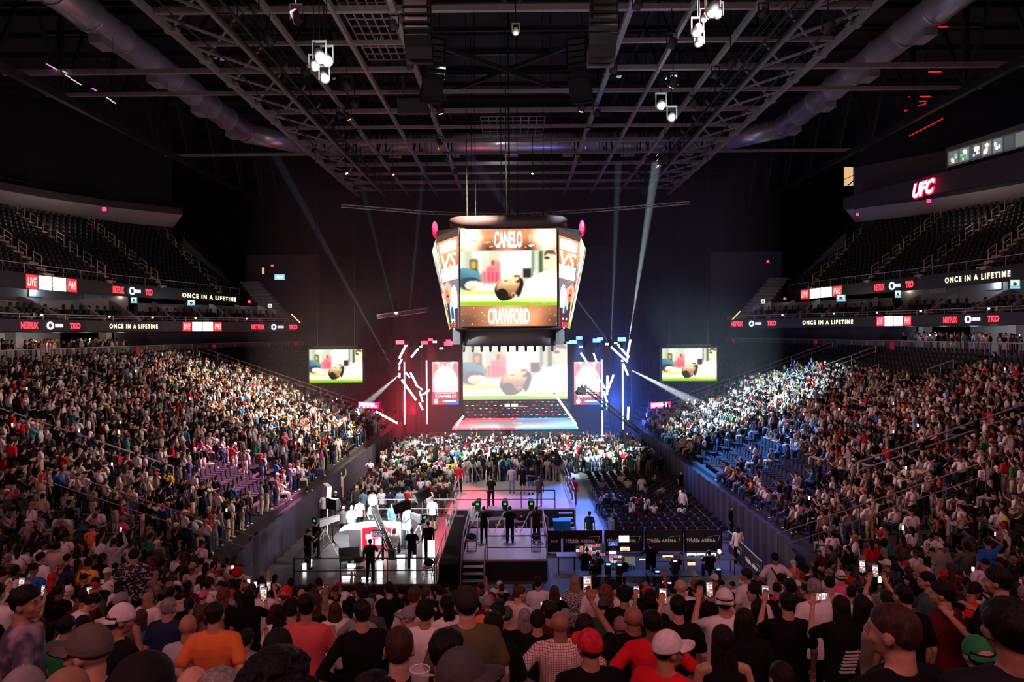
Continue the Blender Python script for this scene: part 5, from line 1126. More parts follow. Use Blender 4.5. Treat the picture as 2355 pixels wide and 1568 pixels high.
for k, (px, py, c) in enumerate(((1653,1310,(.1,.5,1)),(1526,1338,(1,.05,.05)),(1540,1341,(.5,.3,1)),(1522,1325,(.1,.9,.6)),(1512,1315,(.3,.6,1)),(1553,1291,(1,.3,.8)),(1399,1298,(.2,.9,.9)),(1425,1299,(.2,.9,.5)))):
    p = at(px, py, 29.4); t = empty('equipment_lamp', p, 0, f'tiny coloured indicator lamp on equipment in the pit', 'lamp', 'indicator lamps in the pit'); mb = MB(); mb.box(-.08,.08,0,.04,-.02,.03); mb.build('lamp_face', mat('spark_%d' % k, c, emit=c, strength=3, light=False), t); mb = MB(); mb.box(-.12,.12,.04,.3,.0-p.z+.0,.06); mb.build('rack', BLK, t)
t = empty('desk_lamp', (X(1660,31), 31.4, .76), 0, 'warm desk lamp at the right end of the production pit', 'lamp'); mb = MB(); mb.tube((0,0,0),(0,0,.35),.015,n=5); mb.build('stem', DSTEEL, t); mb = MB(); mb.capsule((0,0,.36),(0,-.05,.32),.07,.09,8,2); mb.build('shade', mat('lamp_glow', (1,.8,.5), emit=(1,.6,.25), strength=4, light=False), t)
point((X(1660,31), 31.2, 1.5), 18, (1,.72,.4), .1); point((X(1620,31), 31.3, 1.5), 14, (.8,1,.95), .2); point((X(1370,31), 30.7, 1.6), 12, (1,.75,.8), .2)
spot((8, 50, 24), (3.4, 32.5, 0), 20000, (.10,.22,1.0), 20, .7, .4)
# crowd barriers at the foot of the near stand, fences in the corners
bm = fence_mesh(2.3, 1.1, .13, .018, .035).mesh('crowd_barrier', mat('barrier_steel', (.30,.28,.30), .4, .6))
k = 0
for x0, y0, x1, y1 in ((-2.3,22.6,0,22.6),(.2,22.6,2.5,22.6),(-9.6,24.3,-7.6,25.4),(-7.3,25.3,-5.2,25.6),(6.2,26.0,8.4,26.2),(8.5,26.2,10.5,27.4),(-11.2,25.8,-9.7,24.4),(10.4,27.6,11.4,29.4)):
    k += 1; t = obj('crowd_barrier', bm, None, None, (x0, y0, 0 if abs(x0) < 20 else 1.5), (0,0,math.atan2(y1-y0, x1-x0)))
    tag(t, f'dark steel crowd barrier below the near stand, {nth(k)} ' + ('in front of the camera platform' if k < 3 else 'by the studio' if k < 5 or k == 7 else 'by the production pit'), 'barrier', 'crowd barriers')
for sx in (-1, 1):     # picket fences of the corner entries and the section fronts
    for j, (r0, a0, a1) in enumerate(((1.2,186,204),(4.6,200,216),(7.4,196,214))):
        pts = [(-CX + (R0+r0)*math.cos(math.radians(a)), CYN + (R0+r0)*math.sin(math.radians(a))) for a in np.linspace(a0, a1, 3)]
        for p, q in zip(pts[:-1], pts[1:]):
            z = max(tread(*p), tread(*q)); L = math.hypot(q[0]-p[0], q[1]-p[1]); fm_ = fence_mesh(L, 1.1, .14, .02, .035).mesh('picket_fence', mat('fence_paint', (.10,.085,.10), .4, .4))
            t = obj('picket_fence', fm_, None, None, (-sx*p[0], p[1], z), (0,0,math.atan2(q[1]-p[1], -sx*(q[0]-p[0]))))
            tag(t, f'dark picket fence of the {SID[sx]} near corner entry, {nth(j+1)} row up, {"lower" if p is pts[0] else "upper"} half', 'fence', f'picket fences in the {SID[sx]} corner')
# aisle handrails in the lower bowl
railp = mat('aisle_rail', (.50,.44,.46), .4, .5)
def aisle_rail(sx, y, s0, s1, label, dbl=True):
    a = Vector((sx*(HW+s0), y, tread(sx*(HW+s0), y))); b = Vector((sx*(HW+s1), y, tread(sx*(HW+s1), y))); t = empty('aisle_handrail', a, 0, label, 'handrail'); d = b-a; Z = Vector((0,0,1)); k = max(2, round(d.length/2.2))
    for h in ((1.15,.72) if dbl else (1.1,)): mb = MB(); mb.tube(Z*h, d+Z*h, .045, n=7); mb.build('rail', railp, t)
    for i in range(k+1): mb = MB(); mb.tube(d*i/k-Z*.2, d*i/k+Z*1.15, .04, n=6); mb.build('post', railp, t)
for sx in (-1, 1):
    for y, s0, s1, nm in ((34.8,5.5,19,'nearest the stand'),(61.5,3,20.5,'third'),(72,2,21.5,'farthest')): aisle_rail(sx, y, s0, s1, f'long pink-lit double handrail climbing the {SID[sx]} stand, {nm} of its long rails')
    for y, s0, nm in ((48,8,'lower'),(48.2,13,'middle'),(48,17,'upper'),(55,10,'lower far'),(55,15.5,'upper far')): aisle_rail(sx, y, s0, s0+1.8, f'short handrail loop among the crowd in the {SID[sx]} stand, {nm}', False)
    a = Vector((sx*10.6,27.6,1.9)); b = Vector((sx*18.6,27.0,4.9)); guard(a, b, f'dark handrail climbing the {SID[sx]} corner of the near stand', 1.1, mat('corner_rail', (.2,.17,.19), .4, .5))
# upper right: press windows, lit window, the red sign
ufc = empty('wall_sign', (0,0,0), 0, 'glowing red and white slanted UFC sign on the right upper fascia', 'sign')
p = at(2124, 433, 56.95); M = frame_matrix(p, Vector((.126,-.992,.012)), Vector((-.992,-.126,0)))
put_text('UFC', 1, M @ Matrix.Translation((0,0,-.04)), mat('sign_red', (1,0,0), emit=(1,.01,.08), strength=3), ufc, (2.75,1.35), 'glow_edge', bold=.085, shear=.35, extrude=.02)
put_text('UFC', 1, M @ Matrix.Translation((0,0,.03)), mat('sign_white', (1,1,1), emit=(1,.75,.72), strength=3, light=False), ufc, (2.5,1.15), 'lettering', bold=.045, shear=.35, extrude=.01)
def upper_panel(x0,y0,x1,y1,D0,D1,ytr,ybr, m, label, name='wall_press_box'):
    mb = MB(); a,b,c,d = at(x0,y1,D0), at(x1,ybr,D1), at(x1,ytr,D1), at(x0,y0,D0); off = Vector((.2,.5,0)); mb.add([a,b,c,d,a+off,b+off,c+off,d+off], [(0,1,2,3),(4,7,6,5),(0,4,5,1),(1,5,6,2),(2,6,7,3),(3,7,4,0)]); return struct(name, mb, m, label)
upw = mat('upper_wall', (.13,.15,.17), .8, noise=.1)
upper_panel(1965,385,2180,480,70,60,345,440, mat('upper_wall_dark', (.055,.055,.062), .8), 'dark grey wall of the right upper concourse'); upper_panel(2178,340,2420,385,58,46,262,303, upw, 'blue grey wall around the press box windows', 'wall_press_box_front')
upper_panel(1940,455,2420,480,68.5,45.6,330,400, mat('upper_beam', (.05,.05,.055), .7), 'dark band under the press box carrying the red sign', 'trim_press_band')
gt = mat('warm_glass', (.9,.6,.3), .3, emit=(1,.62,.30), strength=.75, light=False)
t = empty('window_1', (0,0,0)); tag(t, 'tall warm lit window high on the right', None, None, 'structure'); a, b = at(1942,384,71), at(1962,427,71); mb = MB(); mb.box(a.x,b.x,71,71.1,b.z,a.z); mb.build('pane', gt, t); mb = MB(); mb.bar((a.x,70.95,(a.z+b.z)/2-.3),(b.x,70.95,(a.z+b.z)/2+.1),.06); mb.bar((a.x+.3,70.95,b.z),(b.x,70.95,b.z+.5),.1); mb.build('stair_rail', DARK, t)
pw = empty('window_2', (0,0,0)); tag(pw, 'long band of press box windows with lit screens behind, high on the right', None, None, 'structure')
for k in range(7):
    f0, f1 = k/7, (k+1)/7; D0, D1 = 57.6-11*f0, 57.6-11*f1; x0, x1 = 2178+177*f0, 2178+177*f1; yt0, yt1 = 352-50*f0, 352-50*f1; yb0, yb1 = 385-47*f0, 385-47*f1
    a,b,c,d = at(x0+1.2,yb0-1,D0), at(x1-1.2,yb1-1,D1), at(x1-1.2,yt1+1,D1), at(x0+1.2,yt0+1,D0); off = Vector((-.12,-.28,0)); mb = MB(); mb.add([a+off,b+off,c+off,d+off], [(0,1,2,3)])
    mb.build('pane', mat('press_glass_%d' % (k % 3), (.2,.2,.2), .3, emit=((.28,.30,.26),(.30,.34,.36),(.10,.13,.15))[k % 3 if k < 5 else 2], strength=.5 if k < 5 else .8, light=False), pw)
    P = MB()
    for j in range(5 if k < 5 else 1):
        u, v = random.uniform(.05,.7), random.uniform(.05,.55); q = a.lerp(b,u).lerp(d.lerp(c,u),v)+off*1.5; w_ = (b-a)*random.uniform(.12,.25); h_ = (d-a)*random.uniform(.15,.35); col = random.choice([(1.2,1.4,1.3),(.1,.9,.25),(.6,.7,1.2),(1.3,1.2,.9),(.5,.2,.7)]); P.add([q,q+w_,q+w_+h_,q+h_],[(0,1,2,3)],col)
    if k < 5: P.build('lit_screens', LEDM_S, pw)
    if k in (1,2,3): q = a.lerp(b,.5).lerp(d.lerp(c,.5),.85)+off*1.6; mb = MB(); mb.capsule(q, q-Vector((0,0,.12)), .03, .16, 8, 2); mb.build('hanging_lamp', mat('lamp_glow2', (1,.8,.5), emit=(1,.75,.45), strength=2.2, light=False), pw)
    mb = MB(); mb.bar(at(x0,yb0,D0)+off*1.3, at(x0,yt0,D0)+off*1.3, .07); mb.build('mullion', mat('window_frame_paint', (.5,.55,.55), .5), pw)
mb = MB(); mb.bar(at(2178,385,57.6)+Vector((-.15,-.35,0)), at(2355,338,46.6)+Vector((-.15,-.35,0)), .1); mb.bar(at(2178,352,57.6)+Vector((-.15,-.35,0)), at(2355,302,46.6)+Vector((-.15,-.35,0)), .1); mb.build('frame', MATS['window_frame_paint'], pw)
for px, py, D, r, l in ((240,481,60,.16,'under the left top soffit'),(2136,462,60,.16,'under the UFC sign'),(1972,493,69,.12,'at the end of the right upper stand'),(626,611,80,.12,'in the dark left corner'),(1766,601,80,.12,'in the dark right corner'),(1805,687,76,.12,'above the right suites'),(573,694,76,.12,'above the left suites')):
    p = at(px, py, D); t = empty('exit_lamp', p, 0, 'small glowing red exit lamp ' + l, 'lamp'); mb = MB(); mb.box(-r,r,-.05,.05,-r,r); mb.build('lamp_face', mat('exit_red', (1,0,0), emit=(1,.02,.10), strength=5), t); mb = MB(); mb.box(-r-.03,r+.03,.05,.12,-r-.03,r+.03); mb.build('housing', DARK, t)
    if r > .15: point(p+Vector((0,-.5,-.3)), 16, (1,.02,.1), .1)
p = at(643,637,78); t = empty('wall_screen', p, 0, 'small pale blue lit screen on the dark far left wall', 'screen'); mb = MB(); mb.box(-.62,.62,.02,.12,-.34,.34); mb.build('casing', BLK, t); P = Pic(1.15,.6,1); P.rect(0,0,1,1,(.4,.8,1.2)); P.ell(.5,.5,.3,.25,(1.2,1.4,1.5)); P.build('picture', Matrix.Rotation(pi/2,4,'X'), t, LEDM_S)
for px, py, D, w, h, l in ((440,696,66,.75,.5,'left suite'),(308,690,58,.55,.5,'second left suite'),(621,703,78,.5,.5,'left corner bar'),(1934,685,60,.8,.6,'right suite'),(2065,676,56,.5,.6,'second right suite'),(2334,653,46,.7,.6,'near right suite'),(1755,693,78,.5,.5,'right corner bar')):
    p = at(px, py, D); t = empty('television', p, 0, f'small lit television in the {l}', 'television'); mb = MB(); mb.box(-w/2-.03,w/2+.03,.01,.08,-h/2-.03,h/2+.03); mb.build('casing', BLK, t); P = Pic(w,h,1); P.rect(0,0,1,1,(.2,.45,.55)); P.rect(.1,.3,.9,.9,(.9,1.1,.9)); P.ell(.5,.5,.2,.2,(.05,.08,.06)); P.rect(0,0,1,.2,(.3,.7,1.1)); P.build('picture', Matrix.Rotation(pi/2,4,'X'), t, LEDM_S)
for px, y0, y1, l in ((605,615,630,'left'),): p = at(px,y1,80); mb = MB(); mb.box(p.x-.12,p.x+.12,80,80.1,p.z,at(px,y0,80).z); thing('lit_slot', mb, gt, 'narrow warm lit slot in the dark far left wall', 'light strip')
for a_, b_, l in ((at(670,722,77),at(690,742,76),'left'),(at(1702,716,77),at(1683,736,76),'right')): mb = MB(); mb.tube(a_, b_, .06, n=6); thing('lit_handrail', mb, mat('amber_rail', (1,.7,.4), emit=(1,.65,.25), strength=1.6, light=False), f'glowing amber handrail at the {l} end of the galleries', 'handrail')
# ------------------------------------------------------------------ people
ARMS = {   # side: (elbow, wrist, finger direction) for the right (+x) arm, mirrored for the left; standing coordinates
 'down': ((.255,-.03,1.16),(.27,.05,.92),(0,.15,-1)), 'folded': ((.25,.05,1.17),(.03,.21,1.20),(-1,.2,.1)), 'phone': ((.24,.20,1.27),(.13,.37,1.52),(-.2,.25,1)),
 'high': ((.27,.17,1.52),(.11,.33,1.76),(-.3,.2,1)), 'up': ((.33,.06,1.60),(.32,.12,1.87),(0,.1,1)), 'hips': ((.38,-.08,1.20),(.20,.05,1.03),(-.6,.3,-.6)),
 'lap': ((.25,.05,1.18),(.11,.27,1.03),(-.4,1,-.2)), 'cup': ((.25,.08,1.17),(.17,.31,1.24),(-.3,.8,.4)), 'work': ((.25,.14,1.22),(.18,.39,1.28),(-.1,1,.1)), 'head': ((.36,.03,1.58),(.10,-.02,1.73),(-1,0,.2)), 'back': ((.27,-.14,1.18),(.10,-.15,1.0),(-.6,-.3,-.6))}
def joints(torso, aL, aR):
    dz = {'stand': 0, 'sit': -.44, 'bend': -.10}[torso]; J = {}
    lean = .55 if torso == 'bend' else (.06 if torso == 'sit' else 0.0)
    piv = Vector((0, 0, .96)); R = Matrix.Rotation(-lean, 3, 'X')
    def T(p): q = Vector(p); return (piv + R @ (q-piv)) + Vector((0, 0, dz)) if q.z > .96 or True else q
    J['T'] = T; J['R'] = R
    for s, nm in ((-1, aL), (1, aR)):
        e, w, f = ARMS[nm]; J[s] = (T((s*.19,0,1.43)), T((s*e[0],e[1],e[2])), T((s*w[0],w[1],w[2])), (R @ Vector((s*f[0],f[1],f[2]))).normalized())
        if torso == 'sit': J[('leg',s)] = (Vector((s*.09,.02,.52)), Vector((s*.13,.44,.50)), Vector((s*.13,.46,.09)))
        else: J[('leg',s)] = (Vector((s*.09,0,.90+ (dz if torso=='bend' else 0))), Vector((s*.11,.04 if torso=='bend' else .015,.48)), Vector((s*.12,-.02,.085)))
    return J
def limb(mb, a, b, r1, r2, n=12): mb.capsule(a, b, r1, r2, n, 3)
def hand(mb, w, f, s):
    f = f.normalized(); side = f.cross(Vector((0,1,0)) if abs(f.y) < .8 else Vector((0,0,1))).normalized()*s; nrm = f.cross(side)
    p = w + f*.05; R = Matrix((side, nrm, f)).transposed(); mb.ell(p, (.040,.017,.052), 12, 6, R)
    for k in range(4):
        b = p + f*.04 + side*(-.031+.0207*k); L = (.058,.068,.063,.050)[k]; m_ = b + f*L*.55; mb.capsule(b, m_, .0092, .0086, 7, 2); mb.capsule(m_, m_ + (f*.7+nrm*.7*(1 if s > 0 else -1)).normalized()*L*.5, .0086, .0072, 7, 2)
    b = w + f*.02 - side*.03; q = b + (f*.7-side*.7).normalized()*.045; mb.capsule(b, q, .0125, .010, 7, 2); mb.capsule(q, q+f*.03, .0105, .0085, 7, 2)
HC = Vector((0,.02,1.645))
def head_frame(J, yaw): return Matrix.Translation(J['T'](HC)) @ (J['R'].to_4x4() @ Matrix.Rotation(yaw, 4, 'Z'))
BODY = {}; WEAR = {}
def body_mesh(torso, aL, aR, yaw):
    key = (torso, aL, aR, round(yaw, 1))
    if key in BODY: return BODY[key]
    J = joints(torso, aL, aR); T, R = J['T'], J['R']; mb = MB()
    E = lambda c, r, RR=None: mb.ell(T(c), r, 16, 9, R if RR is None else RR)
    E((0,0,.97), (.160,.112,.125)); E((0,0,1.12), (.138,.102,.15)); E((0,-.005,1.30), (.162,.112,.16)); E((0,-.01,1.39), (.140,.09,.08))
    for s in (-1, 1):
        limb(mb, T((s*.05,-.01,1.465)), J[s][0]+Vector((-s*.015,0,-.008)), .048, .048); limb(mb, J[s][0]+Vector((-s*.015,0,-.008)), J[s][1], .046, .037); limb(mb, J[s][1], J[s][2], .038, .025); hand(mb, J[s][2], J[s][3], s)
        h, k, a = J[('leg',s)]; limb(mb, h, k, .082, .055); limb(mb, k, a, .056, .038); limb(mb, a+Vector((0,-.03,-.04)), a+Vector((0,.14,-.055)), .038, .030)
    H = head_frame(J, yaw); HR = H.to_3x3(); hp = lambda p: H @ Vector(p)
    limb(mb, T((0,-.015,1.44)), hp((0,-.025,-.075)), .060, .055)
    mb.ell(hp((0,-.005,.018)), (.077,.097,.098), 20, 12, HR); mb.ell(hp((0,.032,-.052)), (.056,.062,.062), 16, 9, HR); mb.ell(hp((0,.062,-.088)), (.032,.028,.026), 12, 7, HR)
    mb.capsule(hp((0,.094,.012)), hp((0,.106,-.022)), .010, .016, 9, 3)                                     # nose
    for s in (-1, 1):
        mb.ell(hp((s*.079,-.004,-.012)), (.011,.020,.032), 10, 6, HR @ Matrix.Rotation(s*.25, 3, 'Z')); mb.ell(hp((s*.032,.082,.028)), (.026,.014,.008), 8, 5, HR); mb.ell(hp((s*.045,.058,-.03)), (.022,.026,.026), 9, 6, HR)
        mb.ell(hp((s*.011,.092,-.056)), (.016,.010,.006), 8, 5, HR)
    me = remesh(mb, 'body', .0115, 2, SKIN); BODY[key] = me; return me
def eye_mesh():
    if 'eyes' in WEAR: return WEAR['eyes']
    mb = MB()
    for s in (-1, 1): mb.ell((s*.031,.077,.006), (.0125,.009,.0065), 10, 6, col=(.45,.42,.40)); mb.ell((s*.031,.0840,.006), (.0055,.003,.0055), 8, 5, col=(.03,.015,.01)); mb.ell((s*.031,.084,.031), (.020,.008,.004), 8, 5, col=(.02,.012,.01))
    WEAR['eyes'] = mb.mesh('eyes', vcol('eye_colour', 0, .4), True); return WEAR['eyes']
def lips_mesh():
    if 'lips' in WEAR: return WEAR['lips']
    mb = MB(); mb.ell((0,.0935,-.054), (.021,.007,.005), 12, 6); mb.ell((0,.0925,-.062), (.018,.0075,.0055), 12, 6); WEAR['lips'] = mb.mesh('mouth', mat('lip_colour', (.35,.10,.09), .5), True); return WEAR['lips']
def shirt_mesh(style, torso, aL, aR):
    key = ('s', style, torso, aL, aR)
    if key in WEAR: return WEAR[key]
    J = joints(torso, aL, aR); T, R = J['T'], J['R']; mb = MB(); E = lambda c, r: mb.ell(T(c), r, 18, 10, R)
    loose = .010 if style != 'tank' else -.004; sit = torso == 'sit'
    rg = [(.83 if not sit else .90,.178,.128),(.93,.180,.132),(1.03,.172,.127),(1.12,.166,.122),(1.22,.172,.128),(1.32,.184,.134),(1.39,.184,.126)] + ([(1.44,.155,.104),(1.478,.105,.080),(1.497,.072,.064)] if style != 'tank' else [(1.42,.150,.110)])
    n_ = 22; k0 = len(mb.v)
    for z, rx, ry in rg:
        for k in range(n_):
            a = 2*pi*k/n_; c, q = math.cos(a), math.sin(a); mb.v.append(tuple(T((math.copysign(abs(c)**.85, c)*(rx+loose), -.008+math.copysign(abs(q)**.9, q)*(ry+loose), z))))
    for i in range(len(rg)-1):
        for k in range(n_): mb.f.append((k0+i*n_+k, k0+i*n_+(k+1)%n_, k0+(i+1)*n_+(k+1)%n_, k0+(i+1)*n_+k))
    mb.f += [tuple(range(k0, k0+n_))[::-1], tuple(range(k0+(len(rg)-1)*n_, k0+len(rg)*n_))]
    for s in (-1, 1):
        sh, e, w, f = J[s]
        if style == 'tank': mb.capsule(T((s*.085,.06,1.40)), T((s*.085,0,1.49)), .020, .020, 8, 2); mb.capsule(T((s*.085,0,1.49)), T((s*.085,-.09,1.40)), .020, .020, 8, 2); continue
        limb(mb, T((s*.06,-.014,1.465)), sh+Vector((-s*.012,0,-.004)), .052, .060)
        if style == 'tee': limb(mb, sh+Vector((-s*.012,0,-.004)), sh.lerp(e, .70), .060, .064)
        else: limb(mb, sh+Vector((-s*.012,0,-.004)), e, .060, .052); limb(mb, e, e.lerp(w, .93), .052, .038)
    if style == 'hoodie': mb.capsule(T((-.07,-.10,1.47)), T((.07,-.10,1.47)), .06, .06, 12, 3); mb.ell(T((0,-.11,1.42)), (.10,.06,.09), 12, 7, R)
    me = remesh(mb, 'shirt', .014, 4, CLOTH); WEAR[key] = me; return me
def pants_mesh(style, torso):
    key = ('p', style, torso)
    if key in WEAR: return WEAR[key]
    J = joints(torso, 'down', 'down'); T, R = J['T'], J['R']; mb = MB(); mb.ell(T((0,0,.95)), (.172,.125,.14), 18, 10, R)
    for s in (-1, 1):
        h, k, a = J[('leg',s)]
        if style == 'shorts': limb(mb, h, h.lerp(k, .82), .100, .088)
        else: limb(mb, h, k, .098, .074); limb(mb, k, k.lerp(a, .96), .074, .062)
    me = remesh(mb, 'trousers', .016, 4, CLOTH); WEAR[key] = me; return me
def shell(g, planes, dy=0.0, dz=0.0, gz=None):
    """the skin of the skull lifted by g, kept on one side of each plane"""
    import bmesh
    mb = MB(); mb.ell((0,-.005+dy,.018+dz), (.077+g,.097+g,.098+(gz if gz is not None else g)), 36, 26); me = mb.mesh('t'); bm = bmesh.new(); bm.from_mesh(me); bpy.data.meshes.remove(me)
    for co, no in planes: bmesh.ops.bisect_plane(bm, geom=bm.verts[:]+bm.edges[:]+bm.faces[:], plane_co=co, plane_no=no, clear_inner=True)
    out = MB(); bm.verts.ensure_lookup_table(); ix = {v: i for i, v in enumerate(bm.verts)}; out.v = [tuple(v.co) for v in bm.verts]; out.f = [tuple(ix[v] for v in f.verts) for f in bm.faces]; bm.free(); return out
def asmb(me):
    q = MB(); q.v = [tuple(v.co) for v in me.vertices]; q.f = [tuple(p.vertices) for p in me.polygons]; return q
def merge(ms, name, m):
    mb = MB()
    for q in ms: mb.add(q.v, q.f)
    return mb.mesh(name, m, True)
LINE = ((0,.084,.052), (0,-.52,.854)); HIGH = ((0,.080,.074), (0,-.28,.96))
def hair_mesh(style):
    key = ('h', style)
    if key in WEAR: return WEAR[key]
    mb = MB(); rnd = random.Random(len(style)*7); me = None
    if style in ('short', 'fade', 'crew'):
        g0, g1, z0, z1 = {'short': (.006,.019,.0,.07), 'fade': (.0015,.020,.03,.075), 'crew': (.002,.008,.02,.08)}[style]; q = shell(g0, [LINE]); out = []
        for v in q.v:
            w = Vector(v)-Vector((0,-.005,.0)); t = min(1, max(0, (v[2]-z0)/(z1-z0))); t = t*t*(3-2*t); e = min(1, max(0, ((Vector(v)-Vector(LINE[0])).dot(Vector(LINE[1])))/.022)); o = (g1-g0)*t*(.35+.65*e) + .004*math.sin(v[0]*140+v[1]*60)*t*(style != 'crew')*.5; out.append(tuple(Vector(v)+w.normalized()*o - (Vector(LINE[1])*0 + w.normalized()*.001)*(1-e)))
        q.v = out; me = merge([q], 'hair', HAIR)
    elif style == 'nape': me = merge([shell(.004, [LINE, ((0,0,.05),(0,0,-1))])], 'hair', HAIR)
    elif style == 'bald': me = merge([shell(.004, [LINE, ((0,0,.052),(0,-.25,-1))])], 'hair', HAIR)
    if me is None:
        cap_ = lambda g=.008, z=.010: mb.ell((0,-.016,z+.018), (.077+g,.092+g,.097+g), 20, 12)
        vox = .009
        if style == 'long':
            cap_(.012); mb.capsule((0,-.055,-.02), (0,-.085,-.28), .084, .074, 16, 4, .62); mb.capsule((0,-.085,-.26), (0,-.09,-.42), .074, .036, 14, 4, .5)
            for s in (-1,1): mb.capsule((s*.062,-.025,.0), (s*.088,-.055,-.24), .034, .030, 10, 3)
        elif style == 'shoulder':
            cap_(.012); mb.capsule((0,-.05,-.03), (0,-.065,-.17), .084, .078, 16, 4, .7)
            for s in (-1,1): mb.capsule((s*.066,-.015,.0), (s*.078,-.03,-.14), .032, .030, 10, 3)
        elif style == 'pony': cap_(.006); mb.ell((0,-.04,-.02), (.07,.055,.06), 12, 7); mb.capsule((0,-.11,.03), (0,-.15,-.05), .028, .034, 10, 3); mb.capsule((0,-.15,-.05), (0,-.12,-.22), .034, .014, 10, 3)
        elif style in ('curly', 'afro', 'bigcurl'):
            g = {'curly': .014, 'afro': .06, 'bigcurl': .035}[style]; cap_(g*.8); vox = .0075
            for k in range({'curly': 170, 'afro': 420, 'bigcurl': 150}[style]):
                a = rnd.uniform(0, 2*pi); t = rnd.uniform(-.5, 1.5); c = math.cos(t)
                if math.sin(a) > .4 and t < .42: continue
                r = rnd.uniform(.009, .017); mb.ell(((.077+g)*c*math.cos(a), -.012+(.094+g)*c*math.sin(a), .03+(.09+g)*math.sin(t)), (r, r, r), 7, 4)
            if style == 'bigcurl':
                for k in range(110): a = rnd.uniform(-2.6, -.5); z = rnd.uniform(-.27, 0); r = rnd.uniform(.014,.026); mb.ell((.11*math.cos(a)*(1-z*.8), -.02+.085*math.sin(a), z), (r,r,r*1.3), 7, 4)
                mb.capsule((0,-.05,-.02), (0,-.07,-.22), .08, .085, 14, 4, .6)
        me = remesh(mb, 'hair', vox, 3 if style not in ('curly','afro','bigcurl') else 1, HAIR)
    WEAR[key] = me; return me
def remeshable(mb, plane):
    import bmesh
    me = mb.mesh('t'); bm = bmesh.new(); bm.from_mesh(me); bpy.data.meshes.remove(me); bmesh.ops.bisect_plane(bm, geom=bm.verts[:]+bm.edges[:]+bm.faces[:], plane_co=plane[0], plane_no=plane[1], clear_inner=True)
    out = MB(); ix = {v: i for i, v in enumerate(bm.verts)}; out.v = [tuple(v.co) for v in bm.verts]; out.f = [tuple(ix[v] for v in f.verts) for f in bm.faces]; bm.free(); return out
def hair_cut(parts, vox, cut, it):
    mb = MB()
    for q in parts: mb.add(q.v, q.f)
    me = remesh(mb, 'hair', vox, it, HAIR); q = MB(); q.v = [tuple(v.co) for v in me.vertices]; q.f = [tuple(p.vertices) for p in me.polygons]; out = remeshable(q, cut)
    if isinstance(cut, tuple) and len(cut) == 2: pass
    m2 = merge([out], 'hair', HAIR); q = MB(); q.v = [tuple(v.co) for v in m2.vertices]; q.f = [tuple(p.vertices) for p in m2.polygons]; return q if False else m2
def hat_mesh(style):
    key = ('hat', style)
    if key in WEAR: return WEAR[key]
    mb = MB(); br = None
    if style in ('cap', 'cap_back'):
        mb.ell((0,-.006,.020), (.085,.104,.118), 32, 14, zmin=-.10)
        if style == 'cap_back': pass
        mb.ell((0,-.006,.139), (.010,.010,.006), 8, 4); a = mb.mesh('crown', HATM, True); mb = MB(); n_ = 16
        for z in (0, .006):
            for k in range(n_+1): t = pi*k/n_; mb.v.append((.074*math.cos(t), .040+.045*math.sin(t), .022+z))
            for k in range(n_+1): t = pi*k/n_; mb.v.append((.080*math.cos(t), .060+.122*math.sin(t)**.75 if 0 < k < n_ else .050, .010+z-.016*math.cos(t)**2))
        m_ = n_+1
        for o in (0, 2*m_):
            for k in range(n_): mb.f.append((o+k, o+k+1, o+m_+k+1, o+m_+k))
        for k in range(n_): mb.f.append((m_+k, m_+k+1, 3*m_+k+1, 3*m_+k))
        br = mb.mesh('brim', HATM, True)
    elif style == 'beanie': mb.ell((0,-.010,.024), (.086,.106,.104), 26, 12, zmin=-.35); mb.ell((0,-.010,-.002), (.090,.110,.026), 26, 6); a = mb.mesh('crown', HATM, True)
    elif style == 'cowboy':
        mb.ell((0,0,.05), (.085,.105,.115), 22, 10, zmin=-.1); mb.ell((0,0,.155), (.03,.09,.03), 10, 6); a = mb.mesh('crown', HATM, True); mb = MB(); n_ = 30
        for z in (0, .006):
            for rr in (.08, .19):
                for k in range(n_): t = 2*pi*k/n_; mb.v.append((rr*math.cos(t), rr*1.12*math.sin(t), .045+z+(.05*abs(math.cos(t))**3 if rr > .1 else 0)))
        for o in (0, 2*n_):
            for k in range(n_): mb.f.append((o+k, o+(k+1)%n_, o+n_+(k+1)%n_, o+n_+k))
        for k in range(n_): mb.f.append((n_+k, n_+(k+1)%n_, 3*n_+(k+1)%n_, 3*n_+k))
        br = mb.mesh('brim', HATM, True)
    WEAR[key] = (a, br); return WEAR[key]
SKINS = [(.55,.32,.22),(.48,.27,.18),(.40,.21,.13),(.30,.15,.09),(.16,.08,.05),(.60,.38,.28)]
HAIRS = {'faded': (.040,.020,.014), 'black': (.005,.0045,.005), 'dark': (.012,.008,.007), 'brown': (.06,.03,.018), 'auburn': (.16,.05,.025), 'blond': (.35,.22,.12), 'grey': (.25,.24,.24)}
COLS = {'black': (.006,.006,.007), 'dark grey': (.06,.06,.065), 'grey': (.25,.25,.26), 'white': (.72,.70,.70), 'beige': (.50,.40,.30), 'navy': (.015,.025,.07), 'blue': (.02,.13,.50), 'light blue': (.25,.42,.62), 'red': (.60,.015,.02),
        'maroon': (.10,.008,.015), 'olive': (.10,.095,.05), 'green': (.02,.22,.07), 'yellow': (.75,.60,.04), 'orange': (.75,.20,.05), 'pink': (.80,.12,.30), 'teal': (.03,.38,.40), 'brown': (.12,.06,.03), 'coral': (.62,.10,.11), 'denim': (.06,.10,.20)}
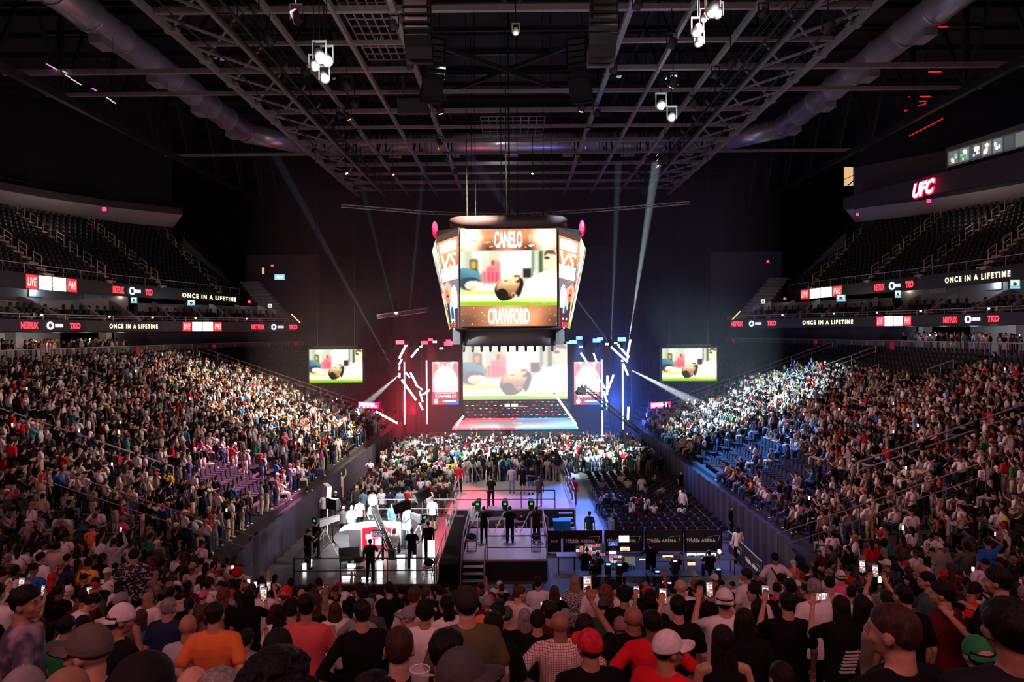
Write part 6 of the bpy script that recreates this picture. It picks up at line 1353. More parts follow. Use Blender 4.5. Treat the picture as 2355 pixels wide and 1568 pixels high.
def pattern_mat(kind):
    nm = 'cloth_' + kind
    if nm in MATS: return MATS[nm]
    m = bpy.data.materials.new(nm); m.use_nodes = True; nt = m.node_tree; b = nt.nodes['Principled BSDF']; b.inputs['Roughness'].default_value = .85; tc = nt.nodes.new('ShaderNodeTexCoord')
    mx = nt.nodes.new('ShaderNodeMix'); mx.data_type = 'RGBA'; nt.links.new(mx.outputs[2], b.inputs['Base Color'])
    if kind == 'plaid':
        br = []
        for d in ('X', 'Z'):
            w = nt.nodes.new('ShaderNodeTexWave'); w.bands_direction = d; w.inputs['Scale'].default_value = 15; nt.links.new(tc.outputs['Object'], w.inputs['Vector']); g = nt.nodes.new('ShaderNodeMath'); g.operation = 'GREATER_THAN'; g.inputs[1].default_value = .86; nt.links.new(w.outputs['Fac'], g.inputs[0]); br.append(g)
        a = nt.nodes.new('ShaderNodeMath'); a.operation = 'MAXIMUM'; nt.links.new(br[0].outputs[0], a.inputs[0]); nt.links.new(br[1].outputs[0], a.inputs[1]); nt.links.new(a.outputs[0], mx.inputs[0])
        mx.inputs[6].default_value = (.68,.62,.60,1); mx.inputs[7].default_value = (.32,.10,.10,1)
    else:
        nz = nt.nodes.new('ShaderNodeTexNoise') if kind != 'zebra' else nt.nodes.new('ShaderNodeTexWave'); nt.links.new(tc.outputs['Object'], nz.inputs['Vector']); nz.inputs['Scale'].default_value = {'floral': 26, 'tie': 6, 'zebra': 11}[kind]
        if kind == 'zebra': nz.bands_direction = 'DIAGONAL'; nz.inputs['Distortion'].default_value = 9; nz.inputs['Detail Scale'].default_value = 1.5
        r = nt.nodes.new('ShaderNodeValToRGB'); r.color_ramp.elements[0].position = {'floral': .53, 'tie': .42, 'zebra': .42}[kind]; r.color_ramp.elements[1].position = {'floral': .58, 'tie': .62, 'zebra': .55}[kind]; nt.links.new(nz.outputs['Fac'], r.inputs[0]); nt.links.new(r.outputs[0], mx.inputs[0])
        c = {'floral': ((.012,.012,.02,1),(.40,.38,.42,1)), 'tie': ((.05,.05,.09,1),(.34,.27,.36,1)), 'zebra': ((.03,.03,.035,1),(.55,.52,.52,1))}[kind]; mx.inputs[6].default_value, mx.inputs[7].default_value = c
    MATS[nm] = m; return m
def person(x, y, z, label, face=0.0, torso='stand', arms='down', aL=None, shirt='tee', sc='black', pants='long', pc='black', skin=1, hair='short', hc='black', hat=None, hatc='black', h=1.76, fat=1.0, yaw=0.0, group=None, eyes=False, pat=None, shoes=None):
    if abs(yaw) > .3: face += yaw*.5; yaw *= .5; fat = 1+(fat-1)*.6
    if hat and hair in ('short','fade','crew','bald','curly'): hair = 'nape'
    aR = arms; aL = aL or arms; s = h/1.76; sy = s
    t = empty('person', (x, y, z), face, label, 'person', group); t.scale = (s*fat, s*fat**.7, s)
    J = joints(torso, aL, aR); H = head_frame(J, yaw); hf = 1/fat**.8
    obj('body', body_mesh(torso, aL, aR, yaw), t, color=SKINS[skin % 6])
    sm = shirt_mesh(shirt, torso, aL, aR); col = COLS[sc] if isinstance(sc, str) else sc
    if pat:
        k = ('pat', pat, id(sm)); 
        if k not in WEAR: m2 = sm.copy(); m2.materials.clear(); m2.materials.append(pattern_mat(pat)); WEAR[k] = m2
        sm = WEAR[k]
    obj('shirt', sm, t, color=col); obj('trousers' if pants == 'long' else 'shorts', pants_mesh(pants, torso), t, color=COLS[pc] if isinstance(pc, str) else pc)
    if hair and hair != 'none': o = obj('hair', hair_mesh(hair), t, color=HAIRS[hc] if isinstance(hc, str) else hc); o.matrix_local = H
    if hat:
        a, b = hat_mesh(hat); hm = H @ Matrix.Rotation(pi if hat == 'cap_back' else 0, 4, 'Z') @ Matrix.Rotation(.12 if hat.startswith('cap') else 0, 4, 'X') @ Matrix.Scale(1.0 if hair in (None,'none','nape') else 1.10, 4)
        c = COLS[hatc] if isinstance(hatc, str) else hatc; o = obj('hat', a, t, color=c); o.matrix_local = hm
        if b: obj('brim', b, o, color=c)
    if eyes:
        o = obj('eyes', eye_mesh(), t); o.matrix_local = H; o = obj('mouth', lips_mesh(), t); o.matrix_local = H
    if shoes:
        if 'shoe' not in WEAR: mb = MB(); mb.capsule((0,-.04,.045), (0,.13,.032), .048, .038, 10, 3); mb.box(-.042,.042,-.08,.16,0,.02); WEAR['shoe'] = remesh(mb, 'shoe', .01, 1, CLOTH)
        for sg in (-1, 1): a = J[('leg',sg)][2]; obj('shoe', WEAR['shoe'], t, loc=(a.x, a.y, 0), color=COLS[shoes])
    return t, J, s
ph_body = ph_scr = None
def phone(t, off, label, rz=0.0, land=False, bright=1.0, tilt=-.15):
    global ph_body, ph_scr
    if ph_body is None:
        mb = MB(); mb.box(-.037,.037,-.004,.004,-.076,.076); ph_body = mb.mesh('casing', BLK); P = Pic(.068,.144,1.0); P.rect(0,0,1,1,(.25,.20,.22)); P.rect(.08,.55,.9,.82,(1.6,1.45,1.3)); P.rect(.3,.60,.75,.75,(.9,.3,.2)); P.rect(0,.12,1,.5,(.40,.22,.2)); P.ell(.3,.42,.2,.06,(1.3,1.2,1.1)); P.ell(.7,.3,.22,.06,(.9,.8,.8)); P.ell(.45,.2,.2,.05,(.6,.3,.25)); P.rect(.1,.86,.5,.92,(.7,.8,1.0)); P.rect(0,0,1,.06,(.04,.04,.04)); P.ell(.5,.03,.1,.05,(1,1,1)); ph_scr = P.mb.mesh('screen', vcol('phone_picture', 1.0, .5, False))
    bpy.context.view_layer.update(); M = t.matrix_world; p = M @ Vector(off); e = M.to_euler().z
    q = empty('smartphone', p, e+rz, label, 'phone', None); q.rotation_euler = (tilt, pi/2 if land else 0, e+rz); q.scale = (1.15,)*3
    obj('casing', ph_body, q); o = obj('screen', ph_scr, q); o.matrix_local = Matrix.Translation((0,-.0048,0)) @ Matrix.Rotation(pi/2, 4, 'X') @ Matrix.Diagonal((1,1,.05,1)); return q
PH = {'phone': (.08,.44,1.60), 'high': (0,.40,1.90), 'cup': (.12,.40,1.28), 'lap': (.05,.36,1.08)}
# --- the people one can tell apart, placed from the photograph: px, top of head y, distance
FG = []
def fg(px, py, D, label, **k): FG.append((px, py, D, label, k))
fg(630,1495,2.35,'person with a huge round black curly afro, closest to the camera', hair='afro', sc='black', hatc='black', fat=1.0)
fg(1055,1487,2.6,'person in a dark cap, brim turned right, before the man in the olive tee', hat='cap', hatc='dark grey', yaw=-1.5, sc='black', hair='short')
fg(320,1496,2.75,'person bundled in a black hooded jacket, right of the grey-brown baseball cap', shirt='hoodie', sc='black', hair='none', hat='beanie', hatc='black', fat=1.3, torso='stand')
fg(145,1530,2.6,'person in a tan patterned beanie at the very bottom', hat='beanie', hatc=(.30,.19,.11), hair='none', sc='brown')
fg(38,1537,2.9,'person in a white cap with a dark letter at the bottom corner', hat='cap_back', hatc='grey', hair='short', sc='dark grey')
fg(495,1545,2.9,'grey-haired person whose head just shows below the man in the orange polo', hair='short', hc='grey', sc='grey')
fg(438,1535,3.2,'person with a bald pinkish head below the man in the grey tee', hair='bald', hc='grey', sc='black', skin=0)
fg(855,1545,2.5,'dark-haired person whose hair shows under the man with the buzz cut', hair='curly', sc='black')
fg(2065,1390,3.15,'large young man with a fade haircut in a black tee, looking left', hair='crew', hc='faded', sc='black', yaw=.85, skin=1, fat=1.12)
fg(203,1433,3.6,'man in a grey-brown baseball cap facing left, bare pink neck', hat='cap', hatc=(.11,.095,.08), hair='none', yaw=1.6, skin=0, sc='black', fat=1.1)
fg(917,1443,3.85,'man with a flat-top buzz cut and pink neck seen from behind, holding a clear cup', hair='crew', hc='faded', skin=0, sc='black', arms='cup', aL='down')
fg(1025,1452,3.5,'person with glossy black hair looking right, left of the man in the olive tee', hair='short', yaw=-.9, sc='black', skin=2)
fg(2335,1385,3.0,'person in a dark navy jacket cut off by the edge of the photo', hair='short', shirt='long', sc=(.014,.014,.022), fat=1.25)
fg(640,1440,4.5,'man in a black flat-brimmed cap turned round, his eyes showing above the afro', face=pi-.3, hat='cap', hatc='black', hair='none', skin=0, eyes=True, sc='black')
fg(1535,1447,4.6,'man in a white baseball cap looking right, in a bright red tee', hat='cap', hatc='white', hair='short', yaw=-1.35, sc='red', skin=2, fat=1.1)
fg(1357,1444,4.8,'man in a bright red printed cap and black tee', hat='cap', hatc='red', hair='short', yaw=.5, sc='black', skin=2, fat=1.15)
fg(1663,1440,5.0,'bare-armed woman with long dark hair, before the man in the white long tee', hair='long', hc='dark', shirt='tank', sc='black', skin=1)
fg(1072,1346,5.0,'tall man in a dark cap and olive green tee', hat='cap', hatc=(.02,.017,.015), hair='short', yaw=.45, sc='olive', skin=0, fat=1.12)
fg(2255,1463,4.6,'person in a bright green cap, low at the right', hat='cap_back', hatc='green', hair='short', sc='black', fat=1.1)
fg(52,1349,5.2,'man in a purple and grey tie-dye shirt with sunglasses on his dark hair, facing right', pat='tie', yaw=-1.2, face=-.3, hair='short', skin=2, eyes=True)
fg(270,1386,5.5,'man in a white speckled backwards cap with a beard, black jacket, head turned right', hat='cap_back', hatc='white', hair='short', yaw=-.8, sc='black', skin=2)
fg(1668,1536,5.0,'person in a slate blue hat low at the bottom right', hat='beanie', hatc=(.05,.055,.09), hair='none', sc='black', torso='sit')
fg(1808,1530,4.8,'dark-haired person whose ear and hair show below the man in black with a phone', hair='crew', hc='dark', sc='black', torso='sit')
fg(1288,1407,6.1,'heavy man with a shaved dark head in a white and red plaid shirt', hair='none', pat='plaid', skin=3, fat=1.18, arms='hips')
fg(1500,1403,6.0,'dark-skinned man with cropped hair in a red tee, behind the man in the white cap', hair='crew', sc='red', skin=4, fat=1.1, arms='hips')
fg(1135,1410,5.8,'person with a round black cropped head beside the bearded man in the backwards cap', hair='short', sc='black', skin=3)
fg(832,1382,6.2,'man with short dark hair and a beard in a black long-sleeved top', hair='fade', hc='dark', shirt='long', sc='black', skin=1, yaw=.5, arms='hips')
fg(1345,1414,6.3,'dark-haired woman raising a lit phone over her head', hair='shoulder', hc='dark', arms='high', aL='down', sc='black')
fg(1712,1400,6.5,'dark-haired person in black carrying a pale tote bag', hair='shoulder', hc='dark', sc='black')
fg(492,1388,6.7,'man with thinning dark hair in an orange polo shirt', hair='fade', hc='dark', sc='orange', fat=1.08, skin=1, arms='back')
fg(703,1368,6.8,'tall man with short black hair in a coral red tee', hair='fade', hc='black', sc='coral', skin=2, yaw=.3, arms='cup')
fg(978,1378,6.9,'man with short curly black hair in a white polo shirt', hair='curly', sc='white', skin=2, fat=1.05)
fg(430,1413,7.0,'man with a shaved head in a light grey tee', hair='none', sc=(.38,.38,.40), skin=2)
fg(2300,1307,6.6,'man with thick black hair in a black tee near the right edge, looking left', hair='short', yaw=.8, sc='black', skin=1, fat=1.15, arms='cup')
fg(2080,1343,6.9,'man with an undercut seen from behind, beside the large young man looking left', hair='crew', hc='black', yaw=.2, sc='black', skin=1)
fg(2170,1338,7.3,'man with full black hair and glasses in a maroon tee and khaki trousers', hair='short', yaw=1.0, sc='maroon', pc='olive', skin=1, fat=1.1)
fg(1560,1371,7.0,'young man with thick black hair in a black tee, lit phone at his left', hair='short', arms='down', aL='phone', sc='black', skin=0)
fg(1935,1371,7.1,'woman with very long dark hair in a printed black tee and grey shorts', hair='long', hc='dark', arms='phone', aL='phone', sc='black', pants='shorts', pc='grey', skin=1)
fg(1983,1370,7.4,'woman with long black hair in a beige lace top and denim shorts', hair='long', sc='beige', pants='shorts', pc='denim', shirt='long', skin=1)
fg(1458,1395,7.2,'heavy man with a shaved head in a black tee', hair='none', sc='black', skin=3, fat=1.2)
fg(1668,1353,7.5,'man in white backwards cap and long white tee filming with both hands', hat='cap_back', hatc='white', arms='phone', aL='phone', sc='white', skin=1, fat=1.15, yaw=-.3)
fg(1812,1364,7.6,'short-haired man in black tee and faded jeans filming with a lit phone', hair='fade', aL='phone', arms='down', sc='black', pc='grey', skin=1, fat=1.05)
fg(1266,1385,7.8,'person with short dark hair in a maroon tee', hair='short', hc='dark', sc='maroon', skin=2)
fg(1236,1399,7.4,'person in a round black hat, beside the shaved man in plaid', hat='beanie', hatc='black', hair='short', sc='black')
fg(670,1374,7.8,'man with a bushy black haircut in a black tee, left of the coral red tee', hair='curly', sc='black', skin=1)
fg(1140,1384,7.6,'bearded man in a black backwards cap and black tee looking right', hat='cap_back', hatc='black', hair='short', yaw=-1.1, sc='black', skin=0, arms='hips', eyes=True)
fg(562,1450,8.2,'boy in a grey tee filming with a bright phone', hair='short', hc='dark', arms='phone', aL='down', sc='grey', torso='sit', fat=.9)
fg(940,1392,8.3,'older man in a worn grey cap and glasses with an amber polo, facing left', hat='cap', hatc='grey', yaw=1.2, face=.3, sc=(.75,.42,.08), hair='bald', hc='grey', eyes=True, skin=0)
fg(1875,1330,8.4,'grey-haired man in a white tee with a small round print', hair='crew', hc='grey', sc='white', skin=2)
fg(1028,1371,8.6,'woman with long black hair in a white top, face turned left', hair='long', yaw=1.0, sc='white', skin=0, eyes=True)
fg(952,1351,8.9,'man with a neat brown haircut in a cream shirt, behind the curly-haired man', hair='fade', hc='brown', sc=(.60,.52,.44), skin=1)
fg(1165,1392,9.2,'man in a dark cap with a pale letter and a tan patterned shirt', hat='cap', hatc='dark grey', sc=(.38,.24,.14), hair='short', skin=2)
fg(1436,1345,9.2,'man with thick black hair in a black tee with a gold print on the back', hair='curly', sc='black', skin=2, fat=1.1)
fg(1380,1393,9.2,'person in a dark cap leaning over, dark green camouflage tee', hat='cap', hatc='dark grey', sc=(.03,.07,.03), torso='bend', yaw=-.5)
fg(1430,1418,8.4,'person in a dusty pink beanie between the shaved man and the pattern', hat='beanie', hatc=(.30,.15,.15), hair='none', sc='black', torso='sit')
fg(1300,1400,9.4,'person in a pale grey cap left of the raised phone', hat='cap', hatc='grey', hair='short', sc='black', torso='sit')
fg(1740,1342,9.0,'person with thick black hair in a white shirt looking left', hair='short', yaw=.9, sc='white', skin=1)
fg(1745,1378,8.2,'woman with long loose dark hair beside the filming man in black', hair='long', hc='dark', sc='black')
fg(2135,1316,8.0,'man in glasses holding his clasped hands to his face, dark green tee', hair='fade', arms='cup', yaw=1.0, sc=(.05,.09,.08), skin=1, eyes=True)
fg(2214,1352,9.4,'person in a bright red tee, back turned, right of the maroon tee', hair='short', sc='red', torso='bend', face=-.9)
fg(2042,1360,9.2,'bare-shouldered woman holding up two lit phones', hair='short', hc='dark', arms='high', shirt='tank', sc='brown', skin=1)
fg(1797,1318,10.8,'young man with fluffy dark hair in profile to the left, cream shirt', hair='curly', hc='dark', yaw=1.3, sc=(.55,.48,.42), skin=0, eyes=True)
fg(1818,1330,9.8,'person with cropped black hair in a black shirt behind the young man in cream', hair='crew', sc='black', skin=3)
fg(1935,1311,10.6,'man in a white mesh cap and hot pink tee', hat='cap_back', hatc='white', sc='pink', skin=1, fat=1.15, hair='short')
fg(1908,1325,12.0,'dark-haired person in a white tee beside the hot pink tee', hair='short', sc='white')
fg(1520,1343,10.0,'man with greying cropped hair in a light grey tee', hair='crew', hc='dark', sc=(.36,.36,.38), skin=1, yaw=.3)
fg(1497,1357,9.0,'person in a black backwards cap holding a lit phone at the left', hat='cap_back', hatc='black', aL='phone', arms='down', sc='black', hair='shoulder')
fg(1566,1333,11.6,'big man with a shaved pink head in a white tee', hair='none', sc='white', skin=0, fat=1.25)
fg(1454,1343,11.0,'person in a white tee bending forward to the left', hair='short', torso='bend', face=.8, sc='white')
fg(1393,1347,10.8,'woman with a mass of curly auburn hair', hair='bigcurl', hc='auburn', sc=(.55,.25,.22), shirt='tank', skin=0)
fg(1365,1325,11.8,'young man in a white polo with a bag strap, profile to the left', hair='curly', yaw=1.0, sc='white', skin=2)
fg(1322,1325,12.6,'woman with long light brown hair in a zebra-striped top', hair='long', hc='blond', pat='zebra', skin=0)
fg(1275,1347,13.0,'woman with long dark brown hair and a dark top, left of the zebra-striped top', hair='long', hc='brown', sc='black')
fg(1237,1327,13.2,'man with short dark hair in a plain white tee by the crowd barrier', hair='short', hc='dark', sc='white', skin=2, arms='folded')
fg(1193,1347,10.6,'stout man with cropped hair in a big cream tee, profile to the right', hair='crew', hc='brown', yaw=-1.1, sc=(.60,.53,.46), skin=0, fat=1.25)
fg(865,1399,12.2,'bald man in a light blue shirt sitting', hair='bald', sc='light blue', skin=3, torso='sit')
fg(832,1348,11.8,'woman with long dark hair lifting her face, profile to the left', hair='long', hc='dark', yaw=1.3, sc=(.5,.25,.2), shirt='tank', skin=0, eyes=True)
fg(895,1337,12.6,'man in a black cap and black tee near the foot of the steps', hat='cap', hatc='black', sc='black', yaw=.6)
fg(980,1344,12.8,'man with cropped brown hair behind the cream shirt', hair='crew', hc='brown', sc='black')
fg(795,1362,12.0,'woman in a white cap with a red emblem and a grey tee', hat='cap', hatc='white', sc='grey', hair='pony', skin=1)
fg(745,1371,13.0,'grey-haired woman with a strap over a pale top', hair='shoulder', hc='grey', sc='grey')
fg(419,1377,11.6,'person wearing a wide straw cowboy hat', hat='cowboy', hatc=(.48,.36,.24), hair='long', hc='brown', sc='black')
fg(466,1356,14.0,'person in a pink cap next to the straw cowboy hat', hat='cap', hatc='pink', hair='short', sc='dark grey')
fg(514,1353,12.6,'woman with long curly reddish hair, right of the pink cap', hair='bigcurl', hc='auburn', sc='black')
fg(571,1354,10.6,'woman with very long straight black hair and a black tee with a gold emblem', hair='long', arms='phone', aL='down', sc='black', skin=1)
fg(605,1346,13.4,'man in a white tee holding a phone, right of the long black hair', hair='short', arms='phone', aL='phone', sc='white')
fg(545,1303,18.0,'person in a round bright red curly wig by the corner fence', hair='afro', hc=(.5,.01,.015), sc='black')
fg(532,1352,15.0,'person in a bright red knitted hat', hat='beanie', hatc='red', hair='none', sc='grey')
fg(523,1282,19.0,'man in a white tee near the corner barrier', hair='short', sc='white')
fg(497,1276,18.6,'woman with long brown hair in a black dress', hair='long', hc='brown', shirt='tank', sc='black', skin=0)
fg(463,1283,18.2,'person in a grey sleeveless top behind the long-haired woman in black', hair='short', shirt='tank', sc='grey')
fg(432,1271,18.4,'woman with dark hair and bare shoulders in a black top', hair='shoulder', hc='dark', shirt='tank', sc='black', skin=0)
fg(92,1271,15.5,'man with a dark fade in a white tee, near the left edge', hair='fade', sc='white', skin=1, yaw=-.6)
fg(130,1247,16.0,'man with thick dark hair in a cream beige tee, next to the white tee', hair='short', sc=(.52,.42,.36), skin=1, fat=1.1)
fg(178,1256,16.0,'woman with long black hair in a pale pink dress', hair='long', sc=(.45,.25,.3), skin=1)
fg(203,1281,14.6,'man in an amber yellow tee with a strap across his back', hair='curly', sc=(.75,.35,.03), skin=3)
fg(236,1272,15.0,'woman with long black hair in a black tee beside the amber tee', hair='long', sc='black', yaw=-1.0, skin=2)
fg(262,1237,17.5,'person in a pale grey hooded top holding up a bright phone', hair='short', arms='high', shirt='hoodie', sc=(.42,.40,.46))
fg(308,1262,14.0,'big man in a dark floral shirt, shaved neck', hair='crew', pat='floral', fat=1.35, skin=2)
fg(140,1378,9.6,'person in a white tee bending down behind the white speckled cap', hair='short', sc='white', torso='bend', face=-.8)
fg(150,1418,7.4,'person with smooth black hair and a green and red collar', hair='short', sc='green', torso='stand')
fg(182,1420,8.4,'person with dark hair and a red scarf seen over the grey-brown cap', hair='short', sc='red', torso='sit')
fg(30,1228,18.0,'person with a wide black afro near the left edge', hair='afro', sc='dark grey')
fg(345,1368,11.5,'person with cropped hair in a cream tee, sitting behind the white speckled cap', hair='crew', sc=(.5,.38,.33), torso='sit', skin=2)
fg(320,1405,9.0,'person with long brown hair in a blue-collared top', hair='long', hc='brown', sc='blue', torso='sit')
fg(1782,1271,17.0,'man in a white tee with a black sling strap, arms held wide, in the aisle', hair='short', arms='hips', sc='white', skin=3)
fg(1718,1308,13.0,'man with dark hair in a white tee looking left, by the barrier', hair='short', hc='dark', yaw=1.1, sc='white', skin=1)
fg(1645,1318,13.6,'person in a white cap with a dark red emblem', hat='cap', hatc='white', sc='red', hair='short')
fg(2121,1297,13.0,'person in a tan knitted cap', hat='beanie', hatc=(.42,.30,.20), hair='none', sc='black')
fg(2160,1246,18.0,'person in a white curved-brim cap and grey shirt, upper right rows', hat='cap', hatc='white', yaw=.8, sc='grey')
fg(2040,1284,14.0,'person in a white cap leaning forward, beside the two raised phones', hat='cap', hatc='white', yaw=.7, sc='dark grey')
fg(1984,1277,15.6,'person with short blond hair', hair='short', hc='blond', sc='dark grey')
fg(2210,1252,16.5,'man with black hair in a faded blue shirt', hair='short', sc='light blue', torso='sit')
fg(2272,1236,18.0,'man in a bright blue shirt with his arm raised', hair='short', hc='dark', sc='blue', arms='head', aL='down')
fg(2172,1166,24.0,'person in a light top and pink-lit trousers standing in the right corner aisle', hair='short', sc='white', pc='pink', face=.7)  # pink light is put into the trouser colour
fg(2212,1160,25.0,'man in a white tee standing beside the pink-lit person', hair='short', sc='white', face=.5)
fg(2105,1265,18.4,'person in a white headscarf-like cap turning left', hat='beanie', hatc='white', hair='none', sc='grey', torso='sit')
print('fg', len(FG))
PLACED = []
for px, py, D, label, k in FG:
    Dn = D; base_ = {'stand': 1.77, 'sit': 1.33, 'bend': 1.58}[k.get('torso', 'stand')]
    if D > 4.2:
        bb = None
        for q in range(-60, 61):
            D2 = D*(1+q*.006); P2 = at(px, py, D2); h2 = (P2.z-tread(P2.x, P2.y))/base_*1.76
            if 1.58 <= h2 <= 1.88 and (bb is None or abs(q) < bb[0]): bb = (abs(q), D2)
        if bb: D = bb[1]
    P = at(px, py, D); z = tread(P.x, P.y); torso = k.get('torso', 'stand'); base = {'stand': 1.77, 'sit': 1.33, 'bend': 1.58}[torso]
    need = P.z - z; extra = {'afro': .06, 'curly': .02, 'bigcurl': .02}.get(k.get('hair'), 0) + (.02 if k.get('hat') else 0) + (.06 if k.get('hat') == 'cowboy' else 0)
    h = (need-extra)/base*1.76
    if torso == 'stand' and h < 1.48: 
        hh = 1.52
    elif h > 1.95: hh = 1.90
    elif torso == 'sit' and h < 1.45: hh = 1.5
    else: hh = h
    z2 = P.z - extra - hh/1.76*base
    if abs(z2-z) > .12: print('   off %.2f h %.2f' % (z2-z, h), label[:50])
    kk = dict(k); kk.setdefault('skin', random.choice((0,1,1,2,2,3))); arms = kk.get('arms', 'down')
    t, J, s = person(P.x, P.y, z2, label, h=hh, **kk); PLACED.append((P.x, P.y)); t.rotation_euler.z += 0 if 'face' in k else random.uniform(-.12,.12)
    if kk.get('arms') in ('phone','high') or kk.get('aL') == 'phone':
        a = kk.get('arms') if kk.get('arms') in ('phone','high') else 'phone'; off = list(PH[a])
        if kk.get('aL') == 'phone' and kk.get('arms') == 'down': off[0] = -.10
        elif a == 'high' and kk.get('aL') == 'down': off[0] = .08
        elif a == 'phone' and kk.get('aL') != 'down': off[0] = 0
        phone(t, off, 'lit smartphone held by the ' + ' '.join(label.split(',')[0].split(' holding')[0].split(' filming')[0].split()[:11]), land=('printed black' in label))
        if 'two lit phones' in label: phone(t, (-.16, .42, 1.95), 'second lit smartphone, higher in the hand of the bare-shouldered woman')
# a few prints, straps and the clear cup
def find(s_): return next(o for o in COL.objects if o.get('label', '').find(s_) >= 0 and o.get('category') == 'person')
gold = mat('gold_print', (.55,.40,.08), .7); whp = mat('pale_print', (.5,.5,.52), .8); strapm = mat('strap', (.01,.01,.01), .7)
def on_back(t, shapes, m, name='print'):
    mb = MB()
    for q in shapes: mb.poly(q)
    return mb.build(name, m, t)
t = find('gold print on the back'); mb = MB()
for k in range(18): a = 2*pi*k/18; mb.box(.085*math.cos(a)-.012,.085*math.cos(a)+.012,-.165,-.135,1.24+.09*math.sin(a)-.014,1.24+.09*math.sin(a)+.014)
mb.box(-.05,.05,-.165,-.135,1.21,1.27); mb.build('shirt_print', gold, t)
t = find('printed black tee'); mb = MB()
for k in range(7): mb.box(-.10+.01*k,.06+.01*k,-.16,-.12,1.02+.035*k,1.035+.035*k)
mb.build('shirt_print', whp, t)
for nm in ('black sling strap', 'strap across his back'):
    t = find(nm); mb = MB(); mb.path([(-.13,-.10,1.47),(-.05,-.155,1.34),(.08,-.15,1.14),(.15,-.10,1.0)], .018, 6); mb.build('strap', strapm, t)
t = find('green cap'); put_text('MY', .09, Matrix.Translation((.0,-.17,1.25)) @ Matrix.Rotation(pi/2,4,'X'), whp, t, (.16,.07), 'shirt_print')
t = find('white cap with a dark letter'); put_text('B', .08, Matrix.Translation((0,-.145,1.68)) @ Matrix.Rotation(pi/2,4,'X'), BLK, t, (.05,.05), 'cap_letter')
t = find('bright red printed cap'); o = [c for c in t.children if c.name.startswith('hat')][0]; m2 = o.data.copy(); m2.materials.clear(); m2.materials.append(mat('red_print', (.62,.015,.03), .8, noise=.95, nscale=28)); o.data = m2
P = at(966,1552,3.3); t = empty('clear_cup', P+Vector((0,0,-.1)), 0, 'clear plastic cup held beside the man with the buzz cut', 'cup'); mb = MB(); n_=20
mb.v += [(.036*math.cos(2*pi*k/n_), .036*math.sin(2*pi*k/n_), 0) for k in range(n_)] + [(.048*math.cos(2*pi*k/n_), .048*math.sin(2*pi*k/n_), .13) for k in range(n_)]; mb.f += [(k,(k+1)%n_,n_+(k+1)%n_,n_+k) for k in range(n_)] + [tuple(range(n_))[::-1]]
gm = mat('clear_plastic', (.9,.9,.9), .15); gm.node_tree.nodes['Principled BSDF'].inputs['Alpha'].default_value = .25; mb.build('wall', gm, t, True)
mb = MB()
for k in range(n_): a0, a1 = 2*pi*k/n_, 2*pi*(k+1)/n_; mb.tube((.048*math.cos(a0),.048*math.sin(a0),.13),(.048*math.cos(a1),.048*math.sin(a1),.13),.003,n=5)
mb.build('rim', mat('rim_plastic', (.7,.7,.7), .3), t)
# --- crew and guests on the floor and platforms
def fl(px, py_feet, D, z, label, **k):
    P = at(px, py_feet, D); k.setdefault('shoes', 'black'); return person(P.x, D, z, label, **k)
fl(852,1345,28.7,SZ,'man in black standing at the foot of the camera crane in the studio', arms='work', aL='down', shirt='long', fat=1.05, hair='crew', skin=1)
fl(708,1310,30.2,SZ,'camera operator in black at the left tripod camera of the studio', arms='work', face=-.6, hair='none', hat='cap', skin=1)
fl(728,1300,31.6,SZ,'second operator in black beside the left studio camera', arms='cup', face=-.5)
fl(948,1300,30.3,SZ,'white-haired man in black with his back turned, right part of the studio', hair='crew', hc='grey', sc='black', arms='cup', fat=1.1)
fl(985,1290,31.3,SZ,'slim person in black at the far right of the studio', shirt='long', sc='black', yaw=.5)
fl(810,1240,34.4,SZ,'presenter in a pale blue jacket at the left end of the desk', face=pi, shirt='long', sc='light blue', pc='denim', arms='lap', eyes=True, skin=0, hair='crew', hc='grey')
fl(857,1240,34.9,SZ,'presenter in a dark grey tee standing behind the middle of the desk', face=pi, sc='dark grey', arms='lap', eyes=True, skin=0)
fl(903,1240,34.9,SZ,'presenter in a blue jacket behind the right half of the desk', face=pi-.2, shirt='long', sc=(.10,.20,.42), arms='lap', eyes=True, skin=0)
fl(938,1240,34.5,SZ,'white-haired presenter in a pale blue suit at the right end of the desk', face=pi-.6, shirt='long', sc=(.30,.42,.60), pc='light blue', arms='lap', hair='short', hc='grey', skin=0, eyes=True)
fl(828,1225,35.8,SZ,'person in a white tee sitting just behind the desk', sc='white', hair='short')
fl(907,1290,31.9,SZ,'woman with wavy blond hair and a white top sitting before the desk', torso='sit', hair='long', hc='blond', sc='white', pc='black', skin=0)
fl(995,1225,36.0,SZ,'person in dark cap, white tee and black shorts at the studio back rail', hat='cap', hatc='dark grey', sc='white', pants='shorts')
fl(790,1200,37.4,0,'person in a white cap and grey shirt behind the studio rail', hat='cap', hatc='white', sc='grey')
for px, l, k in ((1113,'leftmost',dict(shirt='long')),(1173,'middle',dict(shirt='long', fat=1.1)),(1234,'rightmost',dict(shirt='long', sc=(.03,.012,.016), hair='pony'))): fl(px,1255,33.2,PZ,f'{l} of three camera operators in black on the near camera platform', arms='work', **k)
fl(1130,1165,40.3,PZ,'person in black, back turned, alone at the near edge of the wide platform', hair='fade', skin=1, fat=1.05)
fl(1240,1165,40.2,PZ,'man in a dark tee and grey trousers at the near right of the wide platform', pc='grey', sc='dark grey', hat='cap_back', hatc='dark grey')
fl(1177,1130,43.5,PZ,'man in a lilac grey shirt and grey trousers on the wide platform', sc=(.42,.38,.50), pc='grey')
fl(1202,1130,43.4,PZ,'person in black with bare calves, right of the lilac grey shirt', sc='black', pants='shorts', skin=1)
fl(1221,1132,43.2,PZ,'person with folded arms in a black tee and denim shorts', arms='folded', pants='shorts', pc='denim', face=pi-.3)
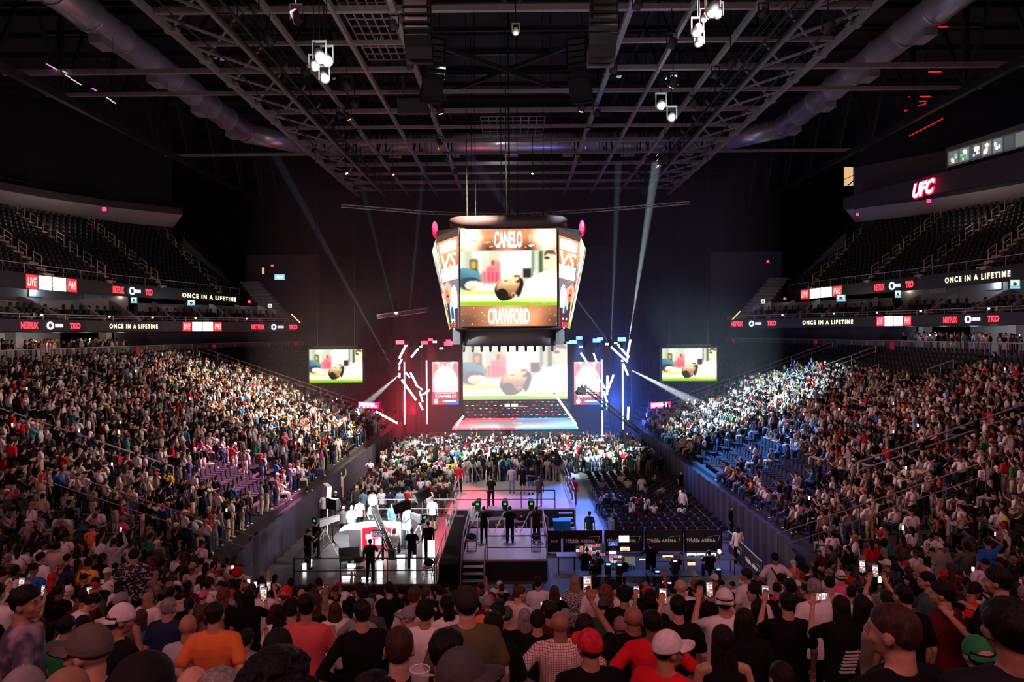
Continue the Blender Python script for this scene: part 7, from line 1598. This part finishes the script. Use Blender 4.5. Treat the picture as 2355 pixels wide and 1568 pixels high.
fl(1056,1140,44.0,PZ,'man in a bright red tee leaning at the left rail of the wide platform', sc='red', arms='cup', skin=0)
fl(1088,1140,38.0,0,'man in a dark grey tee in the gap between the two camera platforms', sc='grey', arms='cup')
fl(1200,1190,37.6,0,'seated crew member in black between the two camera platforms', torso='sit', arms='cup')
fl(1020,1155,42.6,0,'man in a red cap, black tee and grey shorts in the red-lit aisle', hat='cap', hatc='red', sc='black', pants='shorts', pc='grey')
fl(1320,1130,44.5,0,'person in a bright red tee and pale jeans in the blue-lit aisle', sc='red', pc='light blue')
fl(1356,1245,36.0,0,'man in a dark teal tee and white shorts beside the folding chairs', sc=(.02,.07,.09), pants='shorts', pc='white', face=-.3, skin=1)
fl(1407,1245,35.6,0,'white-haired man in a light blue tee walking past the printed barriers', sc='light blue', hair='crew', hc='grey', face=-1.2, pc='grey', skin=0)
fl(1476,1160,45.0,0,'man in a white tee standing alone among the folding chairs', sc='white', pc='beige', skin=1)
fl(1571,1200,41.0,0,'man in a white shirt and dark trousers at the right end of the folding chairs', shirt='long', sc='white', pc='black', face=-.6)
fl(1453,1105,52.0,0,'man in a bright green tee in front of the far crowd', sc='green', pc='grey')
fl(1519,1100,52.2,0,'guard in a black suit with a pink card standing by the right drape', shirt='long', sc='black', face=-2.8)
fl(1566,1135,46.5,0,'guard with a pink card watching from beside the right drape', sc='black', face=-2.6, hair='pony')
fl(1685,1235,37.2,0,'guard in black with a pink card below the right stand', sc='black', shirt='long', face=-2.6)
fl(1697,1280,33.0,0,'woman with long dark hair and a white top beside the printed barrier', hair='long', hc='dark', sc='white', shirt='long', pc='black')
fl(590,1288,32.6,0,'man in a white tee, navy trousers and white trainers at the left drape', sc='white', pc='navy', shoes='white', face=-1.0, arms='cup')
fl(577,1292,31.6,0,'person in an olive shirt beside the man in white trainers', sc='olive', face=-.8)
fl(567,1300,30.6,0,'woman in a bare-backed ochre top and light jeans by the left drape', hair='pony', shirt='tank', sc=(.30,.17,.04), pc='light blue', face=-.5)
fl(706,1190,42.0,0,'person in white tee with sling strap left of the floor seats', sc='white', pc='black')
fl(718,1192,41.5,0,'woman with long blond hair in a beige jumpsuit', hair='long', hc='blond', sc='beige', pc='beige')
fl(746,1175,40.6,0,'man with a shaved head in a white tee behind the softbox', sc='white', hair='none', pc='black')
fl(772,1175,41.0,0,'person in a white cap and printed black tee, left part of the floor', hat='cap_back', hatc='white', sc='black', pc='grey')
fl(784,1128,46.5,0,'man in a cream cap and cream jumpsuit pointing, left part of the floor', hat='cap', hatc='white', sc='beige', pc='beige', shirt='long', arms='up', aL='down')
fl(820,1170,42.4,0,'heavy man in a dark tee holding up a phone, left part of the floor', sc='dark grey', arms='up', aL='down', fat=1.2, hat='cap', hatc='yellow')
fl(836,1175,41.4,0,'man in a blue checked shirt, left part of the floor', sc=(.12,.22,.30), pc='denim')
fl(857,1175,41.4,0,'man in a white printed tee beside the blue checked shirt', sc='white', pc='black')
fl(878,1178,41.6,0,'woman with long reddish blond hair in a white top and denim shorts', hair='long', hc='blond', sc='white', pants='shorts', pc='denim')
fl(897,1175,41.5,0,'man in a navy tee between the blond woman and the light blue tee', sc='navy', pc='black')
fl(920,1178,41.5,0,'man in a light blue tee and beige shorts', sc='light blue', pants='shorts', pc='beige')
fl(937,1172,42.0,0,'person in a bright red sleeveless top, left part of the floor', sc='red', shirt='tank')
fl(953,1172,42.2,0,'person in a grey top, right of the red sleeveless top', sc='grey')
fl(987,1172,41.8,0,'man in a white tee at the end of the left seat rows', sc='white', pc='navy')
fl(900,1128,48.5,0,'man in a white tee with both hands on his head', sc='white', arms='head', hat='cap', hatc='white')
fl(985,1100,51.5,0,'steward in a bright yellow-green vest before the left seats', sc='yellow', pc='black')
fl(1038,1105,50.5,0,'steward in a yellow-green vest next to the red-lit aisle', sc='yellow', pc='black')
for px, D, z, l, k in ((1345,30.2,0,'leaning over at the left end of the pit',dict(torso='bend', face=-.4)),(1375,30.6,0,'with bushy dark hair watching the multi-picture monitors',dict(torso='sit', hair='curly')),(1433,30.0,0,'sitting before the red and white monitor',dict(torso='sit', hair='none')),(1497,30.6,0,'standing with his back turned in the middle of the pit',dict(fat=1.25)),(1556,30.4,0,'in a pale cap working between the desks',dict(torso='sit', hat='cap', hatc='grey')),(1632,30.8,0,'sitting before the bright screens at the right',dict(torso='sit', fat=1.15, hair='crew'))):
    fl(px, 1345, D, z, 'crew member in black ' + l, arms='work' if k.get('torso') != 'bend' else 'lap', skin=2, **k)
fl(1370,1340,29.6,0,'crew member with long wavy brown hair sitting in the pit', torso='sit', hair='long', hc='brown', arms='work')
for px, D, l in ((1086,65.4,'left'),(1153,65.3,'middle left'),(1177,65.5,'middle'),(1232,65.2,'middle right'),(1266,65.3,'right')): fl(px, 1000, D, 0.0, f'guard in black standing before the stage front, {l}', sc='black', face=pi, h=1.85)
NFG = len([o for o in COL.objects if o.get('category') == 'person']); print('persons placed', NFG)
# ------------------------------------------------------------------ where the crowd is
SPOTS = []   # x, y, z, facing, sitting, region
def sector(x, y):
    return 'left' if x < 0 else 'right'
AISLES = (34.8, 48, 61.5, 72)
def add_side(sx):
    for i in range(NROW):
        s = row_s(i); 
        ys = np.arange(31.0, 74.0, .56)
        for y in ys:
            if min(abs(y-a) for a in AISLES) < .55: continue
            x = sx*(HW+s+.28); hole = False
            if sx < 0:
                if (i >= 22 and y > 36) : continue
                lim = 67 + .6*math.sin(i*1.3) - (0 if i < 16 else (i-16)*.7); 
                if y > lim: continue
                if (35.2 < y < 39.6 or 41 < y < 43.6) and 1 <= i <= 4: hole = True                 # pink lit empty seats
                if 52 < y < 56 and i < 4: hole = True
                p = .93; sit = random.random() < .18
            else:
                lim = 69 - (0 if i < 13 else (i-13)*.9)
                if y > lim: continue
                if 36.5 < y < 41.5 and 1 <= i <= 4: hole = True
                if 43 < y < 50 and i <= 4 : hole = True
                if (i >= 18 and y > 45) or (i >= 21 and y > 33): hole = True
                p = .93; sit = random.random() < .86
            if hole or random.random() > p: continue
            SPOTS.append((x+random.uniform(-.08,.08), y+random.uniform(-.1,.1), row_z(i), (-sx)*(-pi/2)*-.0 + (sx*.75 if True else 0) + random.gauss(0,.3), sit, 'left stand' if sx < 0 else 'right stand', i))
add_side(-1); add_side(1)
for sx in (-1, 1):       # near corners
    for i in range(NROW):
        r = R0 + row_s(i) + .28; n_ = int(r*pi/2/.58)
        for k in range(n_):
            a = 180 + 90*(k+.5)/n_; x = -CX + r*math.cos(math.radians(a)); y = CYN + r*math.sin(math.radians(a))
            if i < 8 and 193 < a < 200: continue
            if abs(a-226) < 2.0: continue
            if random.random() > .93: continue
            SPOTS.append((-sx*x*1.0 if sx > 0 else x, y, row_z(i), sx*.5*(math.cos(math.radians(a-180)))+random.gauss(0,.25), random.random() < (.35 if sx < 0 else .6), 'left corner' if sx < 0 else 'right corner', i))
for i in range(NROW):    # near end
    y = YN - row_s(i) - .28
    for x in np.arange(-3.3, 3.4, .56):
        if random.random() < .9: SPOTS.append((x+random.uniform(-.08,.08), y, row_z(i), random.gauss(0,.25), random.random() < .5, 'near stand', i))
for k in range(1050):    # standing crowd before the stage
    x, y = random.uniform(-11, 11.3), 51 + 14*random.random()**.8
    if y < 56 and x < -1.5 and x > -8 and random.random() < .8: continue
    if y < 54 and x > 4.2: continue
    SPOTS.append((x, y, 0.0, random.gauss(0,.35), random.random() < .2, 'crowd before the stage', 0))
for k in range(90): SPOTS.append((random.uniform(-3.3,3.2), random.uniform(46.6,49.2), PZ, random.gauss(0,.4), False, 'press on the wide platform', 0))
for k in range(70): SPOTS.append((random.uniform(-10.8,-4.6), random.uniform(44,52), 0, random.gauss(0,.4), random.random() < .6, 'left floor seats', 0))
for k in range(20): SPOTS.append((random.uniform(5.3,10.8), random.uniform(39.5,43), 0, random.gauss(0,.3), True, 'right floor seats', 0))
for k in range(10): SPOTS.append((random.uniform(5.3,10.8), random.uniform(43,50), 0, random.gauss(0,.3), True, 'right floor seats', 0))
for sx, n_ in ((-1, 95), (1, 95)):
    for k in range(n_): SPOTS.append((sx*random.uniform(35.2, 38.5), random.uniform(44, 62.5), 9.25, sx*random.uniform(.2,1.4), False, 'left concourse' if sx < 0 else 'right concourse', 0))
def blocked(x, y):
    return any((x-a)**2 + (y-b)**2 < .30 for a, b in PLACED)
S2 = []
for sp in SPOTS:
    x, y, z = sp[:3]; d = math.hypot(x, y)
    if not inview((x, y, z+1.2), 60) or y < 2: continue
    if 'stand' in sp[5] or 'corner' in sp[5]:
        if d < 21 and blocked(x, y): continue
        if sp[5] == 'near stand' and y < 8.5: continue
        if 'corner' in sp[5] and d < 9.0: continue
    S2.append(sp)
S2.sort(key=lambda q: math.hypot(q[0], q[1]))
SHIRTS = ['black']*36 + ['white']*26 + ['dark grey']*9 + ['grey']*8 + ['beige']*5 + ['navy']*4 + ['red']*4 + ['blue']*2 + ['light blue']*2 + ['maroon']*2 + ['olive']*2 + ['green','yellow','orange','pink','teal','brown']
random.seed(21)
HS = ['short']*9 + ['fade']*6 + ['crew']*5 + ['long']*6 + ['shoulder']*2 + ['pony'] + ['curly']*2 + ['none','bald']
HNAME = {'short':'short-haired','fade':'close-cropped','crew':'crew-cut','long':'long-haired','shoulder':'shoulder-length haired','pony':'ponytailed','curly':'curly-haired','none':'shaven-headed','bald':'balding'}
NIND = 300 - NFG
IND, REST = S2[:0], []
cnt = 0; made = []
for sp in S2:
    x, y, z, f, sit, reg, i = sp
    if cnt < NIND and y < 40 and 'concourse' not in reg: IND.append(sp); cnt += 1
    else: REST.append(sp)
seen = {}
for j, (x, y, z, f, sit, reg, i) in enumerate(IND):
    sc = random.choice(SHIRTS); hair = random.choice(HS); hat = None; hc = random.choice(['black','black','dark','dark','brown','grey' if hair != 'long' else 'blond']); hatc = None
    if random.random() < .22 and hair in ('short','fade','crew','none'): hat = random.choice(['cap','cap_back','cap','beanie']); hatc = random.choice(['white','white','black','red','grey','navy'])
    r = random.random(); arms, aL = ('down','down')
    if sit: arms, aL = ('lap','lap') if r < .93 else ('phone','down')
    elif r < .07: arms, aL = 'phone', 'phone'
    elif r < .13: arms, aL = 'phone', 'down'
    elif r < .30: arms = aL = 'folded'
    elif r < .32: arms, aL = 'up', 'down'
    elif r < .42: arms = aL = 'hips'
    elif r < .50: arms, aL = 'cup', 'down'
    fem = hair in ('long','shoulder','pony'); shirt = random.choice(['tee','tee','tee','long'] if not fem else ['tee','tank','tank'])
    pose = 'sitting' if sit else {'phone':'filming with a phone','folded':'with folded arms','up':'with one arm raised','hips':'with hands on hips','cup':'holding a drink'}.get(arms, 'standing')
    hd = f'{hatc} cap' if hat and hat.startswith('cap') else f'{hatc} knit hat' if hat else ''
    gar = {'tee':'tee','long':'long-sleeved top','tank':'sleeveless top'}[shirt]
    key = (HNAME[hair] if not hd else '', sc, gar, hd, pose, reg)
    row = f'{nth(i+1)} row' if reg[-5:] in ('stand','orner') else ''
    pose = {'filming with a phone':'filming','with folded arms':'arms folded','with one arm raised':'arm raised','with hands on hips':'hands on hips'}.get(pose, pose)
    base = (f'{key[0]} ' if key[0] else '') + f'person, {sc} {gar}' + (f', {hd}' if hd else '') + f', {pose}' + (f', {row}, {reg}' if row else f', {reg}')
    seen.setdefault(base, []).append(len(made))
    t, J, s = person(x, y, z, base, face=f, torso='sit' if sit else 'stand', arms=arms, aL=aL, shirt=shirt, sc=sc, pc=random.choice(['black','black','denim','grey','beige','navy']), pants=random.choice(['long','long','shorts']) , skin=random.choice((0,0,1,1,2,2,3,4)), hair=hair if hat != 'beanie' else 'none', hc=hc, hat=hat, hatc=hatc or 'black', h=random.gauss(1.72,.06)*(.95 if fem else 1), fat=random.gauss(1.03,.08), yaw=random.choice([0,0,0,0,.6,-.6]), group=None)
    made.append(t)
    if arms == 'phone': phone(t, (PH['phone'][0] if aL == 'down' else 0, *PH['phone'][1:2], PH['phone'][2] - (.44 if sit else 0)), f'lit phone held by the {HNAME[hair]} person in {sc}, {row} of the {reg}')
ORD = ['leftmost','second from the left','third from the left','fourth from the left','fifth from the left','sixth from the left']
for b, ids in seen.items():
    if len(ids) > 1:
        ids.sort(key=lambda q: made[q].location.x/made[q].location.y)
        for n_, q in enumerate(ids): made[q]['label'] = b.replace('person,', f'person, {ORD[min(n_,5)]},')
# phones sharing a label get the ordinal too
ph = {}
for o in COL.objects:
    if o.get('category') == 'phone': ph.setdefault(o['label'], []).append(o)
for b, os_ in ph.items():
    if len(os_) > 1:
        os_.sort(key=lambda o: o.location.x/o.location.y)
        for n_, o in enumerate(os_): o['label'] = b + ', ' + ORD[min(n_,5)]
print('individuals', len(IND), 'rest', len(REST))
# ------------------------------------------------------------------ the rest of the crowd: one object
def lp_person(sit, armmode, hairmode, n=6):
    mb = MB(); reg = []; J = joints('sit' if sit else 'stand', *armmode); T = J['T']
    def cap_(a, b, r1, r2, g, nn=n, flat=1.0): k = len(mb.v); mb.capsule(a, b, r1, r2, nn, 1, flat); reg.extend([g]*(len(mb.v)-k))
    def el(c, r, g, nn=8, m=4, zmin=-1.0): k = len(mb.v); mb.ell(c, r, nn, m, None, None, zmin); reg.extend([g]*(len(mb.v)-k))
    el(T((0,0,.97)), (.175,.13,.14), 2, 8, 3); el(T((0,0,1.22)), (.185,.135,.26), 1, 8, 4); cap_(T((-.15,0,1.42)), T((.15,0,1.42)), .075, .075, 1, 6)
    for s in (-1, 1):
        sh, e, w, f = J[s]; cap_(sh, sh.lerp(e,.75), .07, .065, 1); cap_(sh.lerp(e,.7), w, .042, .03, 0, 5); cap_(w, w+f*.12, .035, .02, 0, 5); h, k, a = J[('leg',s)]; cap_(h, k, .095, .07, 2); cap_(k, a, .068, .05, 2, 5); cap_(a, a+Vector((0,.14,-.04)), .045, .035, 4, 5)
    hc = T(HC); cap_(T((0,-.01,1.42)), hc, .058, .05, 0); el(hc+Vector((0,.01,-.015)), (.078,.095,.118), 0, 8, 5)
    if hairmode == 'short': el(hc+Vector((0,-.016,.03)), (.086,.102,.098), 3, 8, 4, -.25); el(hc+Vector((0,-.045,-.01)), (.078,.068,.075), 3, 8, 4)
    elif hairmode == 'long': el(hc+Vector((0,-.016,.03)), (.09,.105,.10), 3, 8, 4); cap_(hc+Vector((0,-.06,-.03)), hc+Vector((0,-.09,-.28)), .085, .05, 3, 6, .6)
    elif hairmode == 'cap': el(hc+Vector((0,-.01,.035)), (.09,.11,.095), 3, 8, 4, -.1); el(hc+Vector((0,.12,.03)), (.07,.08,.01), 3, 6, 2)
    tris = []
    for f in mb.f:
        for k in range(1, len(f)-1): tris.append((f[0], f[k], f[k+1]))
    return np.array(mb.v, np.float32), np.array(tris, np.int32), np.array(reg)
def fast_mesh(name, V, T_, C, m, smooth=False):
    me = bpy.data.meshes.new(name); me.vertices.add(len(V)); me.vertices.foreach_set('co', V.astype(np.float32).ravel()); k = T_.shape[1]
    me.loops.add(len(T_)*k); me.loops.foreach_set('vertex_index', T_.astype(np.int32).ravel()); me.polygons.add(len(T_)); me.polygons.foreach_set('loop_start', np.arange(0, len(T_)*k, k, dtype=np.int32))
    if smooth: me.polygons.foreach_set('use_smooth', np.ones(len(T_), bool))
    me.update(calc_edges=True)
    if C is not None:
        a = me.color_attributes.new('Col', 'FLOAT_COLOR', 'POINT'); c4 = np.ones((len(V), 4), np.float32); c4[:, :3] = C; a.data.foreach_set('color', c4.ravel())
    me.materials.append(m); return me
STANDP = [lp_person(False, a, h) for a in (('down','down'),('folded','folded'),('down','cup'),('hips','down'),('down','phone'),('down','up')) for h in ('short','long','cap')]
SITP = [lp_person(True, a, h) for a in (('lap','lap'),('lap','phone')) for h in ('short','long','cap')]
VS, TS_, CS = [], [], []; off = 0
for (x, y, z, f, sit, reg, i) in REST:
    V, Tt, G = random.choice(SITP) if sit else random.choice(STANDP[:12] if random.random() < .75 else STANDP); hm = random.randrange(3)
    sc = COLS[random.choice(SHIRTS)]; sk = random.choice(SKINS[:5]); pc = COLS[random.choice(['black','denim','grey','beige','black','navy'])]; hc = random.choice([(.01,.009,.009)]*5 + [(.05,.03,.02),(.3,.2,.12)]) ; 
    lut = np.array([sk, sc, pc, hc, random.choice([(.02,.02,.02),(.6,.6,.6)])], np.float32)
    if random.random() < .12: lut[3] = random.choice([(.7,.68,.68),(.5,.02,.02),(.7,.68,.68)])
    c, s_ = math.cos(f), math.sin(f); sc_ = random.gauss(.98,.035); wx = random.gauss(1.03,.07)
    W_ = V*np.array([sc_*wx, sc_, sc_], np.float32); R_ = np.empty_like(W_); R_[:,0] = c*W_[:,0]-s_*W_[:,1]+x; R_[:,1] = s_*W_[:,0]+c*W_[:,1]+y; R_[:,2] = W_[:,2]+z
    VS.append(R_); TS_.append(Tt+off); off += len(V); CS.append(lut[G])
CROWDM = vcol('crowd_colours', 0, .8)
me = fast_mesh('crowd', np.concatenate(VS), np.concatenate(TS_), np.concatenate(CS), CROWDM, True)
tag(obj('crowd', me), 'the thousands of further spectators filling the stands and the floor before the stage', 'crowd', None, 'stuff'); print('crowd tris', len(me.polygons))
# phones and camera flashes in the far crowd
mb = MB()
for sp in random.sample(REST, 110):
    x, y, z, f, sit, reg, i = sp; p = Vector((x-.35*math.sin(f), y+.35*math.cos(f), z+(1.15 if sit else 1.55))); w = .035; mb.box(p.x-w, p.x+w, p.y-.005, p.y+.005, p.z-.07, p.z+.07)
tag(mb.build('phone_lights', mat('far_phone', (1,1,1), emit=(.9,.95,1), strength=2, light=False)), 'tiny lit phone screens scattered through the distant crowd', 'phones', None, 'stuff')
# ------------------------------------------------------------------ seats
mb = MB(); mb.box(-.20,.20,.02,.42,.40,.45); mb.box(-.02,.02,.0,.3,.0,.40); pan = mb.mesh('seat_pan', SEATM)
mb = MB(); M = Matrix.Rotation(-.16, 4, 'X'); 
vs = [(-.17,-.03,.42),(.17,-.03,.42),(.205,-.05,.70),(.14,-.06,.88),(-.14,-.06,.88),(-.205,-.05,.70)]
mb.v += vs + [(x, y-.045, z) for x, y, z in vs]; mb.f += [tuple(range(6)), tuple(range(6,12))[::-1]] + [(k,(k+1)%6,6+(k+1)%6,6+k) for k in range(6)]; bk = mb.mesh('backrest', SEATM)
seatV = np.array([v.co[:] for v in pan.vertices] + [v.co[:] for v in bk.vertices], np.float32); tr = []
for me_, o in ((pan, 0), (bk, len(pan.vertices))):
    for p in me_.polygons:
        v = list(p.vertices)
        for k in range(1, len(v)-1): tr.append((v[0]+o, v[k]+o, v[k+1]+o))
seatT = np.array(tr, np.int32)
occ = {}
for sp in IND + REST:
    if 'stand' in sp[5] or 'corner' in sp[5]: occ.setdefault((round(sp[0]), round(sp[1])), []).append((sp[0], sp[1]))
def taken(x, y):
    return any((a-x)**2+(b-y)**2 < .13 for i in (-1,0,1) for j in (-1,0,1) for a, b in occ.get((round(x)+i, round(y)+j), ()))
seats = []
for i in range(NROW):
    for sx in (-1, 1):
        for y in np.arange(31, 74.5, .56):
            if min(abs(y-a) for a in AISLES) < .55: continue
            x = sx*(HW+row_s(i)+.6)
            if not taken(sx*(HW+row_s(i)+.28), y): seats.append((x, y, row_z(i), sx*pi/2))
        r = R0+row_s(i)+.6; n_ = int(r*1.5/.56)
        for k in range(n_):
            a = 1.45*(k+.5)/n_
            if abs(a-.75) < .5/r*1.0: continue
            seats.append((sx*(CX+r*math.cos(a)), CYF+r*math.sin(a), row_z(i), sx*pi/2+ (a if sx > 0 else -a)))
seats = [q for q in seats if inview((q[0], q[1], q[2]+.6), 20)]
seats.sort(key=lambda q: math.hypot(q[0], q[1]))
fchairs = []
for sx, x0, x1, y0, y1 in ((-1,-10.9,-4.7,39.6,51.5),(1,5.5,11.2,36.6,51.5)):
    for y in np.arange(y0, y1, .92):
        for x in np.arange(x0, x1, .56): fchairs.append((x, y))
fchairs.sort(key=lambda q: q[1])
nchair = 0
for x, y in fchairs[:230]:
    Ls = x < 0; row = int(round((y-(39.6 if Ls else 36.6))/.92))+1; cl = int(round((-4.7-.06-x)/.56))+1 if Ls else int(round((x-5.5)/.56))+1
    folding_chair(x, y, 0, random.gauss(0,.03), f'black folding chair, {nth(row)} floor row, {nth(max(1,cl))} from the {"red" if Ls else "blue"} aisle', 'folding chairs on the ' + ('left' if Ls else 'right') + ' of the arena floor'); nchair += 1
vs_, ts_, off = [], [], 0; cv = np.array([v.co[:] for me_ in CH[:2] for v in me_.vertices], np.float32); ct = []; o = 0
for me_ in CH[:2]:
    for p in me_.polygons:
        v = list(p.vertices)
        for k in range(1, len(v)-1): ct.append((v[0]+o, v[k]+o, v[k+1]+o))
    o += len(me_.vertices)
ct = np.array(ct, np.int32)
for x, y in fchairs[230:]: vs_.append(cv+np.array((x,y,0), np.float32)); ts_.append(ct+off); off += len(cv)
tag(obj('folding_chairs', fast_mesh('folding_chairs', np.concatenate(vs_), np.concatenate(ts_), None, BLK)), 'the farther rows of black folding chairs on the arena floor', 'chairs', None, 'stuff')
n300 = 0; rest = []; cnt_ = {}
for x, y, z, a in seats:
    blk = None
    if y < 46: blk = 'pink-lit' if x < 0 else 'blue-lit'
    if n300 < 270 and (blk or y > 0):
        kk = (x > 0, z); cnt_[kk] = cnt_.get(kk, 0)+1
        t = empty('stadium_seat', (x, y, z), a, f'empty dark seat, {nth(int(round((z-1.5)/.31)))} row of the {"left" if x < 0 else "right"} stand, {nth(cnt_[kk])} vacant from the near end', 'seat', f'nearest vacant seats of the {"left" if x < 0 else "right"} stand'); obj('seat_pan', pan, t); obj('backrest', bk, t); n300 += 1
    else: rest.append((x, y, z, a))
for sx in (-1, 1):      # upper stand seats
    for i in range(15):
        t = (i+.35)/15
        for k in range(len(UR)-1):
            a = Vector(UR[k]).lerp(Vector(TP[k]), t); b = Vector(UR[k+1]).lerp(Vector(TP[k+1]), t); L = (b-a).length; m_ = int(L/.58); d = (b-a)/max(1,m_); ang = math.atan2(d.y, d.x)
            for j in range(m_):
                p = a + d*(j+.5); yb_ = UR[k][1]+(j+.5)/m_*(UR[k+1][1]-UR[k][1])
                if min(abs(yb_-q) for q in (33.5, 40.5, 47.5, 54.5, 62, 68.5, 78)) < .62: continue
                if p.y < 30: continue
                rest.append((-sx*p.x, p.y, 16.0+7.4*(i/15), pi/2*sx + (-sx)*(ang-pi/2)*-1*-1))
    for y in np.arange(40, 74, .62):          # suite seats
        x0, y0, nx, ny, d = along(LR, y)
        for k in range(3): rest.append((-sx*(x0+nx*(1.1+1.1*k)), y0+ny*(1.1+1.1*k), 12.2+.42*(k+0), sx*pi/2))
rest = [q for q in rest if inview((q[0], q[1], q[2]+.6), 20)]
A = np.array(rest, np.float32); c, s_ = np.cos(A[:,3]), np.sin(A[:,3]); V = seatV
# seats face the arena floor: local +y points inwards
XX = c[:,None]*V[None,:,0] - s_[:,None]*V[None,:,1] + A[:,0:1]; YY = s_[:,None]*V[None,:,0] + c[:,None]*V[None,:,1] + A[:,1:2]; ZZ = V[None,:,2] + A[:,2:3]
Vall = np.stack([XX, YY, ZZ], -1).reshape(-1, 3); Tall = (seatT[None] + (np.arange(len(A))*len(V))[:,None,None]).reshape(-1, 3)
tag(obj('stadium_seats', fast_mesh('stadium_seats', Vall, Tall, None, SEATM)), 'the thousands of further empty dark seats of both stands, upper and lower', 'seats', None, 'stuff'); print('seats', len(rest))

# labels of look-alikes: say which one by its order
def by_order(group, suffix=''):
    ms = [o for o in COL.objects if o.get('group') == group]
    by = {}
    for o in ms: by.setdefault(o['label'], []).append(o)
    for b, os_ in by.items():
        if len(os_) < 2: continue
        os_.sort(key=lambda o: pix(o.location)[0])
        for i, o in enumerate(os_): o['label'] = f'{b}, {nth(i+1)} from the left{suffix}'
for g in ('bright white stage lights under the roof','glowing stage lights under the roof','plain stage lights under the roof','unlit stage lights under the roof','red strips over the right upper stand','glint strips over the left upper stand','tilted white light sticks of the stage','glowing lights on the stage trusses','reflection panels of the studio','indicator lamps in the pit'): by_order(g)
for k in [o for o in COL.objects if o.parent is None and len(str(o.get('label','')).replace('-','').split()) > 16]: print('LONG', len(k['label'].split()), k.name, k['label'])
# ------------------------------------------------------------------ haze over the stage and the light beams in it
hz = bpy.data.materials.new('stage_haze'); hz.use_nodes = True; nt = hz.node_tree; nt.nodes.clear()
out = nt.nodes.new('ShaderNodeOutputMaterial'); vs = nt.nodes.new('ShaderNodeVolumeScatter'); vs.inputs['Color'].default_value = (1,1,1,1); vs.inputs['Density'].default_value = .0075; vs.inputs['Anisotropy'].default_value = .35
nt.links.new(vs.outputs[0], out.inputs['Volume']); hz.cycles.homogeneous_volume = True
mb = MB(); mb.box(-23, 23, 58, 77.3, .02, 27.5); tag(mb.build('stage_haze', hz), 'thin theatrical haze hanging round the stage', 'haze', None, 'stuff')
def beam(px0, py0, D0, px1, py1, D1, power, col, ang=3.0): a, b = at(px0, py0, D0), at(px1, py1, D1); return spot(a, b, power, col, ang, .4, .04)
B1 = (.55,.75,1.0)
beam(1446,786,67,1500,440,66,1300000,(.72,.92,1.0),3.6)
beam(1405,800,67,1418,480,66,330000,(.6,.8,1.0),2.6)
beam(1410,800,66.5,1290,640,64,200000,(.45,.6,1),2.4)
beam(905,850,67,745,560,64,170000,B1,2.4)
beam(925,790,67,850,500,66,130000,B1,2.2); beam(935,780,67,965,480,66,120000,B1,2.2)
beam(1450,850,67,1620,935,66,700000,(.85,.95,1),8)
beam(922,858,67,880,895,66,200000,(.9,1,1),9)
# washes inside the haze, and added points without fixtures that tint it
spot(at(990,785,67), (-8, 70, 0), 9000, (1,.03,.08), 55, .8, .2); spot(at(930,787,67), (-11.5, 68, 0), 12000, (1,.02,.06), 50, .8, .2)
spot(at(1332,777,67), (7, 70, 0), 24000, (.10,.30,1), 50, .8, .2); spot(at(1430,780,67), (11, 68, 0), 26000, (.05,.18,1), 55, .8, .2); spot(at(1372,780,67), (9, 69, 1), 18000, (.10,.25,1), 40, .8, .2)
point((-10.5, 71.5, 3.5), 2600, (1,.02,.05), .5); point((-15, 69, 2.5), 700, (1,.02,.05), .4)
point((10.5, 71.5, 4), 3000, (.04,.14,1), .5)
print('objects', len(bpy.data.objects))
